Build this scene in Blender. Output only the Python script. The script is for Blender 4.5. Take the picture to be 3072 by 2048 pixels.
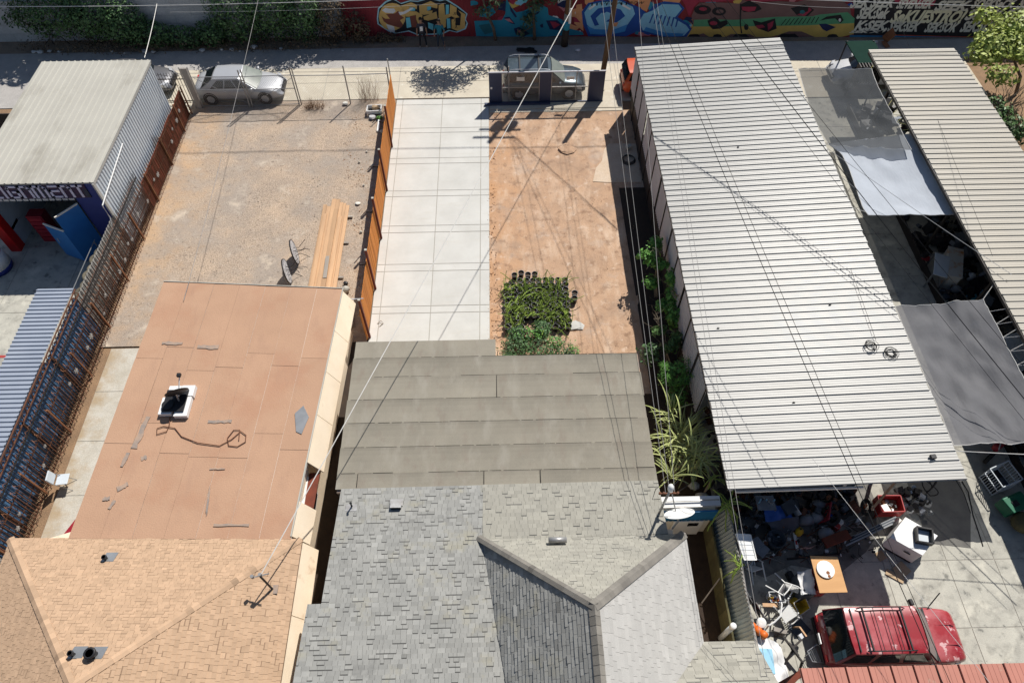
import bpy, math, random
from mathutils import Vector, Matrix, noise as mnoise
for o in list(bpy.data.objects): bpy.data.objects.remove(o)
sc = bpy.context.scene
col = sc.collection
rnd = random.Random(11)
PI = math.pi

# ------------------------------------------------------------------ camera
PITCH, YAW, ROLL, CAMH = math.radians(54.9), math.radians(.9), math.radians(-.4), 24.0
fw = Vector((math.sin(YAW)*math.cos(PITCH), math.cos(YAW)*math.cos(PITCH), -math.sin(PITCH)))
r0 = Vector((math.cos(YAW), -math.sin(YAW), 0)); u0 = r0.cross(fw)
rt = r0*math.cos(ROLL) + u0*math.sin(ROLL); up = u0*math.cos(ROLL) - r0*math.sin(ROLL)
cam = bpy.data.cameras.new('camera'); camo = bpy.data.objects.new('camera', cam); col.objects.link(camo)
cam.sensor_width = 36; cam.lens = 24.61; cam.clip_end = 2000; cam.clip_start = .1
mw = Matrix((rt, up, -fw)).transposed().to_4x4(); mw.translation = (0, 0, CAMH)
camo.matrix_world = mw
sc.camera = camo

# ------------------------------------------------------------------ light
SUNV = Vector((.415, .715, 1.0)).normalized()          # towards the sun
SUN_EL = math.asin(SUNV.z); SUN_AZ = math.atan2(SUNV.x, SUNV.y)
world = bpy.data.worlds.new('World'); sc.world = world; world.use_nodes = True
wn = world.node_tree; wn.nodes.clear()
sky = wn.nodes.new('ShaderNodeTexSky'); sky.sky_type = 'NISHITA'; sky.sun_disc = False
sky.sun_elevation = SUN_EL; sky.sun_rotation = SUN_AZ; sky.air_density = 1.0; sky.dust_density = .6
bg = wn.nodes.new('ShaderNodeBackground'); bg.inputs[1].default_value = .062
wo = wn.nodes.new('ShaderNodeOutputWorld')
wn.links.new(sky.outputs[0], bg.inputs[0]); wn.links.new(bg.outputs[0], wo.inputs[0])
sl = bpy.data.lights.new('sun', 'SUN'); sl.energy = 4.8; sl.angle = math.radians(.53); sl.color = (1, .955, .885)
so = bpy.data.objects.new('sun', sl); col.objects.link(so); so.location = (10, 20, 60)
so.rotation_euler = (-SUNV).to_track_quat('-Z', 'Y').to_euler()
sc.view_settings.view_transform = 'Standard'; sc.view_settings.look = 'None'
sc.view_settings.exposure = .27; sc.view_settings.gamma = 1
sc.view_settings.use_curve_mapping = False

# ------------------------------------------------------------------ helpers
class MB:
    def __init__(s): s.v = []; s.f = []; s.m = []; s.t = []
    def add(s, vs, fs, mi=0, t=0.0):
        b = len(s.v); s.v += [tuple(v) for v in vs]
        for f in fs: s.f.append([b+i for i in f]); s.m.append(mi); s.t.append(t)
        return s
    def hexa(s, p, mi=0, t=0.0):       # p: 4 bottom + 4 top, ccw
        return s.add(p, [(3,2,1,0),(4,5,6,7),(0,1,5,4),(1,2,6,5),(2,3,7,6),(3,0,4,7)], mi, t)
    def box(s, c, d, rz=0, mi=0, t=0.0, rx=0, ry=0):
        M = Matrix.Translation(c) @ Matrix.Rotation(rz,4,'Z') @ Matrix.Rotation(ry,4,'Y') @ Matrix.Rotation(rx,4,'X')
        a, b, h = d[0]/2, d[1]/2, d[2]/2
        return s.hexa([M @ Vector(q) for q in ((-a,-b,-h),(a,-b,-h),(a,b,-h),(-a,b,-h),(-a,-b,h),(a,-b,h),(a,b,h),(-a,b,h))], mi, t)
    def b6(s, x0, x1, y0, y1, z0, z1, mi=0, t=0.0):
        return s.hexa([(x0,y0,z0),(x1,y0,z0),(x1,y1,z0),(x0,y1,z0),(x0,y0,z1),(x1,y0,z1),(x1,y1,z1),(x0,y1,z1)], mi, t)
    def bar(s, a, b, w, h=None, mi=0, t=0.0):
        a = Vector(a); b = Vector(b); d = (b-a); h = h or w
        if d.length < 1e-6: return s
        d.normalize(); u = d.cross(Vector((0,0,1)))
        if u.length < 1e-3: u = Vector((1,0,0))
        u.normalize(); v = u.cross(d).normalized()
        q = [u*x*w/2 + v*y*h/2 for x, y in ((-1,-1),(1,-1),(1,1),(-1,1))]
        return s.hexa([a+k for k in q] + [b+k for k in q], mi, t)
    def prism(s, poly, z0, z1, mi=0, t=0.0):
        n = len(poly)
        zz0 = z0 if callable(z0) else (lambda x, y: z0); zz1 = z1 if callable(z1) else (lambda x, y: z1)
        vs = [(x, y, zz0(x,y)) for x, y in poly] + [(x, y, zz1(x,y)) for x, y in poly]
        return s.add(vs, [tuple(range(n-1,-1,-1)), tuple(range(n,2*n))] + [(i,(i+1)%n,n+(i+1)%n,n+i) for i in range(n)], mi, t)
    def wallp(s, poly, y, th=.006, mi=0, t=0.0):   # polygon in x,z standing at y, front towards -y
        n = len(poly)
        yf_ = y if callable(y) else (lambda x: y)
        vs = [(x, yf_(x)-th, z) for x, z in poly] + [(x, yf_(x), z) for x, z in poly]
        ar = sum(poly[i][0]*poly[(i+1)%n][1]-poly[(i+1)%n][0]*poly[i][1] for i in range(n))
        fr = tuple(range(n)) if ar > 0 else tuple(range(n-1,-1,-1))
        return s.add(vs, [fr] + [(i,n+i,n+(i+1)%n,(i+1)%n) for i in range(n)], mi, t)
    def tube(s, pts, r, n=6, mi=0, t=0.0, cap=True):
        pts = [Vector(p) for p in pts]; b = len(s.v); L = len(pts)
        rr = r if isinstance(r, (list, tuple)) else [r]*L
        ref = Vector((0,0,1))
        for i, p in enumerate(pts):
            d = (pts[min(i+1,L-1)] - pts[max(i-1,0)])
            if d.length < 1e-9: d = Vector((0,0,1))
            d.normalize()
            u = d.cross(ref)
            if u.length < .05: u = d.cross(Vector((1,0,0)))
            u.normalize(); v = d.cross(u)
            for k in range(n):
                a = 2*PI*k/n; s.v.append(tuple(p + (u*math.cos(a)+v*math.sin(a))*rr[i]))
        for i in range(L-1):
            for k in range(n):
                s.f.append([b+i*n+k, b+i*n+(k+1)%n, b+(i+1)*n+(k+1)%n, b+(i+1)*n+k]); s.m.append(mi); s.t.append(t)
        if cap:
            s.f.append([b+k for k in range(n)][::-1]); s.m.append(mi); s.t.append(t)
            s.f.append([b+(L-1)*n+k for k in range(n)]); s.m.append(mi); s.t.append(t)
        return s
    def cyl(s, c, r, h, n=16, mi=0, t=0.0, r2=None):
        return s.lathe([(r,0),(r if r2 is None else r2,h)], n, c, mi, t, True)
    def lathe(s, prof, n=16, c=(0,0,0), mi=0, t=0.0, cap=True, M=None):
        b = len(s.v)
        for r, z in prof:
            for k in range(n):
                a = 2*PI*k/n; q = Vector((r*math.cos(a), r*math.sin(a), z))
                if M is not None: q = M @ q
                s.v.append((c[0]+q.x, c[1]+q.y, c[2]+q.z))
        for i in range(len(prof)-1):
            for k in range(n):
                s.f.append([b+i*n+k, b+i*n+(k+1)%n, b+(i+1)*n+(k+1)%n, b+(i+1)*n+k]); s.m.append(mi); s.t.append(t)
        if cap:
            s.f.append([b+k for k in range(n)][::-1]); s.m.append(mi); s.t.append(t)
            s.f.append([b+(len(prof)-1)*n+k for k in range(n)]); s.m.append(mi); s.t.append(t)
        return s
    def grid(s, P, mi=0, t=0.0):       # P[i][j] points
        b = len(s.v); n = len(P); m = len(P[0])
        for row in P: s.v += [tuple(q) for q in row]
        for i in range(n-1):
            for j in range(m-1):
                s.f.append([b+i*m+j, b+i*m+j+1, b+(i+1)*m+j+1, b+(i+1)*m+j]); s.m.append(mi); s.t.append(t)
        return s
    def build(s, name, mats, parent=None, smooth=False, kind=None, label=None):
        me = bpy.data.meshes.new(name)
        vs = s.v; loc = None
        if parent is None and vs:
            xs = [v[0] for v in vs]; ys = [v[1] for v in vs]; zs = [v[2] for v in vs]
            loc = Vector(((min(xs)+max(xs))/2, (min(ys)+max(ys))/2, min(zs)))
            vs = [(x-loc.x, y-loc.y, z-loc.z) for x, y, z in vs]
        me.from_pydata(vs, [], s.f)
        if not isinstance(mats, (list, tuple)): mats = [mats]
        for m in mats: me.materials.append(MT[m] if isinstance(m, str) else m)
        if len(mats) > 1: me.polygons.foreach_set('material_index', s.m)
        if any(s.t):
            at = me.attributes.new('tint', 'FLOAT', 'FACE'); at.data.foreach_set('value', s.t)
        if smooth: me.polygons.foreach_set('use_smooth', [True]*len(s.f))
        me.update()
        o = obj(name, me, parent, loc, kind, label)
        if loc is not None: o['_w'] = tuple(loc)
        return o

def obj(name, me, parent=None, loc=None, kind=None, label=None):
    o = bpy.data.objects.new(name, me); col.objects.link(o)
    if loc is not None: o.location = loc
    if parent is not None:
        o.parent = parent
        o.matrix_parent_inverse = Matrix.Translation(-Vector(parent['_w'])) if '_w' in parent else Matrix()
    if kind: o['kind'] = kind
    if label: o['label'] = label
    return o

def thing(name, label, cat, loc=(0,0,0), group=None):
    o = bpy.data.objects.new(name, None); col.objects.link(o); o.location = loc; o['_w'] = tuple(loc)
    o.empty_display_size = .2
    o['label'] = label; o['category'] = cat
    if group: o['group'] = group
    return o
def tag(o, label, cat, group=None, kind=None):
    o['label'] = label; o['category'] = cat
    if group: o['group'] = group
    if kind: o['kind'] = kind
    return o
def dup(root, loc, rz=0, label=None, group=None, sc_=None):
    def cp(o, par):
        c = o.copy(); col.objects.link(c); c.parent = par
        for ch in o.children: cp(ch, c)
        return c
    r = cp(root, None); r.location = loc; r.rotation_euler = (0, 0, rz)
    if sc_: r.scale = (sc_, sc_, sc_)
    if label: r['label'] = label
    if group: r['group'] = group
    return r
def smooth_angle(o, deg=35):
    me = o.data; me.polygons.foreach_set('use_smooth', [True]*len(me.polygons))
    try:
        me.set_sharp_from_angle(angle=math.radians(deg))
    except Exception: pass
    return o
def bevel(o, w=.01, seg=2):
    m = o.modifiers.new('bevel', 'BEVEL'); m.width = w; m.segments = seg; m.limit_method = 'ANGLE'; m.angle_limit = math.radians(40)
    return o
def J(a): return rnd.uniform(-a, a)

# ------------------------------------------------------------------ materials
MT = {}
def lin(h):
    c = [int(h[i:i+2], 16)/255 for i in (0, 2, 4)]
    return tuple(x/12.92 if x <= .04045 else ((x+.055)/1.055)**2.4 for x in c)
def mat(name, c1, c2=None, scale=2.0, rough=.8, bump=0, bscale=40, metal=0, spec=.3, grain=.0, gscale=60, rand=0, tintk=1.0,
        stretch=None, coat=0, alpha=1, emit=None, thr=None, trans=0):
    m = bpy.data.materials.new(name); m.use_nodes = True; MT[name] = m
    nt = m.node_tree; N = nt.nodes; L = nt.links
    bs = N['Principled BSDF']
    if isinstance(c1, str): c1 = lin(c1)
    if c2 is None: c2 = tuple(x*.85 for x in c1)
    if isinstance(c2, str): c2 = lin(c2)
    geo = N.new('ShaderNodeNewGeometry'); vec = geo.outputs['Position']
    if stretch:
        mp = N.new('ShaderNodeMapping'); mp.inputs['Scale'].default_value = stretch
        L.new(vec, mp.inputs['Vector']); vec = mp.outputs[0]
    n1 = N.new('ShaderNodeTexNoise'); n1.inputs['Scale'].default_value = scale; n1.inputs['Detail'].default_value = 7
    n1.inputs['Roughness'].default_value = .62
    L.new(vec, n1.inputs['Vector'])
    rp = N.new('ShaderNodeValToRGB'); a, b = thr or (.32, .68)
    rp.color_ramp.elements[0].position = a; rp.color_ramp.elements[1].position = b
    rp.color_ramp.elements[0].color = (*c1, 1); rp.color_ramp.elements[1].color = (*c2, 1)
    L.new(n1.outputs[0], rp.inputs[0]); out = rp.outputs[0]
    fac = None
    if grain:
        n2 = N.new('ShaderNodeTexNoise'); n2.inputs['Scale'].default_value = gscale; n2.inputs['Detail'].default_value = 3
        L.new(geo.outputs['Position'], n2.inputs['Vector'])
        mr = N.new('ShaderNodeMapRange'); mr.inputs[1].default_value = .3; mr.inputs[2].default_value = .7
        mr.inputs[3].default_value = 1-grain; mr.inputs[4].default_value = 1+grain
        L.new(n2.outputs[0], mr.inputs[0]); fac = mr.outputs[0]
    at = N.new('ShaderNodeAttribute'); at.attribute_name = 'tint'
    ad = N.new('ShaderNodeMath'); ad.operation = 'MULTIPLY_ADD'; L.new(at.outputs['Fac'], ad.inputs[0])
    ad.inputs[1].default_value = tintk; ad.inputs[2].default_value = 1.0
    f2 = ad.outputs[0]
    if rand:
        oi = N.new('ShaderNodeObjectInfo'); mr2 = N.new('ShaderNodeMapRange')
        mr2.inputs[3].default_value = 1-rand; mr2.inputs[4].default_value = 1+rand
        L.new(oi.outputs['Random'], mr2.inputs[0])
        mm = N.new('ShaderNodeMath'); mm.operation = 'MULTIPLY'; L.new(f2, mm.inputs[0]); L.new(mr2.outputs[0], mm.inputs[1]); f2 = mm.outputs[0]
    if fac is not None:
        mm = N.new('ShaderNodeMath'); mm.operation = 'MULTIPLY'; L.new(f2, mm.inputs[0]); L.new(fac, mm.inputs[1]); f2 = mm.outputs[0]
    vm = N.new('ShaderNodeVectorMath'); vm.operation = 'SCALE'
    L.new(out, vm.inputs[0]); L.new(f2, vm.inputs['Scale'])
    L.new(vm.outputs[0], bs.inputs['Base Color'])
    bs.inputs['Roughness'].default_value = rough; bs.inputs['Metallic'].default_value = metal
    bs.inputs['Specular IOR Level'].default_value = spec
    if coat: bs.inputs['Coat Weight'].default_value = coat; bs.inputs['Coat Roughness'].default_value = .08
    if alpha < 1: bs.inputs['Alpha'].default_value = alpha
    if trans: bs.inputs['Transmission Weight'].default_value = trans
    if emit: bs.inputs['Emission Color'].default_value = (*emit, 1); bs.inputs['Emission Strength'].default_value = 1
    if bump:
        n3 = N.new('ShaderNodeTexNoise'); n3.inputs['Scale'].default_value = bscale; n3.inputs['Detail'].default_value = 5
        L.new(vec, n3.inputs['Vector'])
        bp = N.new('ShaderNodeBump'); bp.inputs['Strength'].default_value = bump; bp.inputs['Distance'].default_value = .03
        L.new(n3.outputs[0], bp.inputs['Height']); L.new(bp.outputs[0], bs.inputs['Normal'])
    return m
def spots(m, c, scale, lo, hi, strength=1.0, stretch=None, mask=None):
    """overlay patches of another colour on the material's base colour (stains, soil, wear)"""
    nt = MT[m].node_tree; N = nt.nodes; L = nt.links; bs = N['Principled BSDF']
    src = bs.inputs['Base Color'].links[0].from_socket
    geo = N.new('ShaderNodeNewGeometry'); vec = geo.outputs['Position']
    if stretch:
        mp = N.new('ShaderNodeMapping'); mp.inputs['Scale'].default_value = stretch; L.new(vec, mp.inputs['Vector']); vec = mp.outputs[0]
    n = N.new('ShaderNodeTexNoise'); n.inputs['Scale'].default_value = scale; n.inputs['Detail'].default_value = 6; n.inputs['Roughness'].default_value = .65
    L.new(vec, n.inputs['Vector'])
    mr = N.new('ShaderNodeMapRange'); mr.inputs[1].default_value = lo; mr.inputs[2].default_value = hi
    mr.inputs[3].default_value = 0; mr.inputs[4].default_value = strength
    fac = mr.outputs[0]
    if mask:      # (axis, a, b): full below a fading to none at b along that axis, plus noise
        ax, a, b = mask
        sx = N.new('ShaderNodeSeparateXYZ'); L.new(geo.outputs['Position'], sx.inputs[0])
        m2 = N.new('ShaderNodeMapRange'); m2.inputs[1].default_value = a; m2.inputs[2].default_value = b
        m2.inputs[3].default_value = .35; m2.inputs[4].default_value = -.35
        L.new(sx.outputs[ax], m2.inputs[0])
        a2 = N.new('ShaderNodeMath'); L.new(n.outputs[0], a2.inputs[0]); L.new(m2.outputs[0], a2.inputs[1]); L.new(a2.outputs[0], mr.inputs[0])
    else: L.new(n.outputs[0], mr.inputs[0])
    mx = N.new('ShaderNodeMix'); mx.data_type = 'RGBA'
    if isinstance(c, str): c = lin(c)
    L.new(fac, mx.inputs['Factor']); L.new(src, mx.inputs['A']); mx.inputs['B'].default_value = (*c, 1)
    L.new(mx.outputs['Result'], bs.inputs['Base Color'])

mat('soil', (.30,.19,.11), (.20,.13,.08), 1.2, .95, .6, 30, grain=.35, gscale=35)
# left lot: grey gravel on orange earth
mat('lot_gravel', (.47,.36,.265), (.36,.29,.23), .7, .95, 1.0, 45, grain=.42, gscale=22)
spots('lot_gravel', (.56,.36,.20), 1.4, .42, .95, .9, mask=(0, -17.6, -12.6))
spots('lot_gravel', (.36,.23,.14), 2.2, .50, .72, .9, mask=(0, -4.8, -8.6))
spots('lot_gravel', (.32,.28,.245), .4, .46, .62, .7)
spots('lot_gravel', (.62,.52,.41), .8, .57, .72, .8)
spots('lot_gravel', (.12,.09,.07), 6, .58, .68, .7)
spots('lot_gravel', (.60,.54,.46), 11, .60, .68, .6)
mat('lot_earth', (.50,.325,.21), (.39,.255,.17), 1.1, .95, .8, 40, grain=.16, gscale=30)
spots('lot_earth', (.52,.29,.15), .6, .42, .85, .9, mask=(0, -1.6, 3.0))
spots('lot_earth', (.61,.46,.34), .6, .50, .70, .85, stretch=(2.2,.7,1))
spots('lot_earth', (.37,.24,.16), 1.0, .56, .68, .7, stretch=(1.6,.45,1))
spots('lot_earth', (.22,.13,.08), 2.2, .54, .68, .75)
spots('lot_earth', (.33,.23,.165), .7, .52, .66, .6)
spots('lot_earth', (.36,.26,.19), 9, .60, .72, .6)
spots('lot_earth', (.66,.53,.42), 2.3, .58, .70, .6)
spots('lot_earth', (.44,.36,.30), .5, .56, .68, .55)
mat('concrete_new', (.545,.54,.51), (.475,.47,.44), .8, .85, .12, 60, grain=.03, gscale=50, rand=.025)
spots('concrete_new', (.47,.45,.40), 1.3, .54, .75, .5, stretch=(.5,2.5,1))
mat('joint', (.36,.34,.30), None, 3, .95)
mat('concrete_cream', (.56,.51,.41), (.46,.41,.33), .7, .9, .3, 40, grain=.10, gscale=30)
spots('concrete_cream', (.38,.33,.26), 1.1, .58, .72, .6)
spots('concrete_cream', (.64,.61,.53), 2.2, .56, .66, .7)
mat('concrete_yard', (.46,.445,.385), (.35,.34,.30), 1.3, .85, .2, 40, grain=.08, gscale=30, rand=.06)
spots('concrete_yard', (.25,.24,.21), 1.5, .50, .66, .8)
spots('concrete_yard', (.12,.12,.11), 2.6, .58, .68, .75)
spots('concrete_yard', (.60,.575,.49), 1.1, .56, .66, .6)
mat('concrete_path', (.52,.495,.44), (.42,.385,.32), 1.5, .9, .3, 40, grain=.12, gscale=30)
spots('concrete_path', (.36,.27,.17), 1.2, .46, .72, .9, mask=(0, -17.2, -14.6))
spots('concrete_path', (.36,.34,.30), 2.0, .56, .70, .5)
mat('asphalt', (.42,.40,.38), (.33,.315,.30), 1.5, .9, .5, 60, grain=.35, gscale=40)
spots('asphalt', (.50,.475,.44), 1.1, .60, .72, .6, stretch=(.4,2,1))
mat('verge_soil', (.28,.215,.16), (.19,.15,.115), 1.6, .95, .6, 30, grain=.3, gscale=30)
mat('pebble', (.42,.37,.31), (.30,.26,.22), 6, .9, rand=.2, tintk=1)
mat('white_metal', (.385,.38,.36), (.35,.345,.325), .6, .45, 0, spec=.4, rand=.035, grain=.02)
spots('white_metal', (.30,.285,.25), .8, .52, .80, .5, stretch=(.4,1.6,1))
spots('white_metal', (.26,.245,.215), 2.6, .60, .74, .35, stretch=(.2,3,1))
mat('cream_metal', (.43,.415,.365), (.39,.375,.33), .6, .5, 0, spec=.35, rand=.02)
spots('cream_metal', (.24,.22,.18), .45, .52, .72, .7, stretch=(1.2,.6,1))
mat('tan_metal', (.43,.395,.33), (.395,.37,.32), .3, .5, rand=.02)
mat('grey_wallmetal', (.50,.50,.53), (.42,.42,.45), .8, .5, rand=.06)
mat('lilac_metal', (.31,.345,.41), (.27,.305,.37), .7, .4, rand=.02)
mat('blue_metal', (.10,.22,.40), (.08,.18,.34), .8, .45, rand=.05)
mat('pale_metal', (.55,.60,.64), (.48,.53,.58), .8, .45, rand=.03)
mat('galv', (.42,.47,.46), (.34,.39,.38), 1.2, .5, rand=.05, spec=.4)
mat('shop_blue', (.02,.035,.20), (.015,.028,.16), 1, .5)
mat('door_blue', (.03,.17,.46), (.025,.14,.40), 1.5, .4)
mat('rust', (.16,.065,.035), (.09,.045,.03), 6, .85, .3, 50, rand=.25)
mat('rust_orange', (.26,.11,.05), (.15,.07,.04), 5, .85, .3, 50, rand=.2)
mat('rust_red', (.17,.04,.02), (.11,.03,.018), 3, .8, .2, 30, rand=.15)
mat('iron_black', (.02,.018,.018), (.035,.028,.025), 5, .6, rand=.2)
mat('casting_white', (.40,.385,.36), (.22,.20,.19), 8, .8)
mat('galv_pipe', (.40,.40,.40), (.28,.27,.26), 5, .45, metal=.5, rand=.1)
mat('chain', (.34,.34,.34), (.24,.24,.24), 5, .5, metal=.4)
mat('grey_wood', (.34,.31,.28), (.24,.22,.20), 3, .9, .3, 40, stretch=(1,1,.2))
mat('fence_wood', (.56,.20,.03), (.46,.15,.02), 3, .7, .2, 30, rand=.16, stretch=(1,1,.15), grain=.1, gscale=40)
mat('post_redwood', (.14,.025,.015), (.10,.02,.012), 4, .6, rand=.15)
mat('lumber', (.55,.345,.195), (.42,.265,.155), 2, .75, .15, 30, rand=.18, stretch=(3,.3,1), grain=.08)
mat('lumber_grey', (.40,.36,.31), (.30,.27,.24), 2, .85, rand=.12, stretch=(3,.3,1))
mat('roof_brown', (.445,.275,.18), (.40,.245,.16), .7, .9, .35, 25, grain=.05, gscale=60, rand=.03)
spots('roof_brown', (.40,.215,.135), .35, .50, .64, .6)
spots('roof_brown', (.28,.17,.12), 4, .66, .76, .5)
spots('roof_brown', (.36,.22,.15), 1.2, .54, .70, .5, stretch=(2,.6,1))
mat('tar_grey', (.25,.21,.185), (.38,.27,.20), 3, .8, thr=(.4,.6))
mat('shingle_brown', (.47,.32,.21), (.42,.285,.185), 3, .9, .2, 90, grain=.06, gscale=90, tintk=1)
mat('shingle_brown_dark', (.28,.185,.12), (.24,.16,.105), 3, .95)
mat('stucco_cream', (.82,.70,.54), (.76,.63,.47), 1.4, .9, .3, 60, grain=.05, gscale=60)
spots('stucco_cream', (.45,.29,.17), 2.0, .62, .74, .5, stretch=(1,1,.5))
mat('stucco_pink', (.50,.24,.13), None, 2, .9)
mat('trim_white', (.74,.72,.68), None, 3, .6)
mat('roll_grey', (.27,.246,.198), (.225,.206,.167), 1.1, .95, .35, 90, grain=.10, gscale=70, rand=.04)
spots('roll_grey', (.32,.30,.255), .8, .52, .72, .6, stretch=(2.2,.9,1))
spots('roll_grey', (.21,.168,.135), 1.2, .54, .72, .6, stretch=(2,.9,1))
mat('tar_black', (.02,.018,.016), None, 4, .8)
mat('shingle_grey', (.295,.293,.275), (.25,.25,.237), 1.4, .95, .3, 110, grain=.10, gscale=110, tintk=1)
spots('shingle_grey', (.33,.305,.22), 1.0, .54, .66, .5)
spots('shingle_grey', (.13,.13,.125), .9, .60, .74, .6)
mat('shingle_warm', (.325,.312,.268), (.285,.275,.24), 1.4, .95, .3, 110, grain=.10, gscale=110, tintk=1)
mat('shingle_sunlit', (.42,.41,.39), (.38,.372,.355), 1.4, .95, .3, 110, grain=.08, gscale=110, tintk=1)  # paler copy of the grey shingle, sunlight on the right slope painted in
mat('shingle_band', (.075,.075,.072), None, 3, .95)
mat('ridge_grey', (.16,.15,.135), (.22,.205,.18), 2.2, .95, .3, 100, grain=.1, gscale=100, tintk=1)
mat('glass_dark', (.012,.016,.02), None, 3, .06, spec=.8)
mat('glass_green', (.20,.225,.20), (.14,.16,.15), 3, .35, spec=.5)
mat('black_plastic', (.015,.015,.017), (.022,.022,.025), 8, .5)
mat('pot_black', (.012,.012,.014), (.02,.02,.022), 8, .45, spec=.5)
mat('pot_rim', (.20,.20,.21), None, 8, .4, spec=.5)
mat('rubber', (.018,.018,.018), (.03,.028,.026), 8, .85)
mat('white_paint', (.76,.76,.75), (.70,.70,.69), 2, .45)
mat('white_plastic', (.78,.78,.76), (.72,.72,.70), 3, .4, rand=.05)
mat('off_white', (.70,.68,.62), (.62,.60,.54), 3, .55)
mat('steel', (.36,.37,.38), (.28,.29,.30), 4, .4, metal=.6, rand=.1)
mat('cast_silver', (.55,.56,.58), None, 4, .3, metal=.5)
mat('wire_white', (.70,.68,.64), None, 4, .6); mat('wire_grey', (.30,.29,.28), None, 4, .6)
mat('wire_black', (.018,.018,.018), None, 4, .6)
mat('gate_blue', (.035,.05,.10), (.028,.04,.085), 1, .45, spec=.4, rand=.05)
mat('pole_brown', (.16,.09,.045), (.09,.05,.03), 4, .9, .4, 30, stretch=(1,1,.1))
mat('cardboard', (.42,.31,.20), (.36,.26,.16), 4, .9, rand=.1)
mat('plywood', (.60,.35,.16), (.52,.29,.13), 2.5, .8, stretch=(.3,2,1))
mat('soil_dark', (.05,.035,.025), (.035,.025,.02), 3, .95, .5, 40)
# ------------------------------------------------------------------ ground
def sheet(name, x0, x1, y0, y1, z, m, n=1):
    b = MB(); P = [[(x0+(x1-x0)*j/n, y0+(y1-y0)*i/n, z) for j in range(n+1)] for i in range(n+1)]
    b.grid(P); return b.build(name, m, kind='structure')
def bumpy(name, x0, x1, y0, y1, z, m, st=.35, amp=.035):
    nx = int((x1-x0)/st); ny = int((y1-y0)/st); b = MB()
    P = []
    for i in range(ny+1):
        row = []
        for j in range(nx+1):
            x = x0+(x1-x0)*j/nx; y = y0+(y1-y0)*i/ny
            e = 0 if i in (0, ny) or j in (0, nx) else 1
            row.append((x, y, z + e*(amp*mnoise.noise((x*.8, y*.8, 3)) + amp*.5*mnoise.noise((x*2.5, y*2.5, 9)))))
        P.append(row)
    b.grid(P); return b.build(name, m, smooth=True, kind='structure')
sheet('ground', -300, 300, -300, 300, -.06, 'soil')
bumpy('gravel_lot', -17.0, -5.82, 17.0, 33.4, .0, 'lot_gravel')
bumpy('earth_lot', -.66, 7.3, 14.2, 32.1, .0, 'lot_earth')
sheet('strip_shade_soil', 4.6, 7.35, 8.2, 14.3, -.012, 'soil_dark')  # dark soil colour that also paints in the shade beside the carport
bumpy('painted_shade_soil', 5.75, 7.25, 14.0, 26.0, .02, 'soil_dark', .3, .03)  # soil coloured dark to deepen the carport's shadow on the dirt
sheet('alley', -60, 60, 36.45, 38.4, -.02, 'asphalt')
sheet('alley_margin', -60, -19.3, 33.2, 36.45, -.024, 'asphalt')
bumpy('verge', -60, 60, 38.4, 39.6, -.015, 'verge_soil', .5, .03)
sheet('side_yard', -19.6, -16.9, 31.4, 36.45, -.028, 'concrete_cream')
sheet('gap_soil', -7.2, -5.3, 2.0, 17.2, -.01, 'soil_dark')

def slabs(name, m, xs, ys, z=0.0, gap=.02, th=.1, jm='joint', mats=None):
    root = MB().b6(xs[0], xs[-1], ys[0], ys[-1], z-th-.02, z-.012).build(name, jm, kind='structure')
    for i in range(len(ys)-1):
        for j in range(len(xs)-1):
            a, b_ = xs[j]+gap/2, xs[j+1]-gap/2; c, d = ys[i]+gap/2, ys[i+1]-gap/2
            zz = z + J(.0015)
            k = MB(); k.hexa([(a,c,z-th),(b_,c,z-th),(b_,d,z-th),(a,d,z-th),(a+.006,c+.006,zz),(b_-.006,c+.006,zz),(b_-.006,d-.006,zz),(a+.006,d-.006,zz)])
            o = k.build('slab', m); o.parent = root; o.matrix_parent_inverse = Matrix.Translation(-root.location)
    return root
slabs('driveway', 'concrete_new', [-5.76,-5.40,-3.22,-1.09,-.66], [14.6,16.05,16.45,18.44,18.82,20.82,21.24,23.21,23.65,25.64,26.04,28.02,28.44,30.45,30.83,32.83,33.32], .03, .022)
slabs('alley_apron', 'concrete_cream', [-19.2,-16.3,-13.1,-9.9,-5.74,-3.2,-.64], [33.45,35.0,36.44], .0, .02)
slabs('alley_apron_east', 'concrete_cream', [-.62,3.0,6.6,10.5,14.4,18.4,22.5,27], [32.95,34.8,36.43], .004, .02)
# kerb the rolling gate runs on
k = MB(); k.b6(-.64, 6.6, 32.3, 32.93, -.1, .06); k.b6(-.64, 6.6, 32.06, 32.28, -.1, .03); k.build('gate_kerb', 'concrete_cream', kind='structure')
slabs('concrete_yard', 'concrete_yard', [7.35,9.0,10.9,12.75,14.95,16.6,18.7,21,23.4], [1.0,3.2,5.15,7.35,9.52,11.9,14.6,17.2,20.0,22.6,25.2,27.8,30.4,32.9], -.004, .02)
slabs('side_path', 'concrete_path', [-16.45,-14.9,-13.3], [6.0,8.2,10.4,12.6,14.8,16.9], .012, .015)
slabs('shop_yard', 'concrete_yard', [-27,-24,-22.05,-19.4,-17.35], [7,10,13,16,18.9,22.75,26,31.2], -.006, .02)
mat('pad_pale', (.56,.46,.36), (.50,.38,.27), 1.5, .9, .3, 40, grain=.12, gscale=30)
k = MB(); k.prism([(4.5,26.5),(5.2,26.42),(6.9,26.4),(7.0,29.3),(5.6,29.35),(5.3,28.9),(5.1,28.0),(4.75,27.5)], -.05, .015); k.build('old_concrete_pad', 'pad_pale', kind='structure')
# passage beside the grey house
sheet('passage', 5.2, 7.4, 2.0, 9.0, -.004, 'soil_dark')
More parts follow.
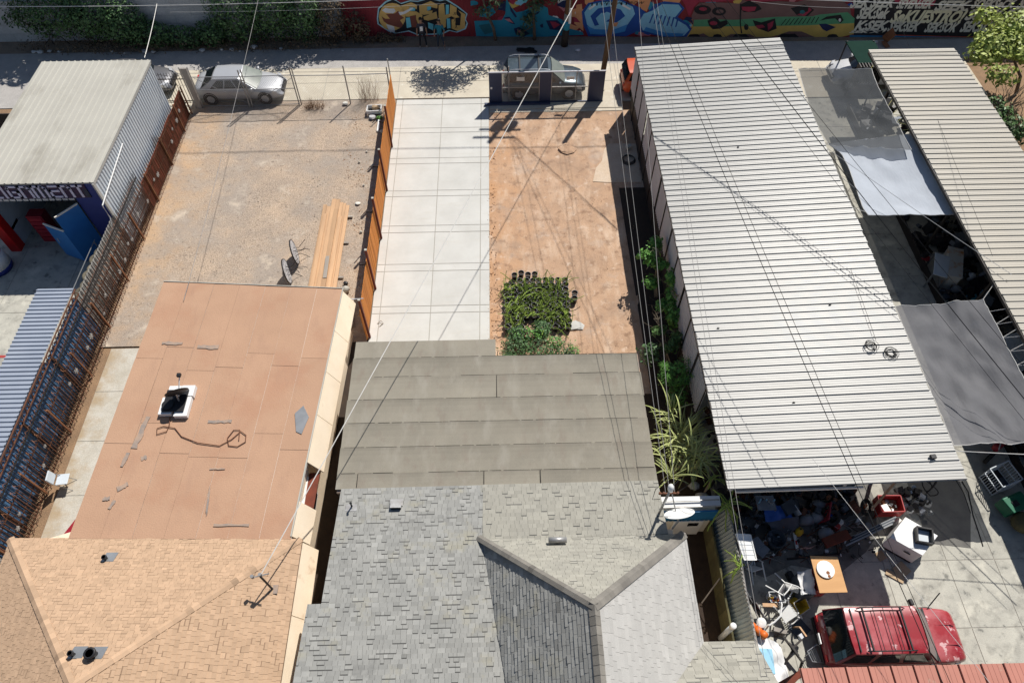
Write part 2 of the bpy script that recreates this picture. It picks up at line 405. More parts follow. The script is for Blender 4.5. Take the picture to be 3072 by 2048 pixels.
# loose stones on the lots, far too many to count
def pebbles(name, n, area, rmax, m, lab, z=0.0):
    b = MB()
    for i in range(n):
        x = rnd.uniform(area[0], area[1]); y = rnd.uniform(area[2], area[3])
        if mnoise.noise((x*.6, y*.6, 5)) < -.12: continue
        r = rmax*(.25+.75*rnd.random()**3); a = rnd.random()*6.28
        q = [(x+r*math.cos(a+k*1.57)*rnd.uniform(.7,1.2), y+r*math.sin(a+k*1.57)*rnd.uniform(.7,1.2), z-.01) for k in range(4)]
        b.add(q+[(x+J(r*.3), y+J(r*.3), z+r*.8)], [(0,1,4),(1,2,4),(2,3,4),(3,0,4)], 0, J(.45))
    return tag(b.build(name, m), lab, 'gravel', kind='stuff')
pebbles('gravel', 5200, (-16.6,-6.0,18,33), .035, 'pebble', 'loose grey gravel scattered over the fenced left lot')
pebbles('soil_clods', 2200, (-.5,6.6,15.5,32), .03, 'lot_earth', 'small earth clods and stones on the orange dirt lot')
pebbles('spilled_soil', 500, (-.75,-.3,15.5,32), .04, 'lot_earth', 'crumbs of soil spilling over the driveway edge', .03)
pebbles('edge_rubble', 900, (-8.2,-6.2,18,32.5), .055, 'lot_earth', 'brown clods and rubble along the foot of the plank fence')

mat('line_red', (.40,.05,.05), (.30,.06,.05), 5, .8)
k = MB(); k.b6(-23.5,-20.3,16.55,16.68,-.004,.002); k.build('painted_line', 'line_red', kind='structure')
# ------------------------------------------------------------------ roofs and buildings
def clip(poly, clipper):
    def side(p, a, b): return (b[0]-a[0])*(p[1]-a[1]) - (b[1]-a[1])*(p[0]-a[0])
    ar = sum(clipper[i][0]*clipper[(i+1)%len(clipper)][1]-clipper[(i+1)%len(clipper)][0]*clipper[i][1] for i in range(len(clipper)))
    if ar < 0: clipper = clipper[::-1]
    out = poly
    for i in range(len(clipper)):
        a, b = clipper[i], clipper[(i+1)%len(clipper)]; inp = out; out = []
        if not inp: return []
        for j in range(len(inp)):
            p, q = inp[j], inp[(j+1)%len(inp)]; sp, sq = side(p,a,b), side(q,a,b)
            if sp >= 0: out.append(p)
            if (sp >= 0) != (sq >= 0):
                t = sp/(sp-sq); out.append((p[0]+(q[0]-p[0])*t, p[1]+(q[1]-p[1])*t))
    return out
def seen(p):
    v = Vector(p) - Vector((0,0,CAMH)); d = v.dot(fw)
    return d > 0 and abs(v.dot(rt)/d) < 1536/2100 and abs(v.dot(up)/d) < 1024/2100
def shingles(polyxy, zf, updir, expo=.15, wr=(.14,.34), th=.016, mats=(0,1), tint=.13, band=.0, out=None, warm=0):
    O = Vector((polyxy[0][0], polyxy[0][1], zf(*polyxy[0])))
    d = Vector((updir[0], updir[1], 0)).normalized()
    slope = zf(O.x+d.x, O.y+d.y) - O.z
    V = Vector((d.x, d.y, slope)).normalized(); N = Vector((-d.x*slope, -d.y*slope, 1)).normalized(); U = V.cross(N)
    uv = []
    for x, y in polyxy:
        w = Vector((x, y, zf(x, y))) - O; uv.append((w.dot(U), w.dot(V)))
    u0, u1 = min(p[0] for p in uv), max(p[0] for p in uv); v0, v1 = min(p[1] for p in uv), max(p[1] for p in uv)
    v = v0
    while v < v1:
        u = u0 - rnd.random()*.3; last = 0
        while u < u1:
            w = rnd.uniform(*wr)
            pc = clip([(u+.003,v),(u+w-.003,v),(u+w-.003,v+expo*1.02),(u+.003,v+expo*1.02)], uv)
            if len(pc) >= 3:
                tk = th*rnd.uniform(.5,1.4); tt = rnd.gauss(0, tint)
                n = len(pc)
                P = lambda q, h: O + U*q[0] + V*q[1] + N*h
                hh = lambda q: tk*(1-(q[1]-v)/expo*.85) + .003
                vs = [P(q, hh(q)) for q in pc] + [P(q, -.004) for q in pc]
                fs = [tuple(range(n))] + [(i, n+i, n+(i+1)%n, (i+1)%n) for i in range(n)]
                ms = [mats[0]]*len(fs)
                if rnd.random() < band:
                    q2 = clip([(u+.003,v+expo*.76),(u+w-.003,v+expo*.76),(u+w-.003,v+expo*1.0),(u+.003,v+expo*1.0)], uv)
                    if len(q2) >= 3:
                        b0 = len(vs); vs += [P(q, hh(q)+.0035) for q in q2]; fs.append(tuple(range(b0, b0+len(q2)))); ms.append(mats[1])
                c = P(pc[0], 0)
                out.append((vs, fs, ms, max(-.5, min(.5, tt)), c))
            u += w
        v += expo
def lay_shingles(pieces, parent, mats, name='shingle', restname='shingle_field', nmax=290):
    vis = [p for p in pieces if seen(p[4])]
    vis.sort(key=lambda p: (Vector(p[4])-Vector((0,0,CAMH))).length)
    top = set(id(p) for p in vis[:nmax])
    rest = MB()
    for p in pieces:
        b = MB() if id(p) in top else rest
        base = len(b.v); b.v += [tuple(q) for q in p[0]]
        for f, m in zip(p[1], p[2]): b.f.append([base+i for i in f]); b.m.append(m); b.t.append(p[3])
        if id(p) in top: b.build(name, mats, parent)
    rest.build(restname, mats, parent, kind='stuff')
def caps(a, b, parent, m, w=.16, n=None, name='ridge_cap', lift=.02, slope=.35):
    a = Vector(a); b = Vector(b); L = (b-a).length; n = n or max(2, int(L/.21))
    d = (b-a)/L; u = d.cross(Vector((0,0,1))).normalized(); up_ = u.cross(d).normalized()
    for i in range(n):
        p = a + d*L*i/n - d*.02; q = a + d*L*(i+1)/n + d*.02; k = MB(); h0, h1 = lift+.022, lift+.008
        vs = [p-u*w-up_*w*slope+up_*h0, p+up_*(h0+.01), p+u*w-up_*w*slope+up_*h0, q-u*w-up_*w*slope+up_*h1, q+up_*(h1+.01), q+u*w-up_*w*slope+up_*h1]
        vs += [x-up_*.03 for x in vs]
        k.add(vs, [(0,1,4,3),(1,2,5,4),(0,6,7,1),(1,7,8,2),(3,9,6,0),(2,8,11,5),(4,10,9,3),(5,11,10,4)], 0, rnd.gauss(0,.10))
        k.build(name, m, parent)

# --- grey house -----------------------------------------------------------
gh = thing('grey_house', 'single storey house with grey shingled hip roof and flat grey rolled roof behind', 'house', (0,8,0))
zQ = lambda x, y: 3.0 + .165*(7.35-y)
zR = lambda x, y: 3.0 + .928*(5.4-x)
zL = lambda x, y: 3.0 + 1.0726*(x+.83)
zH = lambda x, y: 3.0 + 1.0954*(7.40-y)
zW = lambda x, y: 2.98 + .93*(4.30-y)
AP = (2.06, 4.57, 6.1)
polyQ1 = [(-5.43,9.27),(-5.43,7.35),(-.80,7.35),(-.80,9.3)]
polyQ0 = [(-5.43,7.35),(-5.43,5.5),(-.50,5.5),(-.80,7.35)]
polyQ2 = [(-5.82,5.5),(-5.82,.8),(.27,.8),(-.50,5.5)]
polyS = [(-.83,9.31),(-.83,7.37),(4.87,7.42),(4.87,9.33)]
polyH = [(-.83,7.37),(2.06,4.57),(5.4,7.42)]
polyL = [(-.83,7.35),(.24,.8),(2.06,.8),(2.06,4.57)]
polyR = [(2.06,4.57),(2.06,.8),(5.4,.8),(5.4,7.45)]
polyW = [(5.42,4.30),(4.05,2.9),(4.05,.8),(6.85,.8),(6.85,4.30)]
dk = MB()
zS = lambda x, y: 3.02 + .17*(7.35-y)
for poly, zf in ((polyQ1,zQ),(polyQ0,zQ),(polyQ2,zQ),(polyS,zS),(polyH,zH),(polyL,zL),(polyR,zR),(polyW,zW)):
    dk.prism(poly, (lambda x, y, f=zf: f(x,y)-.10), (lambda x, y, f=zf: f(x,y)-.012))
dk.build('roof_deck', 'shingle_band', gh)
wl = MB(); wl.b6(-5.1,4.6,7.6,14.2,0,2.45); wl.b6(-5.1,-.75,14.2,14.95,0,2.45); wl.b6(-5.4,5.05,.8,7.6,0,2.9); wl.b6(5.05,6.6,.8,4.0,0,2.6)
wl.build('wall', 'stucco_cream', gh)
pc = []
for q in (polyQ1, polyQ0, polyQ2): shingles(q, zQ, (0,-1), .132, (.10,.24), .008, (0,3), .075, .26, pc)
shingles(polyS, zS, (0,-1), .135, (.13,.26), .010, (1,3), .05, .14, pc)
shingles(polyH, zH, (0,-1), .135, (.13,.26), .010, (1,3), .05, .10, pc)
shingles(polyL, zL, (1,0), .135, (.14,.34), .024, (0,3), .10, 0, pc)
shingles(polyR, zR, (-1,0), .145, (.20,.40), .008, (2,3), .04, 0, pc)
shingles(polyW, zW, (0,-1), .15, (.15,.38), .012, (1,3), .08, .30, pc)
lay_shingles(pc, gh, ['shingle_grey','shingle_warm','shingle_sunlit','shingle_band'])
caps((-.95,7.45,2.99), AP, gh, 'ridge_grey', .11); caps((5.35,7.40,3.03), AP, gh, 'ridge_grey', .14)
caps((2.06,.8,6.1), AP, gh, 'ridge_grey', .14, slope=.9)
# flat rolled roof: lapped sheets running across
L0, R0 = -5.62, 4.88
ys = [9.30,9.82,10.77,11.70,12.64,13.59,14.42]
for i in range(6):
    y0, y1 = ys[i]-.02, ys[i+1]
    cuts = [(L0-.02*(6-i)*.3, R0-.01*i)]
    if i == 0: cuts = [(-5.64,-4.95),(-4.95,-.80),(-.80,1.05),(1.05,R0)]
    if i == 4: cuts = [(L0,-.35),(-.35,R0)]
    for a, b_ in cuts:
        k = MB(); zt = 2.57 + .012*(6-i)
        x = a; N_ = 8
        P = [[(a+.004+(b_-a-.008)*j/N_, y0+(y1-y0)*q, zt-.012*(1-q) + .006*mnoise.noise((a+(b_-a)*j/N_*1.3, y0*3+q, 2)) + (0 if q else .0)) for j in range(N_+1)] for q in (0,.2,.45,.7,.88,1)]
        tb = J(.05)
        for q in range(5): k.grid(P[q:q+2], 0, tb+(.05,.04,.0,-.06,-.13)[q])
        f0 = [(p[0], p[1]+.001, p[2]-.03) for p in P[-1]]; k.grid([P[-1], f0])
        k.build('roofing_sheet', 'roll_grey', gh)
k = MB(); k.grid([[(L0+.02+(5.22)*j/6, 14.40+.78*q, 2.57-.01*q) for j in range(7)] for q in (0,1)]); k.build('roofing_sheet', 'roll_grey', gh)
k = MB(); k.b6(L0+.02,R0-.02,9.2,14.40,2.40,2.545); k.b6(L0+.03,-.42,14.40,15.16,2.40,2.535); k.build('roof_fascia', 'tar_grey', gh)
for i in range(1,7):
    k = MB(); y = ys[i]
    x = L0+.1
    while x < R0-.1:
        w = rnd.uniform(.2,1.2)
        if rnd.random() < .93: k.b6(x, min(x+w,R0-.05), y-.006+J(.004), y+rnd.uniform(.004,.016), 2.55, 2.584+.012*(6-i))
        x += w+rnd.uniform(.0,.12)
    k.build('tar_seam', 'tar_black', gh, kind='stuff')
k = MB(); k.b6(-4.96,-4.945,9.35,9.8,2.55,2.66); k.build('tar_seam', 'tar_black', gh)
for q in ((-.81,-.79,9.35,9.8,2.55,2.66),(1.04,1.065,9.35,9.8,2.55,2.66),(-.36,-.345,12.66,13.56,2.55,2.615)): k = MB(); k.b6(*q); k.build('tar_seam', 'tar_black', gh)
# roof vents of the grey house
def flap_vent(x, y, z, w=.34):
    t = thing('roof_vent', '', 'vent', (x,y,z))
    k = MB(); k.b6(x-w*.6,x+w*.6,y-.02,y+.2,z-.01,z+.02); k.build('flashing', 'galv_pipe', t)
    k = MB(); k.hexa([(x-w/2,y-.12,z),(x+w/2,y-.12,z),(x+w/2,y+.12,z),(x-w/2,y+.12,z),(x-w/2,y-.14,z+.16),(x+w/2,y-.14,z+.16),(x+w/2,y+.1,z+.10),(x-w/2,y+.1,z+.10)]); k.build('hood', 'galv_pipe', t)
    k = MB(); k.b6(x-w/2+.02,x+w/2-.02,y-.145,y-.12,z+.02,z+.13); k.build('opening', 'black_plastic', t)
    return t
a = flap_vent(-3.58, 8.62, zQ(0,8.6)+.02); a['label'] = 'small grey metal hooded vent on the left grey shingled slope'
t = thing('roof_pipe', 'short bent black vent pipe on pale flashing near the left grey roof edge', 'vent pipe', (-5.02,8.55,2.9))
k = MB(); k.b6(-5.18,-4.82,8.45,8.68,2.80,2.835); k.build('flashing', 'galv_pipe', t)
k = MB(); k.tube([(-4.98,8.6,2.88),(-4.98,8.6,3.12),(-4.94,8.56,3.2)], .035, 8); k.build('pipe', 'black_plastic', t)
t = thing('cylinder_vent', 'horizontal grey metal cylinder vent on the far hip slope', 'vent', (1.43,7.14,zH(0,7.14)))
z = zH(0,7.14)
k = MB(); k.lathe([(.0,-.27),(.09,-.27),(.09,.27),(.0,.27)], 14, (1.43,7.14,z+.22), M=Matrix.Rotation(PI/2,4,'Y')); k.build('hood', 'galv_pipe', t, True)
k = MB(); k.cyl((1.43,7.12,z-.02), .05, .2); k.build('neck', 'black_plastic', t)
# --- white conduit mast with weather head on grey house
t = thing('service_mast', 'leaning grey service mast with round white head at the right roof edge', 'mast', (4.72,8.1,2.88))
k = MB(); k.tube([(4.72,8.15,2.85),(4.76,8.18,4.55)], .04, 10); k.build('pipe', 'galv_pipe', t, True)
k = MB(); k.lathe([(.0,.13),(.06,.11),(.09,.04),(.09,-.06),(.05,-.14),(0,-.15)], 12, (4.77,8.22,4.66), M=Matrix.Rotation(-.5,4,'X')); k.build('weather_head', 'white_plastic', t, True)
k = MB(); k.bar((4.47,8.2,4.3),(5.07,8.2,4.3), .035)
for x in (4.5,4.62,4.92,5.04): k.cyl((x,8.2,4.28), .035, .09, 8)
k.build('insulator_bracket', 'rust', t)
# --- satellite dish on the right eave
t = thing('satellite_dish', 'white oval satellite dish on a bent arm at the right grey roof corner', 'satellite dish', (5.15,7.6,3.0))
M = Matrix.Translation((5.15,7.80,3.64)) @ Matrix.Rotation(.22,4,'Z') @ Matrix.Rotation(math.radians(-52),4,'X')
k = MB(); k.lathe([(0,-.07),(.2,-.055),(.36,-.018),(.46,.02),(.47,.03),(.44,.03),(.34,0),(.2,-.03),(0,-.045)], 28, (0,0,0), M=M, cap=False); k.build('reflector', 'white_plastic', t, True)
k = MB(); k.tube([(5.17,7.80,3.55),(5.14,7.68,3.35),(5.0,7.56,3.08)], .03, 8); k.build('mount', 'galv_pipe', t)
k = MB(); k.tube([(5.15,7.9,3.3),(5.0,8.5,3.75)], .02, 6); k.build('feed_arm', 'galv_pipe', t)
k = MB(); k.box((4.97,8.52,3.80),(.09,.16,.09)); k.build('feed_horn', 'white_plastic', t)

# --- brown house ----------------------------------------------------------
bh = thing('brown_house', 'house with tan shingled hip roof and large flat reddish brown roof', 'house', (-10.5,9,0))
BL, BR, BA = (-15.3,7.75,3.0), (-6.35,7.52,3.0), (-10.78,3.18,5.2)
zBf = lambda x, y: 3.0 + 2.2*((7.635-(x+10.8)*.0257)-y)/(7.63-3.18)
zBr = lambda x, y: 3.0 + 2.2*(-6.35-x)/4.43
zBl = lambda x, y: 3.0 + 2.2*(x+15.3)/4.52
pF = [(-15.3,7.75),(-10.78,3.18),(-6.35,7.52)]
pR = [(-6.35,7.52),(-10.78,3.18),(-10.78,.8),(-6.35,.8)]
pL = [(-15.3,7.75),(-15.3,.8),(-10.78,.8),(-10.78,3.18)]
dk = MB()
for poly, zf in ((pF,zBf),(pR,zBr),(pL,zBl)): dk.prism(poly, (lambda x, y, f=zf: f(x,y)-.1), (lambda x, y, f=zf: f(x,y)-.012))
dk.build('roof_deck', 'shingle_brown_dark', bh)
pc = []
shingles(pF, zBf, (-.0257,-1), .105, (.10,.20), .02, (0,1), .05, .40, pc)
shingles(pR, zBr, (-1,0), .12, (.10,.20), .024, (0,1), .05, .15, pc)
shingles(pL, zBl, (1,0), .115, (.10,.20), .018, (0,1), .05, .2, pc)
lay_shingles(pc, bh, ['shingle_brown','shingle_brown_dark'])
caps((-15.32,7.72,3.0), BA, bh, 'shingle_brown', .12, 34, slope=.3); caps((-6.4,7.5,3.02), BA, bh, 'shingle_brown', .10, 34, slope=.3)
caps((-10.78,.8,5.2), BA, bh, 'shingle_brown', .15)
k = MB(); k.prism([(-13.15,17.7),(-13.4,8.0),(-15.0,7.5),(-15.0,.8),(-6.68,.8),(-6.85,7.5),(-6.78,8.4),(-6.42,17.25)], 0, 2.92); k.build('wall', 'stucco_cream', bh)
# flat roof strips (along the depth of the house)
zf0 = 3.03
fl = lambda y: -13.30 - .0215*(17.9-y); fr = lambda y: -6.27 - .043*(17.4-y)
N_ = 7
yf = lambda x: 17.95 - (x+13.3)*.078; yn = lambda x: 7.62 - (x+10.8)*.026
for i in range(N_):
    brk = [0, rnd.uniform(.25,.4), rnd.uniform(.6,.75), 1]
    for s_ in range(3):
        k = MB(); P = []
        n1, n2 = 14, 4
        for q in range(n1+1):
            row = []
            for j in range(n2+1):
                tx = (i + (j/n2)*.996)/N_; ty = brk[s_] + (brk[s_+1]-brk[s_]-.0012)*q/n1
                y = 7.6 + (17.9-7.6)*ty; x = fl(y) + (fr(y)-fl(y))*tx
                y = yn(x) + (yf(x)-yn(x))*ty
                h = .012*mnoise.noise((x*.9, y*2.2, 7)) + (.016*max(0, mnoise.noise((x*.8, y*3.2, 31))-.2)) + .004*((i+s_)%2)
                if j == n2: h += .003
                row.append((x, y, zf0 + h))
            P.append(row)
        k.grid(P); k.build('roofing_sheet', 'roof_brown', bh, True)
k = MB(); k.prism([(-13.3,17.93),(-13.53,7.66),(-6.70,7.55),(-6.28,17.38)], 2.9, 3.0); k.build('roof_fascia', 'trim_white', bh)
k = MB(); k.bar((-6.255,17.40,3.045),(-6.70,7.6,3.045),.04,.03); k.bar((-13.3,17.93,3.045),(-6.255,17.40,3.045),.03,.03); k.build('drip_edge', 'cream_metal', bh)
def patch(pts, z=3.055, m='tar_grey'):
    k = MB(); k.prism(pts, z-.02, z); k.build('tar_patch', m, bh)
def stroke(x, y, L, w, a, z=3.06):
    pts = []; n = 7
    for i in range(n+1): pts.append((L*(i/n-.5), w*(.35+.5*rnd.random())))
    for i in range(n,-1,-1): pts.append((L*(i/n-.5), -w*(.35+.5*rnd.random())))
    patch([(x+p*math.cos(a)-q*math.sin(a), y+p*math.sin(a)+q*math.cos(a)) for p, q in pts], z)
for a in ((-12.2,14.95,.75,.10,-.05),(-10.85,14.75,.78,.13,-.05),(-9.75,11.65,.8,.09,-.02),(-12.3,11.3,1.2,.14,1.45),(-12.55,10.3,.5,.10,1.4),(-11.95,10.35,.18,.12,.3),(-12.35,9.35,.34,.13,.5),(-12.75,8.95,.22,.10,.2),(-12.5,8.75,.3,.08,1.3),(-9.45,9.9,.5,.04,0),(-9.5,8.8,.06,.6,.1),(-8.6,8.0,1.1,.06,-.02)): stroke(*a)
k = MB(); k.prism([(-7.25,11.9),(-7.0,12.2),(-6.75,11.75),(-6.9,11.1),(-7.1,11.2)], 3.03, 3.06); k.build('tar_patch', 'steel', bh)
# right wall: shadowed window bays
for (y0, y1, z0, z1) in ((8.9,9.9,.9,2.3),):
    xw = -6.42 - .0365*(17.25-y0)
    k = MB(); k.b6(xw-.05,xw+.05,y0,y1,z0,z1); f = k.build('window', 'trim_white', bh)
    k = MB(); k.b6(xw+.03,xw+.058,y0+.08,y1-.08,z0+.08,z1-.08); k.build('pane', 'glass_dark', f)
for y0, y1 in ((7.62,8.75),(10.1,11.85),(11.87,13.6),(13.62,15.4),(15.42,17.3)):     # sloping boarded eave skirt, open at the porch
    a0, a1 = fr(y0)+.01, fr(y1)+.01; k = MB()
    k.hexa([(a0-.02,y0,2.94),(a0+.33,y0,2.16),(a1+.33,y1,2.16),(a1-.02,y1,2.94),(a0+.0,y0,3.0),(a0+.36,y0,2.2),(a1+.36,y1,2.2),(a1+.0,y1,3.0)]); k.build('eave_skirt', 'stucco_cream', bh)
for y0, y1 in ((1.0,3.1),(3.12,5.3),(5.32,7.45)):
    k = MB(); k.hexa([(-6.40,y0,2.88),(-6.06,y0,2.12),(-6.06,y1,2.12),(-6.40,y1,2.88),(-6.37,y0,2.92),(-6.03,y0,2.16),(-6.03,y1,2.16),(-6.37,y1,2.92)]); k.build('eave_skirt', 'stucco_cream', bh)
k = MB(); k.hexa([(-6.75,8.8,2.2),(-6.4,8.8,2.2),(-6.36,10.05,2.2),(-6.7,10.05,2.2),(-6.7,8.8,2.26),(-6.36,8.8,2.26),(-6.32,10.05,2.26),(-6.66,10.05,2.26)]); k.build('porch_ceiling', 'rust_red', bh)
k = MB(); k.tube([(-6.5,16.7,2.75),(-6.55,15.0,2.7),(-6.62,12.5,2.74),(-6.7,10.2,2.72)], .025, 6); k.build('conduit', 'off_white', bh)
# --- roof dish and box on the brown roof
t = thing('cooler_dish_mount', 'white flat box mount weighed down with blocks and a black dish on brown roof', 'dish mount', (-11.3,12.5,3.05))
k = MB(); k.b6(-11.85,-11.40,11.88,12.55,3.06,3.22); bevel(k.build('block', 'white_paint', t), .015)
k = MB(); k.b6(-11.30,-10.85,11.80,12.55,3.06,3.22); k.build('block', 'white_paint', t)
k = MB(); k.b6(-11.72,-11.3,12.6,13.0,3.06,3.22); k.build('block', 'white_paint', t)
k = MB(); k.b6(-11.27,-10.82,12.58,13.0,3.06,3.24); k.build('block', 'white_paint', t)
k = MB(); k.b6(-11.72,-10.98,11.95,12.8,3.24,3.29); k.build('tray', 'black_plastic', t)
k = MB(); k.cyl((-11.55,12.2,3.3),.2,.03,18); k.build('ballast_disc', 'black_plastic', t)
k = MB(); k.tube([(-11.22,12.35,3.25),(-11.2,12.42,3.62)], .03, 8); k.build('post', 'galv_pipe', t)
M = Matrix.Translation((-11.17,12.46,3.66)) @ Matrix.Rotation(.4,4,'Z') @ Matrix.Rotation(math.radians(-68),4,'X')
k = MB(); k.lathe([(0,-.07),(.2,-.05),(.38,.0),(.39,.012),(.2,-.03),(0,-.045)], 26, (0,0,0), M=M, cap=False); k.build('reflector', 'black_plastic', t, True)
k = MB(); k.tube([(-11.2,12.45,3.42),(-11.13,12.95,3.85)], .022, 6); k.build('feed_arm', 'white_paint', t)
k = MB(); k.box((-11.14,13.0,3.9),(.12,.12,.10)); k.build('feed_horn', 'black_plastic', t)
pts = [(-11.48,11.85,3.08),(-11.42,11.55,3.07),(-11.45,11.3,3.07),(-11.75,11.2,3.07),(-11.8,11.42,3.07),(-11.6,11.5,3.07),(-11.2,11.42,3.07),(-10.9,11.1,3.07),(-10.3,10.85,3.07),(-9.55,10.72,3.07),(-9.2,10.95,3.07),(-8.95,11.25,3.07),(-8.75,11.1,3.07),(-8.72,10.85,3.07),(-8.95,10.68,3.07),(-9.25,10.72,3.07),(-9.35,11.0,3.07),(-9.2,11.3,3.07),(-9.0,11.3,3.07),(-8.95,10.9,3.07)]
k = MB(); k.tube(pts, .016, 5); tag(k.build('coax_cable', 'rust'), 'brown coaxial cable lying in loops on the flat brown roof', 'cable')
# vents of the brown hip roof
for (x, y, r, h, lab) in ((-11.95,6.92,.05,.25,'small black vent pipe high on the tan shingled hip slope'),(-11.18,3.98,.05,.28,'thin black pipe in grey flashing beside the tan ridge end'),(-10.66,3.96,.10,.32,'wide black round chimney pipe in grey flashing by the tan ridge')):
    z = zBf(x,y); t = thing('vent_pipe', lab, 'vent pipe', (x,y,z))
    k = MB(); k.prism([(x-.17+.05,y-.1),(x+.25,y-.1),(x+.25,y+.22),(x-.1,y+.22)], lambda a,b: zBf(a,b)+.02, lambda a,b: zBf(a,b)+.034); k.build('flashing', 'steel', t)
    k = MB(); k.cyl((x,y,z-.05), r, h, 12); k.lathe([(r*1.5,h-.05),(r*1.5,h),(r*1.1,h)],12,(x,y,z-.05)); k.build('pipe', 'black_plastic', t, True)
# service mast of the brown house
t = thing('service_mast', 'dark wire mast with cross arm standing on the tan shingled slope', 'mast', (-6.9,5.95,zBr(-6.9,5.95)))
z = zBr(-6.9,5.95)
k = MB(); k.tube([(-6.9,5.95,z-.05),(-6.95,6.0,z+1.05)], .03, 8); k.build('pipe', 'black_plastic', t)
k = MB(); k.bar((-7.2,6.02,z+.95),(-6.75,6.1,z+1.0), .03); k.cyl((-7.2,6.02,z+.95),.05,.12,8); k.cyl((-6.97,6.05,z+.98),.05,.14,8); k.build('cross_arm', 'galv_pipe', t)
k = MB(); k.box((-6.9,5.95,z),(.3,.25,.03)); k.build('flashing', 'tar_grey', t)
# ------------------------------------------------------------------ ribbed sheet metal
def ribsheet(b, o, ep, el, en, prof, L, mi=0, t=0.0, close=True):
    o, ep, el, en = Vector(o), Vector(ep), Vector(el), Vector(en)
    A = [o + ep*s + en*h for s, h in prof]; B = [p + el*L for p in A]
    b.grid([A, B], mi, t)
    if close: b.grid([[p - en*.012 for p in A], A], mi, t); b.grid([B, [p - en*.012 for p in B]], mi, t)
    return b
def rprof(n, pitch, h, wb=.5, wt=.3, s0=0.0, minor=0, hm=.006):
    P = [(s0, 0)]
    for i in range(n):
        c = s0 + (i+.5)*pitch; w, v = pitch*wb/2, pitch*wt/2
        P += [(c-w,0),(c-v,h),(c+v,h),(c+w,0)]
    P.append((s0+n*pitch, 0)); return P
# --- white metal shop on the left
sh = thing('tyre_shop', 'white metal workshop with deep blue front, open bay and large sign lettering', 'workshop', (-20,26,0))
X0, X1, Y0, Y1, ZR = -22.4, -17.2, 22.7, 31.3, 3.9
for i in range(6):
    k = MB(); w = (X1-X0+.12)/6
    ribsheet(k, (X0-.06+i*w, Y0-.02, ZR), (1,0,0), (0,1,0), (0,0,1), rprof(3, w/3, .032, .34, .16), Y1-Y0+.14); k.build('roof_panel', 'cream_metal', sh)
for i in range(10):
    k = MB(); w = (Y1-Y0)/10
    ribsheet(k, (X1, Y0+i*w, 0), (0,1,0), (0,0,1), (1,0,0), rprof(4, w/4, .035, .5, .25), ZR-.03); k.build('wall_panel', 'pale_metal', sh)
k = MB(); k.b6(X0,X1-.02,Y1-.06,Y1,0,ZR-.04); k.b6(X0-.0,X0+.05,Y0,Y1,0,ZR-.04); k.build('rear_wall', 'pale_metal', sh)
k = MB(); k.b6(-26,X1-.02,Y0+.03,Y0+.10,3.02,ZR-.05); k.b6(-18.36,X1-.02,Y0+.03,Y0+.10,0,3.02); k.build('front_wall', 'shop_blue', sh)
k = MB(); k.b6(-22.5,-17.15,Y0-.03,Y0+.02,ZR-.05,ZR-.015); k.b6(X1-.01,X1+.055,Y0-.1,Y0+.05,0,ZR-.04); k.b6(X1+.0,X1+.06,Y0,Y1,ZR-.13,ZR-.03); k.build('edge_trim', 'white_metal', sh)
mat('sign_purple', (.045,.02,.06), (.03,.035,.06), 1.2, .6, thr=(.45,.55)); mat('letter_lilac', (.62,.60,.78), None, 3, .6); mat('letter_shadow', (.35,.10,.20), None, 3, .6)
k = MB(); k.b6(-26,-17.62,Y0-.02,Y0+.02,3.06,3.86); sg = k.build('sign_band', 'sign_purple', sh)
for i in range(30):
    x = -25.9 + i*.28
    if x > -18.4: break
    k = MB(); k.hexa([(x,Y0-.03,2.94),(x+.22,Y0-.03,2.94),(x+.22,Y0+.01,2.94),(x,Y0+.01,2.94),(x,Y0-.03,3.05),(x+.22,Y0-.03,3.05),(x+.22,Y0+.01,3.05),(x,Y0+.01,3.05)]); k.build('valance_slat', 'grey_wallmetal', sh)
GL = {'A':[[(0,0),(0,.8),(.2,1),(1,1),(1,0)],[(0,.45),(1,.45)]],'L':[[(0,1),(0,0),(1,0)]],'I':[[(.5,0),(.5,1)]],'G':[[(1,1),(.2,1),(0,.8),(0,0),(1,0),(1,.5),(.5,.5)]],
 'N':[[(0,0),(0,1),(.75,1),(1,.75),(1,0)]],'M':[[(0,0),(0,1),(.8,1),(1,.8),(1,0)],[(.5,0),(.5,1)]],'E':[[(1,1),(.15,1)],[(1,.55),(0,.55),(0,0),(1,0)]],'T':[[(0,1),(1,1)],[(.55,1),(.55,0)]]}
def letter(ch, x, z, w, h, y, m, parent, th=.085, dx=0, dz=0):
    k = MB()
    for st in GL[ch]:
        for p, q in zip(st[:-1], st[1:]):
            a = Vector((x+p[0]*w+dx, 0, z+p[1]*h+dz)); b_ = Vector((x+q[0]*w+dx, 0, z+q[1]*h+dz)); d = (b_-a).normalized()
            n = Vector((-d.z,0,d.x))*th/2; a -= d*th/2; b_ += d*th/2
            k.hexa([(v.x, yy, v.z) for yy in (y+.0,) for v in (a-n, b_-n, b_+n, a+n)] + [(v.x, y-.03, v.z) for v in (a-n, b_-n, b_+n, a+n)])
    return k.build('letter', m, parent)
xx = -22.15
for ch, w in zip('ALIGNMENT', (.34,.30,.10,.36,.38,.50,.34,.36,.36)):
    letter(ch, xx, 3.17, w, .58, Y0-.03, 'letter_lilac', sg, .095); xx += w+.17
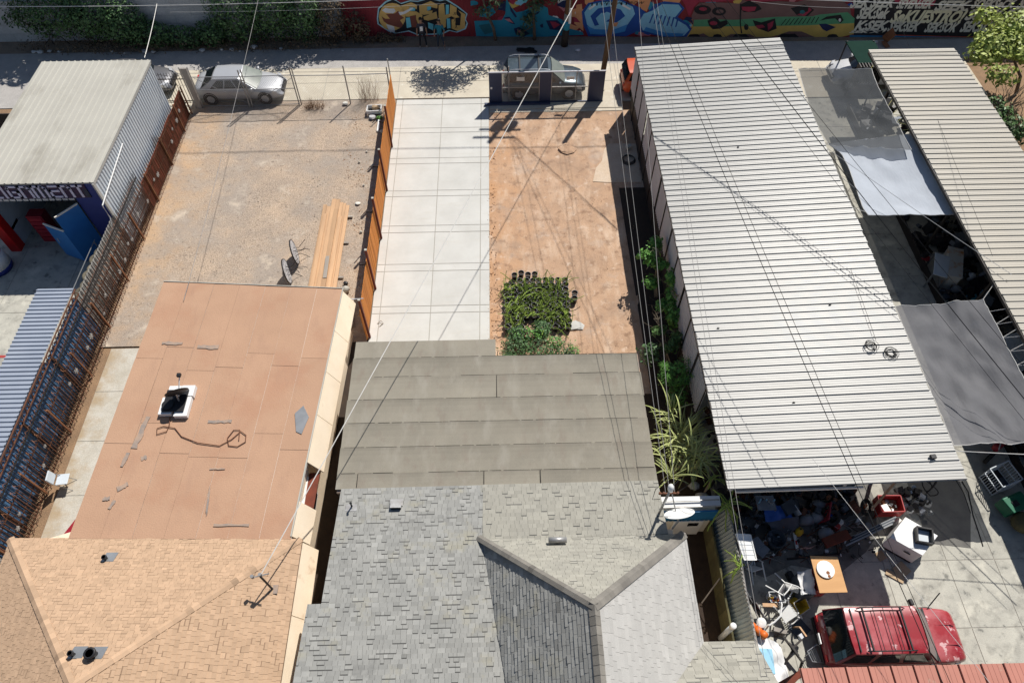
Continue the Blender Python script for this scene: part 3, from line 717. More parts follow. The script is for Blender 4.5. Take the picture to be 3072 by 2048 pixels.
# inside the bay
k = MB(); k.b6(X0-3,X1-.1,27.5,27.55,0,3.8); k.build('bay_wall', 'iron_black', sh)
t = thing('tool_cabinet', 'tall dark red tool cabinet standing inside the open shop bay', 'cabinet', (-21.1,24.4,0))
mat('cab_red', (.30,.02,.03), (.22,.015,.03), 2, .4)
k = MB(); k.b6(-21.45,-20.75,23.1,23.6,0,1.6); k.build('body', 'cab_red', t)
for i in range(6): k = MB(); k.b6(-21.40,-20.80,23.06,23.1,.12+.24*i,.32+.24*i); k.build('drawer', 'cab_red', t)
t = thing('lift_column', 'slanting bright red vehicle lift column at the shop bay', 'lift', (-22.6,22.9,0))
mat('bright_red', (.55,.015,.015), (.45,.012,.012), 2, .35)
k = MB(); k.b6(-22.75,-22.3,22.5,22.95,0,2.2); k.build('column', 'bright_red', t)
k = MB(); k.b6(-22.7,-22.35,22.95,23.6,.9,1.05); k.build('arm', 'cab_red', t)
# open blue bay door leaf
t = thing('bay_door', 'bright blue folded steel door standing open at the shop bay', 'door', (-19.3,22.3,0))
def leaf(a, b_, z0, z1, m, par, nm, th=.05):
    a = Vector(a); b_ = Vector(b_); d = (b_-a).normalized(); n = Vector((-d.y,d.x))*th/2
    k = MB(); k.prism([tuple(a-n),tuple(b_-n),tuple(b_+n),tuple(a+n)], z0, z1); return k.build(nm, m, par)
leaf((-18.38,22.65),(-19.05,21.8), .04, 2.75, 'door_blue', t, 'leaf')
d = leaf((-19.05,21.78),(-20.1,22.25), .04, 2.0, 'door_blue', t, 'leaf')
k = MB(); k.bar((-19.05,21.75,2.02),(-20.1,22.22,2.02),.06); k.bar((-18.38,22.65,2.77),(-19.05,21.8,2.77),.06); k.build('edge_rail', 'off_white', t)
k = MB(); k.bar((-19.9,22.12,1.2),(-19.85,22.05,1.0),.03); k.build('handle', 'cast_silver', t)
# printed barrel display at the picture edge
t = thing('tyre_display', 'red white and blue round tyre display with black lettering beside the shop bay', 'display', (-22.75,21.4,0))
k = MB(); k.lathe([(.62,0),(.66,.28)],24,(-22.95,21.5,0)); k.build('base', 'shop_blue', t, True)
k = MB(); k.lathe([(.66,.28),(.60,.95)],24,(-22.95,21.5,0)); k.build('drum', 'white_paint', t, True)
k = MB(); k.lathe([(.60,.95),(.45,1.35),(0,1.4)],24,(-22.95,21.5,0)); k.build('top', 'bright_red', t, True)
def text(s, size, M, m, parent, name='lettering', ext=.004, off=0.0, shear=0.0, label=None):
    cu = bpy.data.curves.new(name, 'FONT'); cu.body = s; cu.size = size; cu.extrude = ext; cu.offset = off; cu.shear = shear; cu.resolution_u = 2
    o = bpy.data.objects.new(name, cu); col.objects.link(o)
    dg = bpy.context.evaluated_depsgraph_get(); dg.update()
    me = bpy.data.meshes.new_from_object(o.evaluated_get(dg)); bpy.data.objects.remove(o)
    me.transform(M); me.materials.clear(); me.materials.append(MT[m])
    r = bpy.data.objects.new(name, me); col.objects.link(r)
    if parent is not None:
        r.parent = parent; r.matrix_parent_inverse = Matrix.Translation(-Vector(parent['_w'])) if '_w' in parent else Matrix()
    return r
# letters wrap round the drum
for i, ch in enumerate('Goodrich'):
    a = -PI/2 + .62 - (7-i)*.155
    text(ch, .30, Matrix.Translation((-22.95+.645*math.cos(a), 21.5+.645*math.sin(a), .52)) @ Matrix.Rotation(a+PI/2,4,'Z') @ Matrix.Rotation(PI/2,4,'X'), 'black_plastic', t, 'lettering', .004, .004, .15)
# tyres stacked along the sheet fence
def tyre(name, x, y, z, r, w, lab, grp=None, tilt=0, rz=0, m='rubber', cat='tyre'):
    M = Matrix.Rotation(rz,4,'Z') @ Matrix.Rotation(tilt,4,'X')
    k = MB(); k.lathe([(r*.58,-w*.45),(r*.85,-w*.5),(r*.97,-w*.4),(r,-w*.2),(r,w*.2),(r*.97,w*.4),(r*.85,w*.5),(r*.58,w*.45),(r*.58,-w*.45)], 20, (x,y,z), M=M, cap=False)
    o = k.build(name, m, smooth=True); return tag(o, lab, cat, grp)
mat('tyre_dusty', (.16,.14,.10), (.08,.075,.06), 3, .9, rand=.2)
for i in range(7):
    tyre('tyre', -17.62, 18.4+i*.46, 1.12+.1*(i%2), .33, .24, 'dusty tyre lying on the rack behind the white sheet fence', 'tyres racked behind the sheet fence', .35, 1.2, 'tyre_dusty')
t = thing('tyre_rack', 'thin steel pipe tyre rack behind the white sheet fence', 'rack', (-17.65,19.9,0))
k = MB()
for y in (18.1,21.6): k.tube([(-17.95,y,0),(-17.95,y,1.5)],.02,6); k.tube([(-17.4,y,0),(-17.4,y,1.4)],.02,6)
k.build('upright', 'steel', t)
k = MB(); k.tube([(-17.95,18.0,1.5),(-17.95,21.7,1.5)],.02,6); k.tube([(-17.4,18,.85),(-17.4,21.7,.85)],.02,6); k.tube([(-17.9,18,.85),(-17.9,21.7,.85)],.02,6); k.build('rail', 'steel', t)
# thin lamp arm on the shop wall
t = thing('wall_lamp_arm', 'long thin white pipe arm fixed to the shop side wall', 'lamp arm', (-17.1,23.0,2))
k = MB(); k.tube([(-17.15,25.9,3.3),(-17.1,22.3,2.95)],.025,6); k.build('arm', 'white_paint', t); k = MB(); k.tube([(-17.1,22.3,2.95),(-17.15,22.35,2.2),(-17.15,22.0,1.6)],.02,6); k.build('bracket', 'white_paint', t)

# --- sheet fences and awning along the boundary
t = thing('white_sheet_fence', 'white corrugated sheet fence between the workshop and rusty iron fence', 'fence', (-17.25,20.3,0))
for i in range(6):
    k = MB(); w = 4.75/6; ribsheet(k, (-17.25,17.93+i*w,0), (0,1,0),(0,0,1),(1,0,0), rprof(4,w/4,.03,.5,.25), 2.0+J(.01)); k.build('fence_sheet', 'white_metal', t)
k = MB(); k.b6(-17.30,-17.2,17.84,17.92,0,2.15); k.build('post', 'rust', t)
t = thing('blue_sheet_wall', 'blue corrugated sheet wall under the striped lilac awning', 'wall', (-17.15,12.5,0))
for i in range(12):
    k = MB(); w = 12.0/12; ribsheet(k, (-17.18,5.85+i*w,0), (0,1,0),(0,0,1),(1,0,0), rprof(5,w/5,.03,.5,.25), 2.25); k.build('wall_sheet', 'blue_metal', t)
for y in (6.6,9.2,12.2,15.0): k = MB(); k.b6(-17.12,-17.06,y-.05,y+.05,0,2.2); k.build('post', 'rust', t)
t = thing('striped_awning', 'lilac ribbed sheet awning with dark ribs beside the blue wall', 'awning', (-17.8,12,0))
for i in range(13):
    k = MB(); w = .95; y = 18.1-(i+1)*w
    ribsheet(k, (-18.55,y,2.52), (0,1,0),(1,0,0),(0,0,1), rprof(5,w/5,.045,.42,.2), 1.42); k.build('awning_sheet', 'lilac_metal', t)
k = MB(); zz = 2.46
k.bar((-17.1,5.8,zz),(-17.1,18.1,zz),.04); k.bar((-17.1,5.8,zz-.28),(-17.1,18.1,zz-.28),.04)
for i in range(40): y = 5.9+i*.305; k.bar((-17.1,y,zz-.28),(-17.1,y+.15,zz),.025); k.bar((-17.1,y+.15,zz),(-17.1,y+.305,zz-.28),.025)
k.build('edge_truss', 'rust', t)

# --- rusty iron fence (boundary of the gravel lot)
fe = thing('rusty_iron_fence', 'long rusty iron bar fence with white castings along the gravel lot', 'fence', (-16.85,20,0))
bm_ = {}
def unit_bar(m, nm, d):
    key = (m, d)
    if key not in bm_:
        me = bpy.data.meshes.new(nm); b = MB(); b.box((0,0,d[2]/2), d); me.from_pydata(b.v, [], b.f); me.materials.append(MT[m]); bm_[key] = me
    return bm_[key]
y = 7.0; FX = -16.85
while y < 32.3:
    o = obj('bar', unit_bar('rust', 'bar', (.024,.024,1.5)), fe); o.location = (FX+J(.015), y+J(.01), .05); o.rotation_euler = (J(.02), J(.02), J(.4))
    y += .132
for y in (8.0,10.5,13.02,15.55,18.0,20.6,23.13,25.7,28.3,30.9,32.4):
    k = MB(); k.box((FX+.03,y,.85),(.06,.06,1.7)); k.build('post', 'rust_orange', fe)
for z in (.12,.75,1.42): k = MB(); k.b6(FX-.028,FX-.012,7.0,32.4,z-.02,z+.02); k.build('rail', 'rust', fe)
def rosette(x, y, z, r):
    k = MB(); 
    for q in range(6):
        a = q*PI/3+J(.2); k.box((x, y+math.cos(a)*r*.6, z+math.sin(a)*r*.6), (.03, r*.75, r*.45), 0, 0, 0, a)
    k.box((x,y,z),(.05,r*.5,r*.5)); return k.build('casting', 'casting_white', fe)
y = 7.6
while y < 31.5:
    if rnd.random() < .72: rosette(FX+.02, y+J(.15), .85+J(.22), .10+J(.04))
    y += .62
k = MB()
for i in range(7): k.b6(FX-.05,FX-.035,25.4+i,26.38+i,.1,1.55)
for i in range(7):
    k = MB(); k.b6(FX-.06,FX-.04,25.2+i*1.02,26.2+i*1.02,.08,1.55+J(.05)); k.build('backing_sheet', 'rust_red', fe)
# rusty spiral wire on the fence top
k = MB(); pts = []
n = 900
for i in range(n):
    y = 7.0 + 19.5*i/n; a = i*.55
    pts.append((FX-.02+.10*math.cos(a)*(.7+.5*mnoise.noise((y,0,0))), y+J(.02), 1.62+.12*math.sin(a)+.05*mnoise.noise((0,y*.7,0))))
k.tube(pts, .009, 3, cap=False); tag(k.build('barbed_coil', 'rust_orange'), 'tangled rusty barbed wire coil along the iron fence top', 'barbed wire')
k = MB(); pts = []
for i in range(500):
    y = 7.0 + 25.0*i/500; a = i*.9
    pts.append((FX+.10+.05*math.cos(a), y, .10+.05*math.sin(a)))
k.tube(pts, .014, 3, cap=False); k.build('bottom_scroll', 'rust', fe)
sp = thing('black_spear_fence', 'black iron spear top fence behind the rusty bars', 'fence', (-17.02,16,0))
y = 7.0
while y < 25.3:
    o = obj('picket', unit_bar('iron_black', 'picket', (.016,.016,2.15)), sp); o.location = (-17.02, y, .05+J(.03)); y += .118
for z in (.3,1.85): k = MB(); k.b6(-17.04,-17.0,7,25.3,z-.02,z+.02); k.build('rail', 'iron_black', sp)
k = MB(); pts = []
for i in range(640):
    y = 7.0 + 18*i/640; a = i*.8; pts.append((-17.0+.035*math.cos(a), y, 2.0+.035*math.sin(a)))
k.tube(pts,.012,3,cap=False); tag(k.build('twisted_cable', 'rust'), 'twisted rusty cable strung along the black spear fence', 'cable')
# dark spiked gate behind the shop corner
t = thing('spiked_gate', 'black spiked iron gate panel between the white shop and rusty fence', 'gate', (-17.1,33.2,0))
for i in range(14): o = obj('picket', unit_bar('iron_black', 'gatepicket', (.02,.02,1.9)), t); o.location = (-18.6+i*.15, 33.3, .03)
for z in (.2,1.55): k = MB(); k.b6(-18.65,-16.55,33.28,33.32,z-.02,z+.02); k.build('rail', 'iron_black', t)
k = MB(); k.tube([(-18.55,33.2,1.7),(-18.0,33.05,2.0),(-17.3,33.2,1.75),(-16.7,33.1,2.0)],.012,5); k.build('wire', 'iron_black', t)
# weathered slab panel at the corner
t = thing('grey_board_panel', 'tall weathered grey board panel at the corner of the chain link fence', 'panel', (-16.45,32.95,0))
k = MB(); k.hexa([(-16.62,32.85,0),(-16.36,32.85,0),(-16.36,32.95,0),(-16.62,32.95,0),(-16.66,32.85,2.45),(-16.34,32.85,2.45),(-16.34,32.95,2.45),(-16.66,32.95,2.45)]); k.build('board', 'grey_wood', t)
k = MB(); k.tube([(-16.30,32.9,0),(-16.28,32.9,2.5)],.03,8); k.tube([(-16.70,32.9,0),(-16.72,32.9,2.5)],.03,8); k.build('pipe_post', 'galv_pipe', t)

# --- chain link fence
def chain(name, parent, x0, x1, z0, z1, y, sp=.11, r=.0045, m='chain'):
    k = MB(); H = z1-z0
    def seg(a, b):
        a = Vector(a); b = Vector(b); d = (b-a).normalized(); u = Vector((0,1,0)); v = d.cross(u)
        q = [u*r, -u*r*.5+v*r*.87, -u*r*.5-v*r*.87]; i = len(k.v)
        k.v += [tuple(a+p) for p in q] + [tuple(b+p) for p in q]
        for j in range(3): k.f.append([i+j, i+(j+1)%3, i+3+(j+1)%3, i+3+j]); k.m.append(0); k.t.append(0)
    c = x0-H
    while c < x1:
        a, b = max(c,x0), min(c+H,x1)
        if b > a: seg((a,y,z0+a-c),(b,y,z0+b-c))
        c += sp
    c = x0
    while c < x1+H:
        a, b = min(c,x1), max(c-H,x0)
        if a > b: seg((a,y+.004,z0+c-a),(b,y+.004,z0+c-b))
        c += sp
    return k.build(name, m, parent, kind='stuff')
cf = thing('chain_link_fence', 'galvanised chain link fence along the alley end of the gravel lot', 'fence', (-11.2,33.05,0))
for x, y in ((-13.75,32.9),(-13.6,32.9),(-11.1,33.08),(-10.98,33.08),(-8.28,33.1),(-6.0,33.0)):
    k = MB(); k.tube([(x,y,0),(x+.02,y,2.3+J(.05))],.035,8); k.build('post', 'galv_pipe', cf)
for (xa, xb, z) in ((-16.3,-11.05,1.85),(-11.05,-6.0,1.85),(-16.3,-11.05,1.05),(-16.3,-11.05,.06)):
    k = MB(); k.tube([(xa,33.0,z),((xa+xb)/2,33.0,z-.015),(xb,33.05,z)],.022,6); k.build('rail', 'galv_pipe', cf)
k = MB(); k.tube([(-16.2,33.0,1.8),(-13.7,33.0,.1)],.014,5); k.tube([(-11.1,33.0,1.7),(-13.6,33.0,.1)],.012,5); k.build('brace', 'galv_pipe', cf)
chain('chain_mesh', cf, -16.3, -11.05, .05, 1.85, 33.0); chain('chain_mesh', cf, -11.0, -6.0, .05, 1.80, 33.06, .13, .003)

# --- orange plank fence along the driveway
pf = thing('plank_fence', 'bright orange stained plank fence beside the pale concrete driveway', 'fence', (-5.78,25,0))
y = 17.05; segs = [17.2,19.83,22.88,26.1,29.36,32.9]
i = 0
while y < 32.85:
    w = .138; h = 1.82 + .02*math.sin(y*.7) + J(.012)
    k = MB(); k.box((-5.80+J(.006), y+w/2, .06+h/2),(.018,w-.008,h), J(.02)); o = k.build('plank', 'fence_wood', pf); y += w
for y in segs[:-1]:
    k = MB(); k.box((-5.71,y,1.28),(.09,.09,2.56)); k.build('post', 'post_redwood', pf)
    k = MB(); k.box((-5.71,y,2.57),(.10,.10,.02)); k.build('post_cap', 'cream_metal', pf)
k = MB(); k.tube([(-5.82,32.95,0),(-5.85,33.0,2.75)],.03,8); k.build('end_pipe', 'galv_pipe', pf)
for z in (.35,1.55):
    for a, b in zip(segs[:-1], segs[1:]): k = MB(); k.b6(-5.86,-5.815,a+.06,b-.06,z-.045,z+.045); k.build('rail', 'post_redwood', pf)
for y in (22.6,25.6,19.5,28.9): k = MB(); k.bar((-5.84,y+.5,1.5),(-6.05,y+.1,1.9),.05); k.build('bracket', 'iron_black', pf)
k = MB(); k.tube([(-6.5,17.75,1.9),(-5.7,17.75,1.95)],.02,6); tag(k.build('brace_pipe', 'pale_metal'), 'thin pale pipe bridging the brown house and the plank fence', 'pipe')

# --- sliding gate
gt = thing('sliding_gate', 'navy blue steel sliding gate with three solid panels and mesh bays', 'gate', (2.5,32.85,0))
GY = 32.86
for (a, b) in ((-.62,.06),(2.10,2.72),(4.76,5.58)):
    k = MB(); k.b6(a,b,GY-.03,GY+.03,.10,1.90); bevel(k.build('solid_panel', 'gate_blue', gt), .008)
for (a, b) in ((.06,2.10),(2.72,4.76)):
    chain('mesh_infill', gt, a+.03, b-.03, .14, 1.88, GY, .10, .005, 'galv_pipe')
    k = MB(); k.b6(a,a+.035,GY-.02,GY+.02,.12,1.9); k.b6(b-.035,b,GY-.02,GY+.02,.12,1.9); k.b6(a,b,GY-.018,GY+.018,.98,1.015); k.build('bay_frame', 'galv_pipe', gt)
    xm = (a+b)/2; k = MB(); k.b6(xm-.22,xm+.2,GY-.04,GY-.028,1.42,1.64); k.build('notice_plate', 'off_white', gt)
k = MB(); k.b6(-.64,5.60,GY-.035,GY+.035,1.90,1.95); k.build('top_rail', 'grey_wallmetal', gt)
k = MB(); k.b6(-.64,5.60,GY-.04,GY+.04,.02,.10); k.build('bottom_rail', 'gate_blue', gt)
k = MB(); k.b6(-.9,2.7,GY-.26,GY-.12,.06,.16); k.build('track', 'gate_blue', gt)
k = MB(); k.b6(.42,.47,GY+.02,GY+.06,.1,2.25); k.build('guide_post', 'galv_pipe', gt); k = MB(); k.b6(-.55,-.45,GY-.045,GY-.03,.95,1.07); k.build('lock_plate', 'white_paint', gt)
k = MB(); k.b6(4.05,4.10,GY+.04,GY+.08,.1,1.9); k.build('guide_post', 'galv_pipe', gt)

# --- long carport in the middle
def carport(name, lab, x0, x1, y0, y1, z, m, pitch, loc, z1=None):
    t = thing(name, lab, 'carport', loc)
    me = None; n = int(round((y1-y0)/pitch)); p = (y1-y0)/n
    z1 = z if z1 is None else z1; za = lambda x: z+(z1-z)*(x-x0)/(x1-x0); tl = math.atan2(z1-z, x1-x0)
    prof = [(0,0),(p*.06,0),(p*.08,.044),(p*.16,.044),(p*.18,0),(p*.42,0),(p*.44,.009),(p*.50,.009),(p*.52,0),(p*.72,0),(p*.74,.009),(p*.80,.009),(p*.82,0),(p*1.06,0)]
    for i in range(n):
        if me is None:
            b = MB(); ribsheet(b, (0,0,0), (0,1,0), (1,0,0), (0,0,1), prof, math.hypot(x1-x0, z1-z)); me = bpy.data.meshes.new('roof_panel'); me.from_pydata(b.v, [], b.f); me.materials.append(MT[m])
        o = obj('roof_panel', me, t); o.location = (x0+J(.02), y0+i*p, z-.001+J(.0016)); o.rotation_euler = (J(.002), -tl, J(.0006))
    for x in (x0+.12, (x0+x1)/2, x1-.12): k = MB(); k.b6(x-.05,x+.05,y0+.05,y1-.05,za(x)-.2,za(x)-.02); k.build('beam', 'off_white', t)
    yy = y0+1.6
    while yy < y1:
        for x in (x0+.5, x1-.9): k = MB(); k.b6(x-.05,x+.05,yy-.05,yy+.05,0,za(x)-.2); k.build('post', 'iron_black', t)
        k = MB(); k.bar((x0+.17,yy,za(x0)-.12),(x1-.17,yy,za(x1)-.12),.08,.13); k.build('rafter', 'off_white', t)
        yy += (y1-y0-2)/5.5
    return t
cp1 = carport('carport', 'long carport with pale ribbed metal roof in the middle of the picture', 6.86, 14.16, 8.62, 32.55, 3.45, 'white_metal', .317, (10.6,20.8,0), 3.84)
cp2 = carport('carport', 'ribbed cream metal carport along the right picture edge', 18.65, 23.0, 7.5, 32.0, 3.45, 'tan_metal', .33, (20.8,20,0))
# side wall of the middle carport: separate ribbed sheets in a dark frame
yy = 12.6
while yy < 32.2:
    w = 1.5; k = MB(); ribsheet(k, (7.02+J(.02), yy+w, 1.0), (0,-1,0), (0,0,1), (-1,0,0), rprof(10,w/10,.022,.5,.25), 2.15+J(.04)); k.build('side_sheet', 'grey_wallmetal', cp1)
    k = MB(); k.b6(6.96,7.0,yy-.04,yy+.0,0,3.2); k.build('side_stud', 'iron_black', cp1); yy += w+.05
k = MB(); k.b6(7.0,7.04,12.6,32.2,0,1.0); k.build('side_skirt', 'iron_black', cp1)
k = MB(); k.b6(6.84,6.90,8.63,32.53,3.36,3.445); k.build('eave_trim', 'iron_black', cp1)
k = MB(); k.bar((7.2,8.72,3.06),(11.2,8.72,3.2),.06,.09); k.build('front_beam', 'white_paint', cp1)
k = MB(); k.b6(18.6,18.64,7.5,31.9,3.30,3.42); k.build('eave_trim', 'iron_black', cp2)
k = MB(); k.b6(18.75,18.80,7.5,31.8,0,.4); k.b6(22.9,22.95,7.5,31.8,0,3.3); k.build('side_skirt', 'iron_black', cp2)
# --- salmon ribbed roof at the bottom right
cs = thing('salmon_canopy', 'salmon pink ribbed metal canopy at the bottom edge', 'canopy', (11.5,2.5,0))
mat('salmon', (.44,.185,.14), (.37,.155,.115), 1.0, .6, rand=.04); spots('salmon', (.40,.30,.22), 3, .62, .72, .6)
for i in range(12):
    k = MB(); w = .64; ribsheet(k, (8.1+i*w,.4,2.5), (1,0,0),(0,1,0),(0,0,1), [(0,0),(.02,0),(.03,.06),(.08,.06),(.09,0),(.2,0),(.21,.008),(.25,.008),(.26,0),(.34,0),(.35,.008),(.39,.008),(.40,0),(.48,0),(.49,.008),(.53,.008),(.54,0),(w+.02,0)], 3.25); k.build('roof_panel', 'salmon', cs)
k = MB(); k.b6(8.1,15.8,.5,.6,0,2.4); k.b6(8.1,15.8,3.5,3.58,2.3,2.45); k.build('beam', 'rust_red', cs)
k = MB(); k.bar((8.2,3.6,2.44),(7.0,2.7,2.4),.14,.1); k.b6(8.05,8.2,3.45,3.58,0,2.42); k.build('post', 'rust_red', cs)
# ------------------------------------------------------------------ painted wall across the alley
yW = lambda x: 39.36 - .03*x
mat('wall_red', (.25,.03,.04), (.18,.022,.03), .8, .7, grain=.08)
PC = dict(sky=(.30,.52,.60),black=(.015,.015,.018),gold=(.56,.36,.12),brown=(.17,.055,.04),white=(.66,.66,.64),cyan=(.14,.48,.58),teal=(.02,.20,.30),dteal=(.02,.12,.15),navy=(.012,.02,.07),pink=(.42,.16,.18),
  crimson=(.28,.03,.06),peach=(.56,.27,.13),dblue=(.015,.07,.28),mblue=(.04,.22,.50),lblue=(.20,.46,.68),taupe=(.15,.09,.085),green=(.08,.26,.14),ochre=(.46,.33,.09),blue=(.02,.14,.30),red2=(.35,.06,.03),letter=(.58,.57,.50),letter2=(.64,.60,.44))
for k_, c_ in PC.items(): c_ = tuple(min(.8, v*1.3) for v in c_); mat('paint_'+k_, c_, tuple(v*.82 for v in c_), 1.6, .75, grain=.06, gscale=20)
gw = thing('graffiti_wall', 'long ribbed alley wall covered in colourful graffiti pieces and block lettering', 'wall', (10,39.4,0))
xx = -9.4
while xx < 36:
    k = MB(); w = 1.2
    e = Vector((1,-.03,0)).normalized()
    ribsheet(k, (xx, yW(xx)+.03, -.05), e, (0,0,1), (-.03*1,-1,0), rprof(6, w/6, .012, .4, .3), 3.5+J(.03)); k.build('wall_sheet', 'wall_red', gw); xx += w
k = MB(); k.add([(-9.5,yW(-9.5)+.06,-.1),(36,yW(36)+.06,-.1),(36,yW(36)+.3,-.1),(-9.5,yW(-9.5)+.3,-.1),(-9.5,yW(-9.5)+.06,3.4),(36,yW(36)+.06,3.4),(36,yW(36)+.3,3.4),(-9.5,yW(-9.5)+.3,3.4)], [(0,1,5,4),(1,2,6,5),(2,3,7,6),(3,0,4,7),(4,5,6,7)]); k.build('wall_core', 'concrete_path', gw)
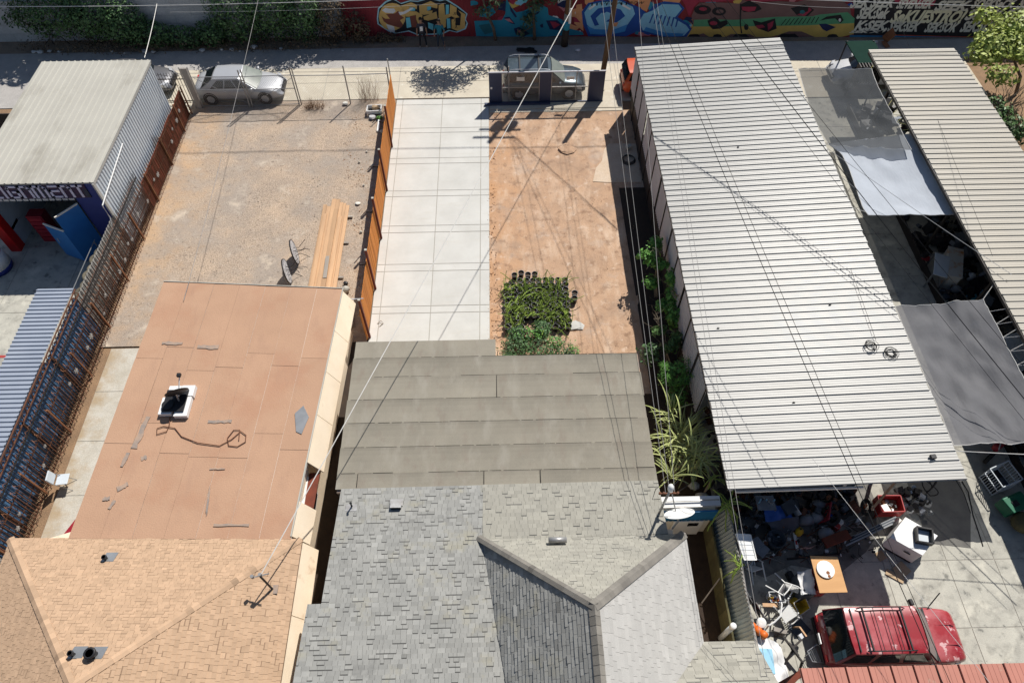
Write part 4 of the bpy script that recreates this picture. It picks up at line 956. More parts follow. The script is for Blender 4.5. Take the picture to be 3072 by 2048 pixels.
ART = [
 (1,'sky',[(-7.24,1.13),(-7.07,1.76),(-6.58,2.17),(-6.15,2.37),(-5.7,2.07),(-5.15,2.24),(-4.7,2.2),(-3.96,2.41),(-3.38,2.24),(-3.05,2.34),(-2.36,1.87),(-1.86,1.42),(-1.98,1.07),(-1.87,0.82),(-2.01,0.46),(-2.54,0.24),(-3,0.35),(-3.43,0.13),(-4.94,0.06),(-5.46,0.31),(-6.23,0.17),(-6.63,0.28),(-7.05,0.6),(-7.26,0.78)]),
 (2,'black',[(-7.16,1.14),(-7,1.72),(-6.52,2.11),(-6.11,2.29),(-5.67,2.01),(-5.14,2.17),(-4.7,2.14),(-3.98,2.33),(-3.42,2.17),(-3.1,2.26),(-2.43,1.82),(-1.94,1.41),(-2.05,1.08),(-1.95,0.85),(-2.09,0.52),(-2.6,0.31),(-3.05,0.42),(-3.46,0.21),(-4.93,0.14),(-5.43,0.38),(-6.17,0.24),(-6.56,0.34),(-6.97,0.65),(-7.18,0.81)]),
 (3,'gold',[(-5.53,1.24),(-5.6,0.97),(-5.75,0.73),(-5.95,0.54),(-6.19,0.41),(-6.44,0.37),(-6.68,0.41),(-6.89,0.53),(-7.03,0.73),(-7.11,0.97),(-7.1,1.24),(-7.02,1.5),(-6.87,1.74),(-6.67,1.93),(-6.44,2.04),(-6.19,2.08),(-5.96,2.04),(-5.76,1.93),(-5.61,1.74),(-5.53,1.5)]),
 (4,'brown',[(-6.66,1.41),(-6.12,1.45),(-5.91,1.62),(-5.8,1.35),(-5.62,1.17),(-5.88,1.03),(-5.74,0.75),(-5.91,0.53),(-6.23,0.64),(-6.65,0.78),(-6.86,0.96),(-6.94,1.27),(-6.74,1.12),(-6.47,1.12)]),
 (5,'white',[(-6.86,1.64),(-6.63,1.79),(-6.41,1.74),(-6.14,1.76),(-6.06,1.59),(-6.22,1.45),(-6.68,1.5)]),
 (4,'white',[(-6.74,0.78),(-6.3,0.64),(-6.28,0.31),(-6.53,0.22),(-6.64,0.38)]),
 (5,'white',[(-5.91,1.54),(-5.64,1.55),(-5.04,1.83),(-4.98,1.76),(-5.52,1.43),(-5.83,1.34)]),
 (3,'gold',[(-5.69,1.92),(-5.1,2.12),(-4.76,1.95),(-4.81,1.71),(-5.21,1.81),(-5.3,1.59),(-4.87,1.57),(-4.51,1.35),(-4.66,0.82),(-4.86,0.82),(-4.94,1.24),(-5.48,1.24),(-5.64,1.52)]),
 (3,'gold',[(-4.65,1.92),(-3.95,2.19),(-3.57,1.98),(-3.61,1.75),(-4.14,1.88),(-4.24,1.61),(-3.89,1.62),(-3.96,1.42),(-4.43,1.36),(-4.67,1.43)]),
 (3,'gold',[(-3.51,1.95),(-3.2,2.07),(-3.18,1.35),(-2.91,1.42),(-2.84,2.02),(-2.46,1.8),(-2.52,1.4),(-2.34,1.21),(-2.61,1.17),(-2.83,1.28),(-3.15,1.1),(-3.21,0.6),(-3.42,0.5),(-3.57,1.24)]),
 (3,'gold',[(-2.41,1.64),(-1.99,1.4),(-2.06,0.53),(-2.53,0.35),(-2.86,0.51),(-2.82,1.07),(-2.59,1.14),(-2.62,0.71),(-2.34,0.7),(-2.24,1.42)]),
 (3,'gold',[(-4.47,1.24),(-3.68,1.56),(-3.65,1.14),(-4.23,1),(-4.46,1.07)]),
 (3,'cyan',[(-4.21,1.87),(-3.95,1.87),(-4,1.68),(-4.2,1.61)]),
 (3,'cyan',[(-3.09,1.97),(-2.91,1.97),(-2.96,1.42),(-3.14,1.37)]),
 (3,'cyan',[(-3.11,1.14),(-2.91,1.14),(-2.92,0.53),(-3.13,0.5)]),
 (3,'cyan',[(-5.23,1.9),(-4.88,1.8),(-4.93,1.61),(-5.27,1.61)]),
 (3,'cyan',[(-5.52,1.17),(-5.28,1.21),(-5.26,0.6),(-5.54,0.53)]),
 (3,'cyan',[(-4.24,0.89),(-3.92,0.78),(-3.99,0.39),(-4.25,0.53)]),
 (4,'brown',[(-5.27,1.28),(-4.9,1.36),(-4.93,0.6),(-5.24,0.57)]),
 (1,'teal',[(0.42,2.38),(0.71,1.82),(1,1.51),(1.4,1.59),(2.33,2.05),(2.84,1.77),(2.9,1.35),(3.72,1.07),(3.82,0.61),(4.98,0.29),(5.07,0.1),(3.47,0.04),(1.93,-0.1),(0.39,-0.02),(-1.41,0.01),(-1.49,0.98),(0.15,1.04),(0.36,1.43)]),
 (1,'teal',[(-1.08,1.64),(-0.48,1.97),(-0.19,1.51),(-0.6,1.19),(-1.17,1.25)]),
 (2,'navy',[(0.61,1.97),(0.73,1.77),(1.05,1.25),(0.95,1.19),(0.66,1.61)]),
 (2,'navy',[(0.23,1.19),(0.6,1.25),(0.95,0.77),(0.7,0.82)]),
 (3,'pink',[(0.31,1.11),(0.6,1.14),(0.85,0.85),(0.53,0.96)]),
 (2,'navy',[(0.85,0.5),(1.16,0.61),(1.82,0.2),(1.42,-0.04),(0.98,0.12)]),
 (3,'pink',[(1.03,0.45),(1.26,0.39),(1.39,0.2),(1.16,0.23)]),
 (2,'navy',[(2.76,1.01),(3.42,1.04),(3.79,0.72),(3.6,0.4),(3.01,0.45)]),
 (3,'crimson',[(2.99,0.96),(3.32,0.93),(3.61,0.75),(3.24,0.5)]),
 (2,'navy',[(1.98,1.43),(2.4,1.59),(2.28,1.43),(1.91,1.25)]),
 (2,'navy',[(2.4,0.72),(2.57,0.83),(2.63,0.58),(2.48,0.56)]),
 (2,'dteal',[(1.21,0.72),(1.92,0.61),(2.18,0.18),(1.67,0.07),(1.26,0.28)]),
 (2,'dteal',[(-1.25,0.71),(-0.61,0.82),(-0.37,0.28),(-0.89,0.12)]),
 (1,'peach',[(4.5,1.97),(4.8,2.03),(5.03,0.34),(4.44,0.83)]),
 (2,'crimson',[(4.36,1.25),(4.56,1.17),(4.81,0.88),(4.43,0.93)]),
 (1,'peach',[(7.96,2.35),(8.77,2.35),(8.64,1.56),(8.3,1.69)]),
 (1,'peach',[(9.33,2.35),(10.52,2.35),(10.39,2.02),(9.72,1.89)]),
 (2,'dblue',[(4.83,1.56),(5.16,2.08),(5.96,2.25),(6.96,2.33),(7.82,1.96),(8.22,1.79),(8.65,1.46),(8.96,1.96),(9.55,2.19),(10.44,2.09),(10.79,1.76),(10.48,1.23),(11.2,0.83),(11.47,0.48),(11.25,-0.09),(9.93,-0.04),(8.24,0.34),(7.63,0.02),(6.65,0.02),(5.34,0.02),(4.95,0.82)]),
 (3,'lblue',[(4.99,1.49),(5.27,1.99),(5.98,2.14),(6.97,2.22),(7.77,1.86),(7.96,1.43),(7.6,0.75),(6.87,0.34),(5.7,0.34),(5.21,0.75)]),
 (3,'lblue',[(8.28,0.96),(8.47,1.43),(8.95,1.63),(9.45,2.02),(10.4,1.99),(10.64,1.73),(10.3,1.16),(11.09,0.72),(11.34,0.45),(11.09,0.06),(10.03,0.13),(8.56,0.41)]),
 (4,'dblue',[(5.36,1.29),(5.76,1.76),(6.44,1.89),(7.1,1.69),(7.4,1.3),(6.94,0.89),(6.29,0.96),(6.64,1.23),(6.49,1.49),(5.98,1.49),(5.69,1.16),(5.92,0.75),(5.67,0.68)]),
 (5,'lblue',[(5.99,1.36),(6.29,1.56),(6.68,1.43),(6.52,1.16),(6.14,1.13)]),
 (4,'mblue',[(5.22,0.68),(5.69,0.48),(6.8,0.44),(7.6,0.79),(7.52,0.34),(6.64,0.13),(5.46,0.16)]),
 (4,'mblue',[(8.72,0.62),(9.88,0.27),(11.06,0.2),(10.97,0.03),(9.92,0.03),(8.63,0.38)]),
 (4,'peach',[(6.69,0.85),(7.06,0.92),(6.97,0.65),(6.68,0.65)]),
 (4,'dblue',[(8.98,1.43),(9.07,1.43),(8.94,0.86),(8.86,0.86)]),
 (4,'dblue',[(9.23,1.39),(9.32,1.39),(9.2,0.82),(9.13,0.82)]),
 (4,'dblue',[(9.47,1.35),(9.57,1.35),(9.47,0.78),(9.39,0.78)]),
 (4,'dblue',[(9.72,1.31),(9.82,1.31),(9.73,0.74),(9.66,0.74)]),
 (4,'dblue',[(9.97,1.27),(10.07,1.27),(10,0.69),(9.92,0.69)]),
 (4,'dblue',[(10.22,1.23),(10.32,1.23),(10.26,0.65),(10.19,0.65)]),
 (4,'dblue',[(10.47,1.19),(10.57,1.19),(10.53,0.61),(10.45,0.61)]),
 (4,'black',[(5.35,2.08),(5.45,2.08),(5.43,1.92),(5.35,1.92)]),
 (4,'black',[(5.63,2.09),(5.73,2.09),(5.71,1.93),(5.64,1.93)]),
 (4,'black',[(5.92,2.1),(6.01,2.1),(6,1.94),(5.92,1.94)]),
 (4,'black',[(6.2,2.1),(6.29,2.1),(6.28,1.94),(6.2,1.94)]),
 (4,'black',[(6.48,2.11),(6.58,2.11),(6.56,1.95),(6.49,1.95)]),
 (4,'black',[(6.76,2.12),(6.86,2.12),(6.85,1.96),(6.77,1.96)]),
 (4,'black',[(7.04,2.13),(7.14,2.13),(7.13,1.96),(7.05,1.96)]),
 (4,'black',[(7.33,2.13),(7.42,2.13),(7.41,1.97),(7.33,1.97)]),
 (4,'white',[(5.19,1.76),(5.55,2.02),(5.62,1.95),(5.28,1.66)]),
 (4,'white',[(7.18,2.02),(7.66,1.76),(7.64,1.66),(7.13,1.92)]),
 (1,'taupe',[(11.3,1.3),(11.41,1.86),(11.63,2.1),(12.7,2.12),(13.89,2.05),(14.01,2.26),(14.95,2.1),(16.05,2.19),(17.18,2.15),(17.99,2.38),(19.55,2.38),(20.33,1.87),(20.62,1.35),(20.92,1.06),(21.22,0.18),(19.67,-0.02),(17.41,0.02),(14.14,0.02),(11.16,-0.08),(11.53,0.62)]),
 (2,'green',[(11.49,1.06),(12.58,1.1),(13.87,1.06),(15.22,1.16),(16.24,1.25),(18.38,1.28),(18.79,1.4),(20.32,1.54),(20.88,1.16),(20.97,0.87),(18.11,0.72),(14.9,0.67),(11.53,0.64)]),
 (2,'ochre',[(11.53,0.64),(14.9,0.66),(18.11,0.72),(20.97,0.87),(21.22,0.18),(20.67,0.03),(19.7,-0.12),(18.97,-0.02),(18.05,0.35),(17.3,0.35),(16.47,0.02),(15.58,-0.13),(15.03,0.17),(13.87,0.17),(13.51,-0.08),(12.82,-0.13),(12.22,0.22),(11.17,-0.11)]),
 (3,'black',[(12.36,1.68),(12.33,1.55),(12.22,1.45),(12.03,1.4),(11.81,1.4),(11.59,1.45),(11.43,1.55),(11.36,1.68),(11.38,1.8),(11.5,1.9),(11.69,1.95),(11.91,1.95),(12.12,1.9),(12.28,1.8)]),
 (4,'crimson',[(12.09,1.73),(12.08,1.68),(12.03,1.65),(11.94,1.62),(11.84,1.62),(11.75,1.65),(11.67,1.68),(11.64,1.73),(11.65,1.78),(11.71,1.82),(11.79,1.84),(11.89,1.84),(11.99,1.82),(12.06,1.78)]),
 (3,'black',[(13.24,1.58),(13.23,1.47),(13.13,1.38),(12.98,1.33),(12.8,1.33),(12.62,1.38),(12.49,1.47),(12.42,1.58),(12.44,1.7),(12.53,1.79),(12.68,1.84),(12.86,1.84),(13.04,1.79),(13.17,1.7)]),
 (4,'taupe',[(13.1,1.58),(13.09,1.53),(13.04,1.49),(12.96,1.46),(12.85,1.46),(12.76,1.49),(12.68,1.53),(12.65,1.58),(12.66,1.64),(12.71,1.68),(12.8,1.7),(12.9,1.7),(12.99,1.68),(13.07,1.64)]),
 (3,'black',[(13.99,2.01),(14.38,2.24),(14.98,2.01),(15.28,1.73),(14.93,1.54),(14.29,1.54),(14.01,1.77)]),
 (4,'crimson',[(14.07,1.87),(14.93,1.87),(14.9,1.63),(14.56,1.56),(14.17,1.66)]),
 (3,'black',[(12.28,1.01),(12.68,1.25),(13.07,0.96),(13.41,1.06),(13.54,0.81),(13.18,0.52),(12.72,0.47),(12.44,0.72)]),
 (4,'crimson',[(12.91,0.86),(12.9,0.81),(12.85,0.76),(12.76,0.74),(12.66,0.74),(12.56,0.76),(12.48,0.81),(12.45,0.86),(12.46,0.92),(12.51,0.96),(12.6,0.99),(12.7,0.99),(12.8,0.96),(12.87,0.92)]),
 (3,'black',[(14.93,1.06),(15.47,0.91),(16.22,1.16),(16.51,0.52),(16.07,0.3),(15.4,0.52),(15.16,0.72)]),
 (4,'crimson',[(15.2,0.72),(15.61,0.77),(15.79,0.62),(15.41,0.5)]),
 (4,'crimson',[(15.87,0.82),(16.18,1.01),(16.23,0.67),(16.04,0.37)]),
 (3,'black',[(14.82,0.62),(14.83,0.53),(14.81,0.46),(14.76,0.43),(14.7,0.43),(14.63,0.46),(14.58,0.53),(14.54,0.62),(14.53,0.7),(14.55,0.77),(14.6,0.81),(14.66,0.81),(14.72,0.77),(14.78,0.7)]),
 (3,'black',[(16.94,1.78),(17.67,2.01),(18.33,1.68),(18.09,1.3),(17.44,1.35)]),
 (4,'crimson',[(17.43,1.4),(17.91,1.3),(18.19,1.68),(17.95,1.87),(18,1.59)]),
 (4,'dteal',[(17.86,1.54),(17.86,1.48),(17.83,1.44),(17.78,1.41),(17.7,1.41),(17.63,1.44),(17.57,1.48),(17.53,1.54),(17.53,1.6),(17.56,1.64),(17.62,1.67),(17.69,1.67),(17.76,1.64),(17.82,1.6)]),
 (3,'black',[(18.88,1.01),(19.2,1.28),(19.97,1.4),(20.28,1.06),(20.17,0.87),(19.74,1.16),(19.26,1.11)]),
 (3,'navy',[(18.9,0.82),(19.31,0.84),(19.99,0.62),(19.53,0.35),(19.25,0.48)]),
 (4,'white',[(20.12,1.06),(20.13,1.02),(20.13,0.98),(20.11,0.96),(20.07,0.96),(20.04,0.98),(20,1.02),(19.98,1.06),(19.97,1.11),(19.97,1.15),(20,1.17),(20.03,1.17),(20.06,1.15),(20.1,1.11)]),
 (3,'black',[(16.68,0.72),(16.73,0.72),(16.92,1.13),(16.86,1.13)]),
 (3,'black',[(16.93,0.74),(16.98,0.74),(17.15,1.15),(17.1,1.15)]),
 (3,'black',[(17.17,0.76),(17.23,0.76),(17.38,1.16),(17.33,1.16)]),
 (3,'black',[(17.42,0.78),(17.48,0.78),(17.62,1.18),(17.56,1.18)]),
 (3,'black',[(17.67,0.8),(17.72,0.8),(17.85,1.19),(17.79,1.19)]),
 (3,'black',[(17.91,0.82),(17.97,0.82),(18.08,1.21),(18.03,1.21)]),
 (3,'black',[(18.16,0.84),(18.22,0.84),(18.31,1.22),(18.26,1.22)]),
 (3,'black',[(18.41,0.86),(18.46,0.86),(18.55,1.24),(18.49,1.24)]),
 (3,'black',[(18.65,0.88),(18.71,0.88),(18.78,1.25),(18.72,1.25)]),
 (3,'black',[(11.24,-0.13),(11.43,0.15),(11.67,0.17),(11.92,0.16),(12.23,-0.13)]),
 (3,'black',[(12.77,-0.13),(12.89,0.13),(13.07,0.17),(13.27,0.14),(13.52,-0.13)]),
 (3,'black',[(13.94,-0.13),(14.17,0.18),(14.47,0.17),(14.77,0.18),(15.16,-0.13)]),
 (3,'black',[(16.64,-0.13),(16.92,0.21),(17.31,0.18),(17.69,0.2),(18.18,-0.13)]),
 (3,'black',[(19.63,-0.12),(19.75,0.15),(19.97,0.18),(20.19,0.16),(20.52,-0.12)]),
 (3,'black',[(13.93,2.05),(14.03,2.01),(14.29,0.86),(14.55,0.22),(14.46,0.22),(14.22,0.86)]),
 (1,'crimson',[(10.4,2.42),(17.98,2.43),(16.04,2.22),(14.94,2.15),(14.01,2.29),(12.61,2.15),(11.53,2.14),(11.32,1.86),(11.2,1.34),(11.11,1.34),(10.75,2)]),
 (1,'black',[(20.93,0.92),(20.4,2.42),(25.45,2.56),(31.43,2.56),(33.04,-0.02),(28.09,-0.03),(25.32,0.11),(21.25,0.11)]),
 (2,'blue',[(21,0.11),(23.53,0.09),(26.49,0.02),(33.05,-0.05),(33.34,-0.52),(26.9,-0.35),(23.68,-0.26),(21.08,-0.09)]),
 (3,'red2',[(23.51,0.15),(26.46,0.07),(28.52,0.02),(28.54,-0.03),(26.49,0.02),(23.53,0.09)]),
 (2,'crimson',[(22.59,2.42),(25.09,2.43),(25.11,1.93),(24.7,1.89),(22.8,2.16)]),
]
arng = random.Random(5)
for i in range(110):            # small overlapping spray shapes that fill the gaps between the big pieces
    x = -1.5 + arng.random()*22; z = .15+arng.random()*2.5; r = .12+.35*arng.random(); n = arng.randint(5,9); a0 = arng.random()*6.28
    pts = [(x+r*arng.uniform(.5,1.3)*math.cos(a0+2*PI*q/n), max(.05, z+.8*r*arng.uniform(.4,1.2)*math.sin(a0+2*PI*q/n))) for q in range(n)]
    ART.append((.3+.6*arng.random(), arng.choice(('teal','navy','peach','crimson','lblue','dblue','cyan','ochre','black','white','pink','mblue')), pts))
for lay, c_, pts in ART:
    k = MB(); k.wallp(pts, (lambda x, l=lay: yW(x) + .014 - .0045*l), .004); k.build('painted_shape', 'paint_'+c_, gw)
def wtext(s, x, z, wid, h, m, lay=4, off=.034, shear=.25):
    size = h/.70
    o = text(s, size, Matrix(), m, None, 'painted_lettering', .002, off*h/.5, shear)
    xs = [v.co.x for v in o.data.vertices]; sxx = wid/max(.01, max(xs)-min(xs))
    M = Matrix.Translation((x, yW(x)+.012-.0045*lay, z)) @ Matrix.Rotation(-.03,4,'Z') @ Matrix.Rotation(PI/2,4,'X') @ Matrix.Diagonal((sxx,1,1,1)) @ Matrix.Translation((-min(xs),0,0))
    o.data.transform(M); o.parent = gw; o.matrix_parent_inverse = Matrix.Translation(-Vector(gw.location))
for s, x, z, w, h, m in (('SEK:Sek',20.95,1.20,1.75,.58,'paint_letter'),('SeKUESTRO!',23.0,.95,4.15,.66,'paint_letter2'),('SeCK:SeK',27.3,1.12,3.6,.56,'paint_letter'),('K:SEK,',21.1,.47,1.9,.52,'paint_letter'),('SEK:SEK',23.1,.40,1.8,.54,'paint_letter'),
   ('SEK:SOK',25.3,.36,1.85,.52,'paint_letter'),('SEK:SOC',27.4,.38,2.1,.58,'paint_letter'),('SEK SEEK',20.3,1.88,2.5,.5,'paint_letter'),('SEVEN:SEK',23.0,1.82,2.0,.46,'paint_letter'),('SEEK.',25.25,1.68,1.9,.52,'paint_letter'),('SOEKSeCK',27.3,1.84,2.4,.45,'paint_letter'),('SEK SEK',29.9,1.75,2.6,.6,'paint_letter')):
    wtext(s, x, z-.02, w*1.03, h*1.08, m)
wtext('SEK X', 20.9, .26, 1.9, .14, 'paint_letter'); wtext('ATERNAL GROW', 2.9+2.9, 2.02, 2.6, .16, 'paint_black', 5, .004); wtext('790', -2.72, .92, .35, .16, 'paint_black', 5, .002)
wtext('X', -2.7, 1.35, .2, .2, 'paint_black', 5, .002); wtext('X', -2.68, .52, .2, .3, 'paint_black', 5, .002)

# ------------------------------------------------------------------ leaves
def leafball(b, c, r, n, size, up=.5, flat=.25, t0=0.0, tv=.3, inner=.55, asp=.55, mi=0):
    for i in range(n):
        while True:
            d = Vector((J(1),J(1),J(1)))
            if .05 < d.length < 1: break
        d.normalize(); rr = inner + (1-inner)*rnd.random()**.6
        wob = 1 + .35*mnoise.noise((d.x*2.3+c[0], d.y*2.3+c[1], d.z*2.3))
        p = Vector((c[0]+d.x*r[0]*rr*wob, c[1]+d.y*r[1]*rr*wob, c[2]+d.z*r[2]*rr*wob))
        nrm = (d + Vector((J(.8),J(.8),J(.5)+up))).normalized()
        a = nrm.cross(Vector((J(1),J(1),J(1)))).normalized(); e = nrm.cross(a)
        s = size*rnd.uniform(.6,1.35)
        q = [p-a*s, p+e*s*asp-nrm*s*.1, p+a*s-nrm*s*.25, p-e*s*asp-nrm*s*.1]
        b.add(q, [(0,1,2),(0,2,3)], mi, t0+J(tv))
def branch(b, p0, p1, r0, r1, n=5, bend=.15, mi=0, seg=6):
    p0 = Vector(p0); p1 = Vector(p1); L = (p1-p0).length
    pts = [p0.lerp(p1, i/n) + (Vector((J(1),J(1),J(.4)))*bend*L*.3 if 0 < i < n else Vector()) for i in range(n+1)]
    b.tube(pts, [r0+(r1-r0)*i/n for i in range(n+1)], seg, mi); return pts
mat('leaf_ivy', (.075,.15,.05), (.045,.095,.035), 1.0, .6, tintk=1.0, spec=.35); mat('leaf_dry', (.14,.10,.06), (.085,.065,.042), 1.5, .8)
mat('leaf_light', (.36,.40,.085), (.24,.31,.06), 1.0, .55); mat('leaf_mid', (.085,.16,.045), (.05,.11,.03), 1.0, .5); mat('leaf_bright', (.12,.28,.05), (.07,.19,.035), 1.5, .5)
mat('leaf_grey', (.10,.15,.075), (.06,.10,.05), 1.5, .55); mat('bark', (.16,.12,.085), (.10,.075,.055), 4, .9, .4, 40); mat('bark_dark', (.05,.038,.03), None, 4, .9)
mat('cactus', (.30,.38,.08), (.16,.25,.05), 6, .5); mat('cane', (.46,.48,.22), (.28,.34,.11), 3, .5); mat('twig', (.33,.28,.21), (.22,.18,.13), 4, .8)
mat('concrete_wall', (.46,.47,.48), (.36,.37,.38), 1.2, .9, .3, 30, grain=.12, gscale=20, rand=.08)
# concrete boundary wall and metal shed behind the ivy
t = thing('alley_block_wall', 'pale grey concrete alley wall half buried under dark ivy', 'wall', (-20,39.7,0))
for i in range(24):
    for j in range(5):
        x = -57 + i*2.0 + (1.0 if j%2 else 0)
        if x > -9.6: continue
        k = MB(); k.b6(x,min(x+1.985,-9.3),39.62,39.82,j*.5,j*.5+.488); k.build('block', 'concrete_wall', t)
t = thing('metal_shed', 'pale ribbed metal shed wall showing through the ivy gap', 'shed', (-18.6,40.4,0))
for i in range(7): k = MB(); ribsheet(k, (-21.2+i*.8,40.1,0), (1,0,0),(0,0,1),(0,-1,0), rprof(4,.2,.03,.5,.25), 4.2); k.build('wall_sheet', 'pale_metal', t)
k = MB(); ribsheet(k, (-21.3,40.05,4.2), (1,0,0),(0,1,.2),(0,-.2,1), rprof(20,.29,.03,.4,.2), 4); k.build('roof', 'grey_wallmetal', t)
def ivy(name, lab, blobs, dens, mats=('leaf_ivy','leaf_dry'), size=.085, dry=0):
    t = thing(name, lab, 'ivy', (blobs[0][0][0], 38.9, 0), 'ivy along the alley wall')
    k = MB()
    for c, r in blobs: leafball(k, c, r, int(dens*(r[0]*r[1]+r[0]*r[2]+r[1]*r[2])), size, .35, tv=.55)
    k.build('foliage', mats[0], t)
    k = MB()
    for c, r in blobs:
        leafball(k, (c[0], c[1]-.15, .25), (r[0]*1.05, r[1]*1.05, .45), int(dens*.55*r[0]), size*.7, .3, tv=.6)
    k.build('dry_undergrowth', mats[1], t)
    k = MB()
    for c, r in blobs:
        for q in range(4): branch(k, (c[0]+J(r[0]*.6), 39.3, 0), (c[0]+J(r[0]), c[1]-r[1]*.6, c[2]+J(r[2]*.6)), .03, .008, 5, .2)
    k.build('stem', 'bark_dark', t)
    return t
ivy('ivy_bank', 'dense dark ivy bank spilling into the alley behind the white shop', [((-26.0,39.0,2.0),(2.6,.75,1.3)),((-23.6,39.0,1.9),(1.6,.9,1.5)),((-21.8,38.9,1.6),(1.5,.9,1.4))], 400)
ivy('ivy_bank', 'dark ivy heap below the pale shed gap', [((-20.6,38.85,.9),(1.5,.7,.9)),((-18.6,38.85,.6),(1.4,.6,.7)),((-17.0,38.9,.8),(1.0,.65,.9))], 400)
ivy('ivy_bank', 'tall dark green ivy bank behind the silver sedan', [((-15.3,38.95,1.9),(1.5,.85,1.9)),((-13.3,38.95,2.2),(1.5,.85,2.0)),((-11.4,38.95,1.9),(1.3,.8,1.8))], 400)
ivy('ivy_bank', 'brownish thinning vines beside the first graffiti letters', [((-9.8,39.0,1.5),(1.0,.6,1.5)),((-8.3,39.05,.9),(.7,.45,1.0)),((-6.7,39.1,.15),(1.1,.3,.3))], 330, ('leaf_dry','leaf_dry'))
def tree(name, lab, base, trunk, blobs, lm, n, size, cat='tree', bark='bark', r0=.10, **kw):
    t = thing(name, lab, cat, base)
    k = MB(); pts = [Vector(base)] + [Vector(p) for p in trunk]
    k.tube(pts, [r0*(1-.6*i/(len(pts)-1)) for i in range(len(pts))], 8)
    for c, r in blobs:
        q = min(pts[1:], key=lambda p: (p-Vector(c)).length)
        branch(k, q, c, r0*.4, r0*.12, 5, .18)
        for z in range(3): branch(k, Vector(c), Vector(c)+Vector((J(r[0]),J(r[1]),J(r[2])))*.8, r0*.15, .006, 4, .2)
    k.build('trunk', bark, t, True)
    k = MB(); tot = sum(r[0]*r[1]*r[2] for c, r in blobs)
    for c, r in blobs: leafball(k, c, r, int(n*r[0]*r[1]*r[2]/tot), size, **kw)
    k.build('crown', lm, t)
    return t
tree('alley_tree', 'slender grey green tree leaning against the teal graffiti', (-.25,39.0,0), [(-.35,38.95,.8),(-.7,38.9,1.7),(-1.0,38.85,3.0),(-1.2,38.8,4.4)],
     [((-.9,38.8,1.9),(.7,.4,.45)),((-.2,38.9,2.4),(.7,.4,.4)),((-2.2,38.7,4.6),(1.3,1.0,.9)),((-.6,38.6,5.0),(1.3,1.1,.9)),((-1.4,38.8,5.8),(1.2,1.0,.8)),((.4,38.9,4.2),(.9,.8,.6))], 'leaf_grey', 2600, .13, inner=.2, tv=.35, asp=.35)
tree('alley_tree', 'thin sapling with narrow leaves before the teal and pink graffiti', (2.09,39.0,0), [(2.05,38.95,.9),(1.95,38.9,1.9),(1.9,38.85,3.2)],
     [((1.75,38.9,1.35),(.5,.35,.55)),((2.1,38.9,2.2),(.55,.4,.5)),((1.3,38.9,.5),(.35,.25,.35)),((1.9,38.8,3.3),(1.0,.8,.7)),((3.1,38.9,2.6),(.6,.4,.35))], 'leaf_grey', 1500, .12, inner=.2, tv=.35, asp=.35)
tree('background_tree', 'tall dark tree above the alley wall at the upper left', (-27,41.2,0), [(-27,41.2,3),(-26.5,41,5)], [((-28.5,40.8,5.6),(3.2,1.6,2.2)),((-24.0,40.8,5.2),(2.8,1.5,1.9)),((-32,40.8,5.6),(3,1.6,2.2))], 'leaf_ivy', 2600, .3, r0=.25)
tree('background_tree', 'broad dark tree rising behind the pale metal shed', (-16,41.6,0), [(-16,41.5,2.6),(-15.6,41.2,4)], [((-14.6,40.8,3.7),(2.6,1.2,1.0)),((-19.2,40.9,4.0),(2.6,1.2,1.0)),((-11.6,40.6,3.6),(1.4,1.0,.9))], 'leaf_ivy', 1800, .26, r0=.2)
tree('yellow_green_tree', 'sunlit yellow green leafy tree beside the right carport', (28.6,33.0,0), [(28.3,33.1,1.0),(27.6,33.4,1.8),(26.9,33.6,2.5)],
     [((26.3,33.5,2.7),(1.5,1.2,.8)),((25.4,32.9,2.5),(1.0,.8,.55)),((27.6,34.6,3.0),(1.4,1.2,.8)),((27.9,33.0,2.6),(1.3,1.0,.7)),((26.0,31.6,2.2),(.9,.8,.5)),((26.9,36.4,2.6),(.8,.7,.5)),((28.6,31.8,2.8),(1.1,1.0,.6))], 'leaf_light', 4200, .12, inner=.35, tv=.35)
t = tree('dark_shrub', 'dark green shrub in the corner right of the far carport', (25.4,30.4,0), [(25.5,30.4,.6)], [((25.5,30.2,.9),(1.1,1.0,.8)),((25.0,28.4,.6),(.7,.9,.5)),((26.2,29.0,.8),(.9,.9,.7))], 'leaf_mid', 1500, .10, cat='shrub')
k = MB()
for i in range(40):
    a = Vector((27.3+J(.6),31.5+J(.8),.2)); branch(k, a, a+Vector((J(1.0),J(1.0),rnd.uniform(.6,1.6))), .02, .005, 4, .25)
tag(k.build('bare_bush', 'twig'), 'grey leafless tangle of twigs under the yellow green tree', 'bush')
# poles
t = thing('painted_pole', 'thick wooden pole with painted lower trunk in front of the graffiti', 'utility pole', (3.84,38.31,0))
lean = .045
pp = lambda z: (3.84+lean*z, 38.31, z)
k = MB(); k.tube([pp(0),pp(1.05)],[.21,.20],14); k.build('dark_foot', 'bark_dark', t, True)
k = MB(); k.tube([pp(1.05),pp(1.6)],.198,14); k.build('teal_band', 'paint_teal', t, True)
k = MB(); k.tube([pp(1.6),pp(2.0)],.196,14); k.build('pale_band', 'grey_wood', t, True)
k = MB(); k.tube([pp(2.0),pp(7),pp(12.2)],[.19,.16,.12],12); k.build('shaft', 'pole_brown', t, True)
k = MB(); k.b6(3.98,4.12,38.08,38.12,1.5,2.4); k.build('white_board', 'white_paint', t)
k = MB(); k.tube([(3.98,38.12,1.6),(4.05,38.1,6)],.035,8); k.build('riser_pipe', 'galv_pipe', t)
for z in (10.6,11.5): k = MB(); k.box((3.84+lean*z,38.2,z),(2.2,.1,.12)); k.build('cross_arm', 'pole_brown', t)
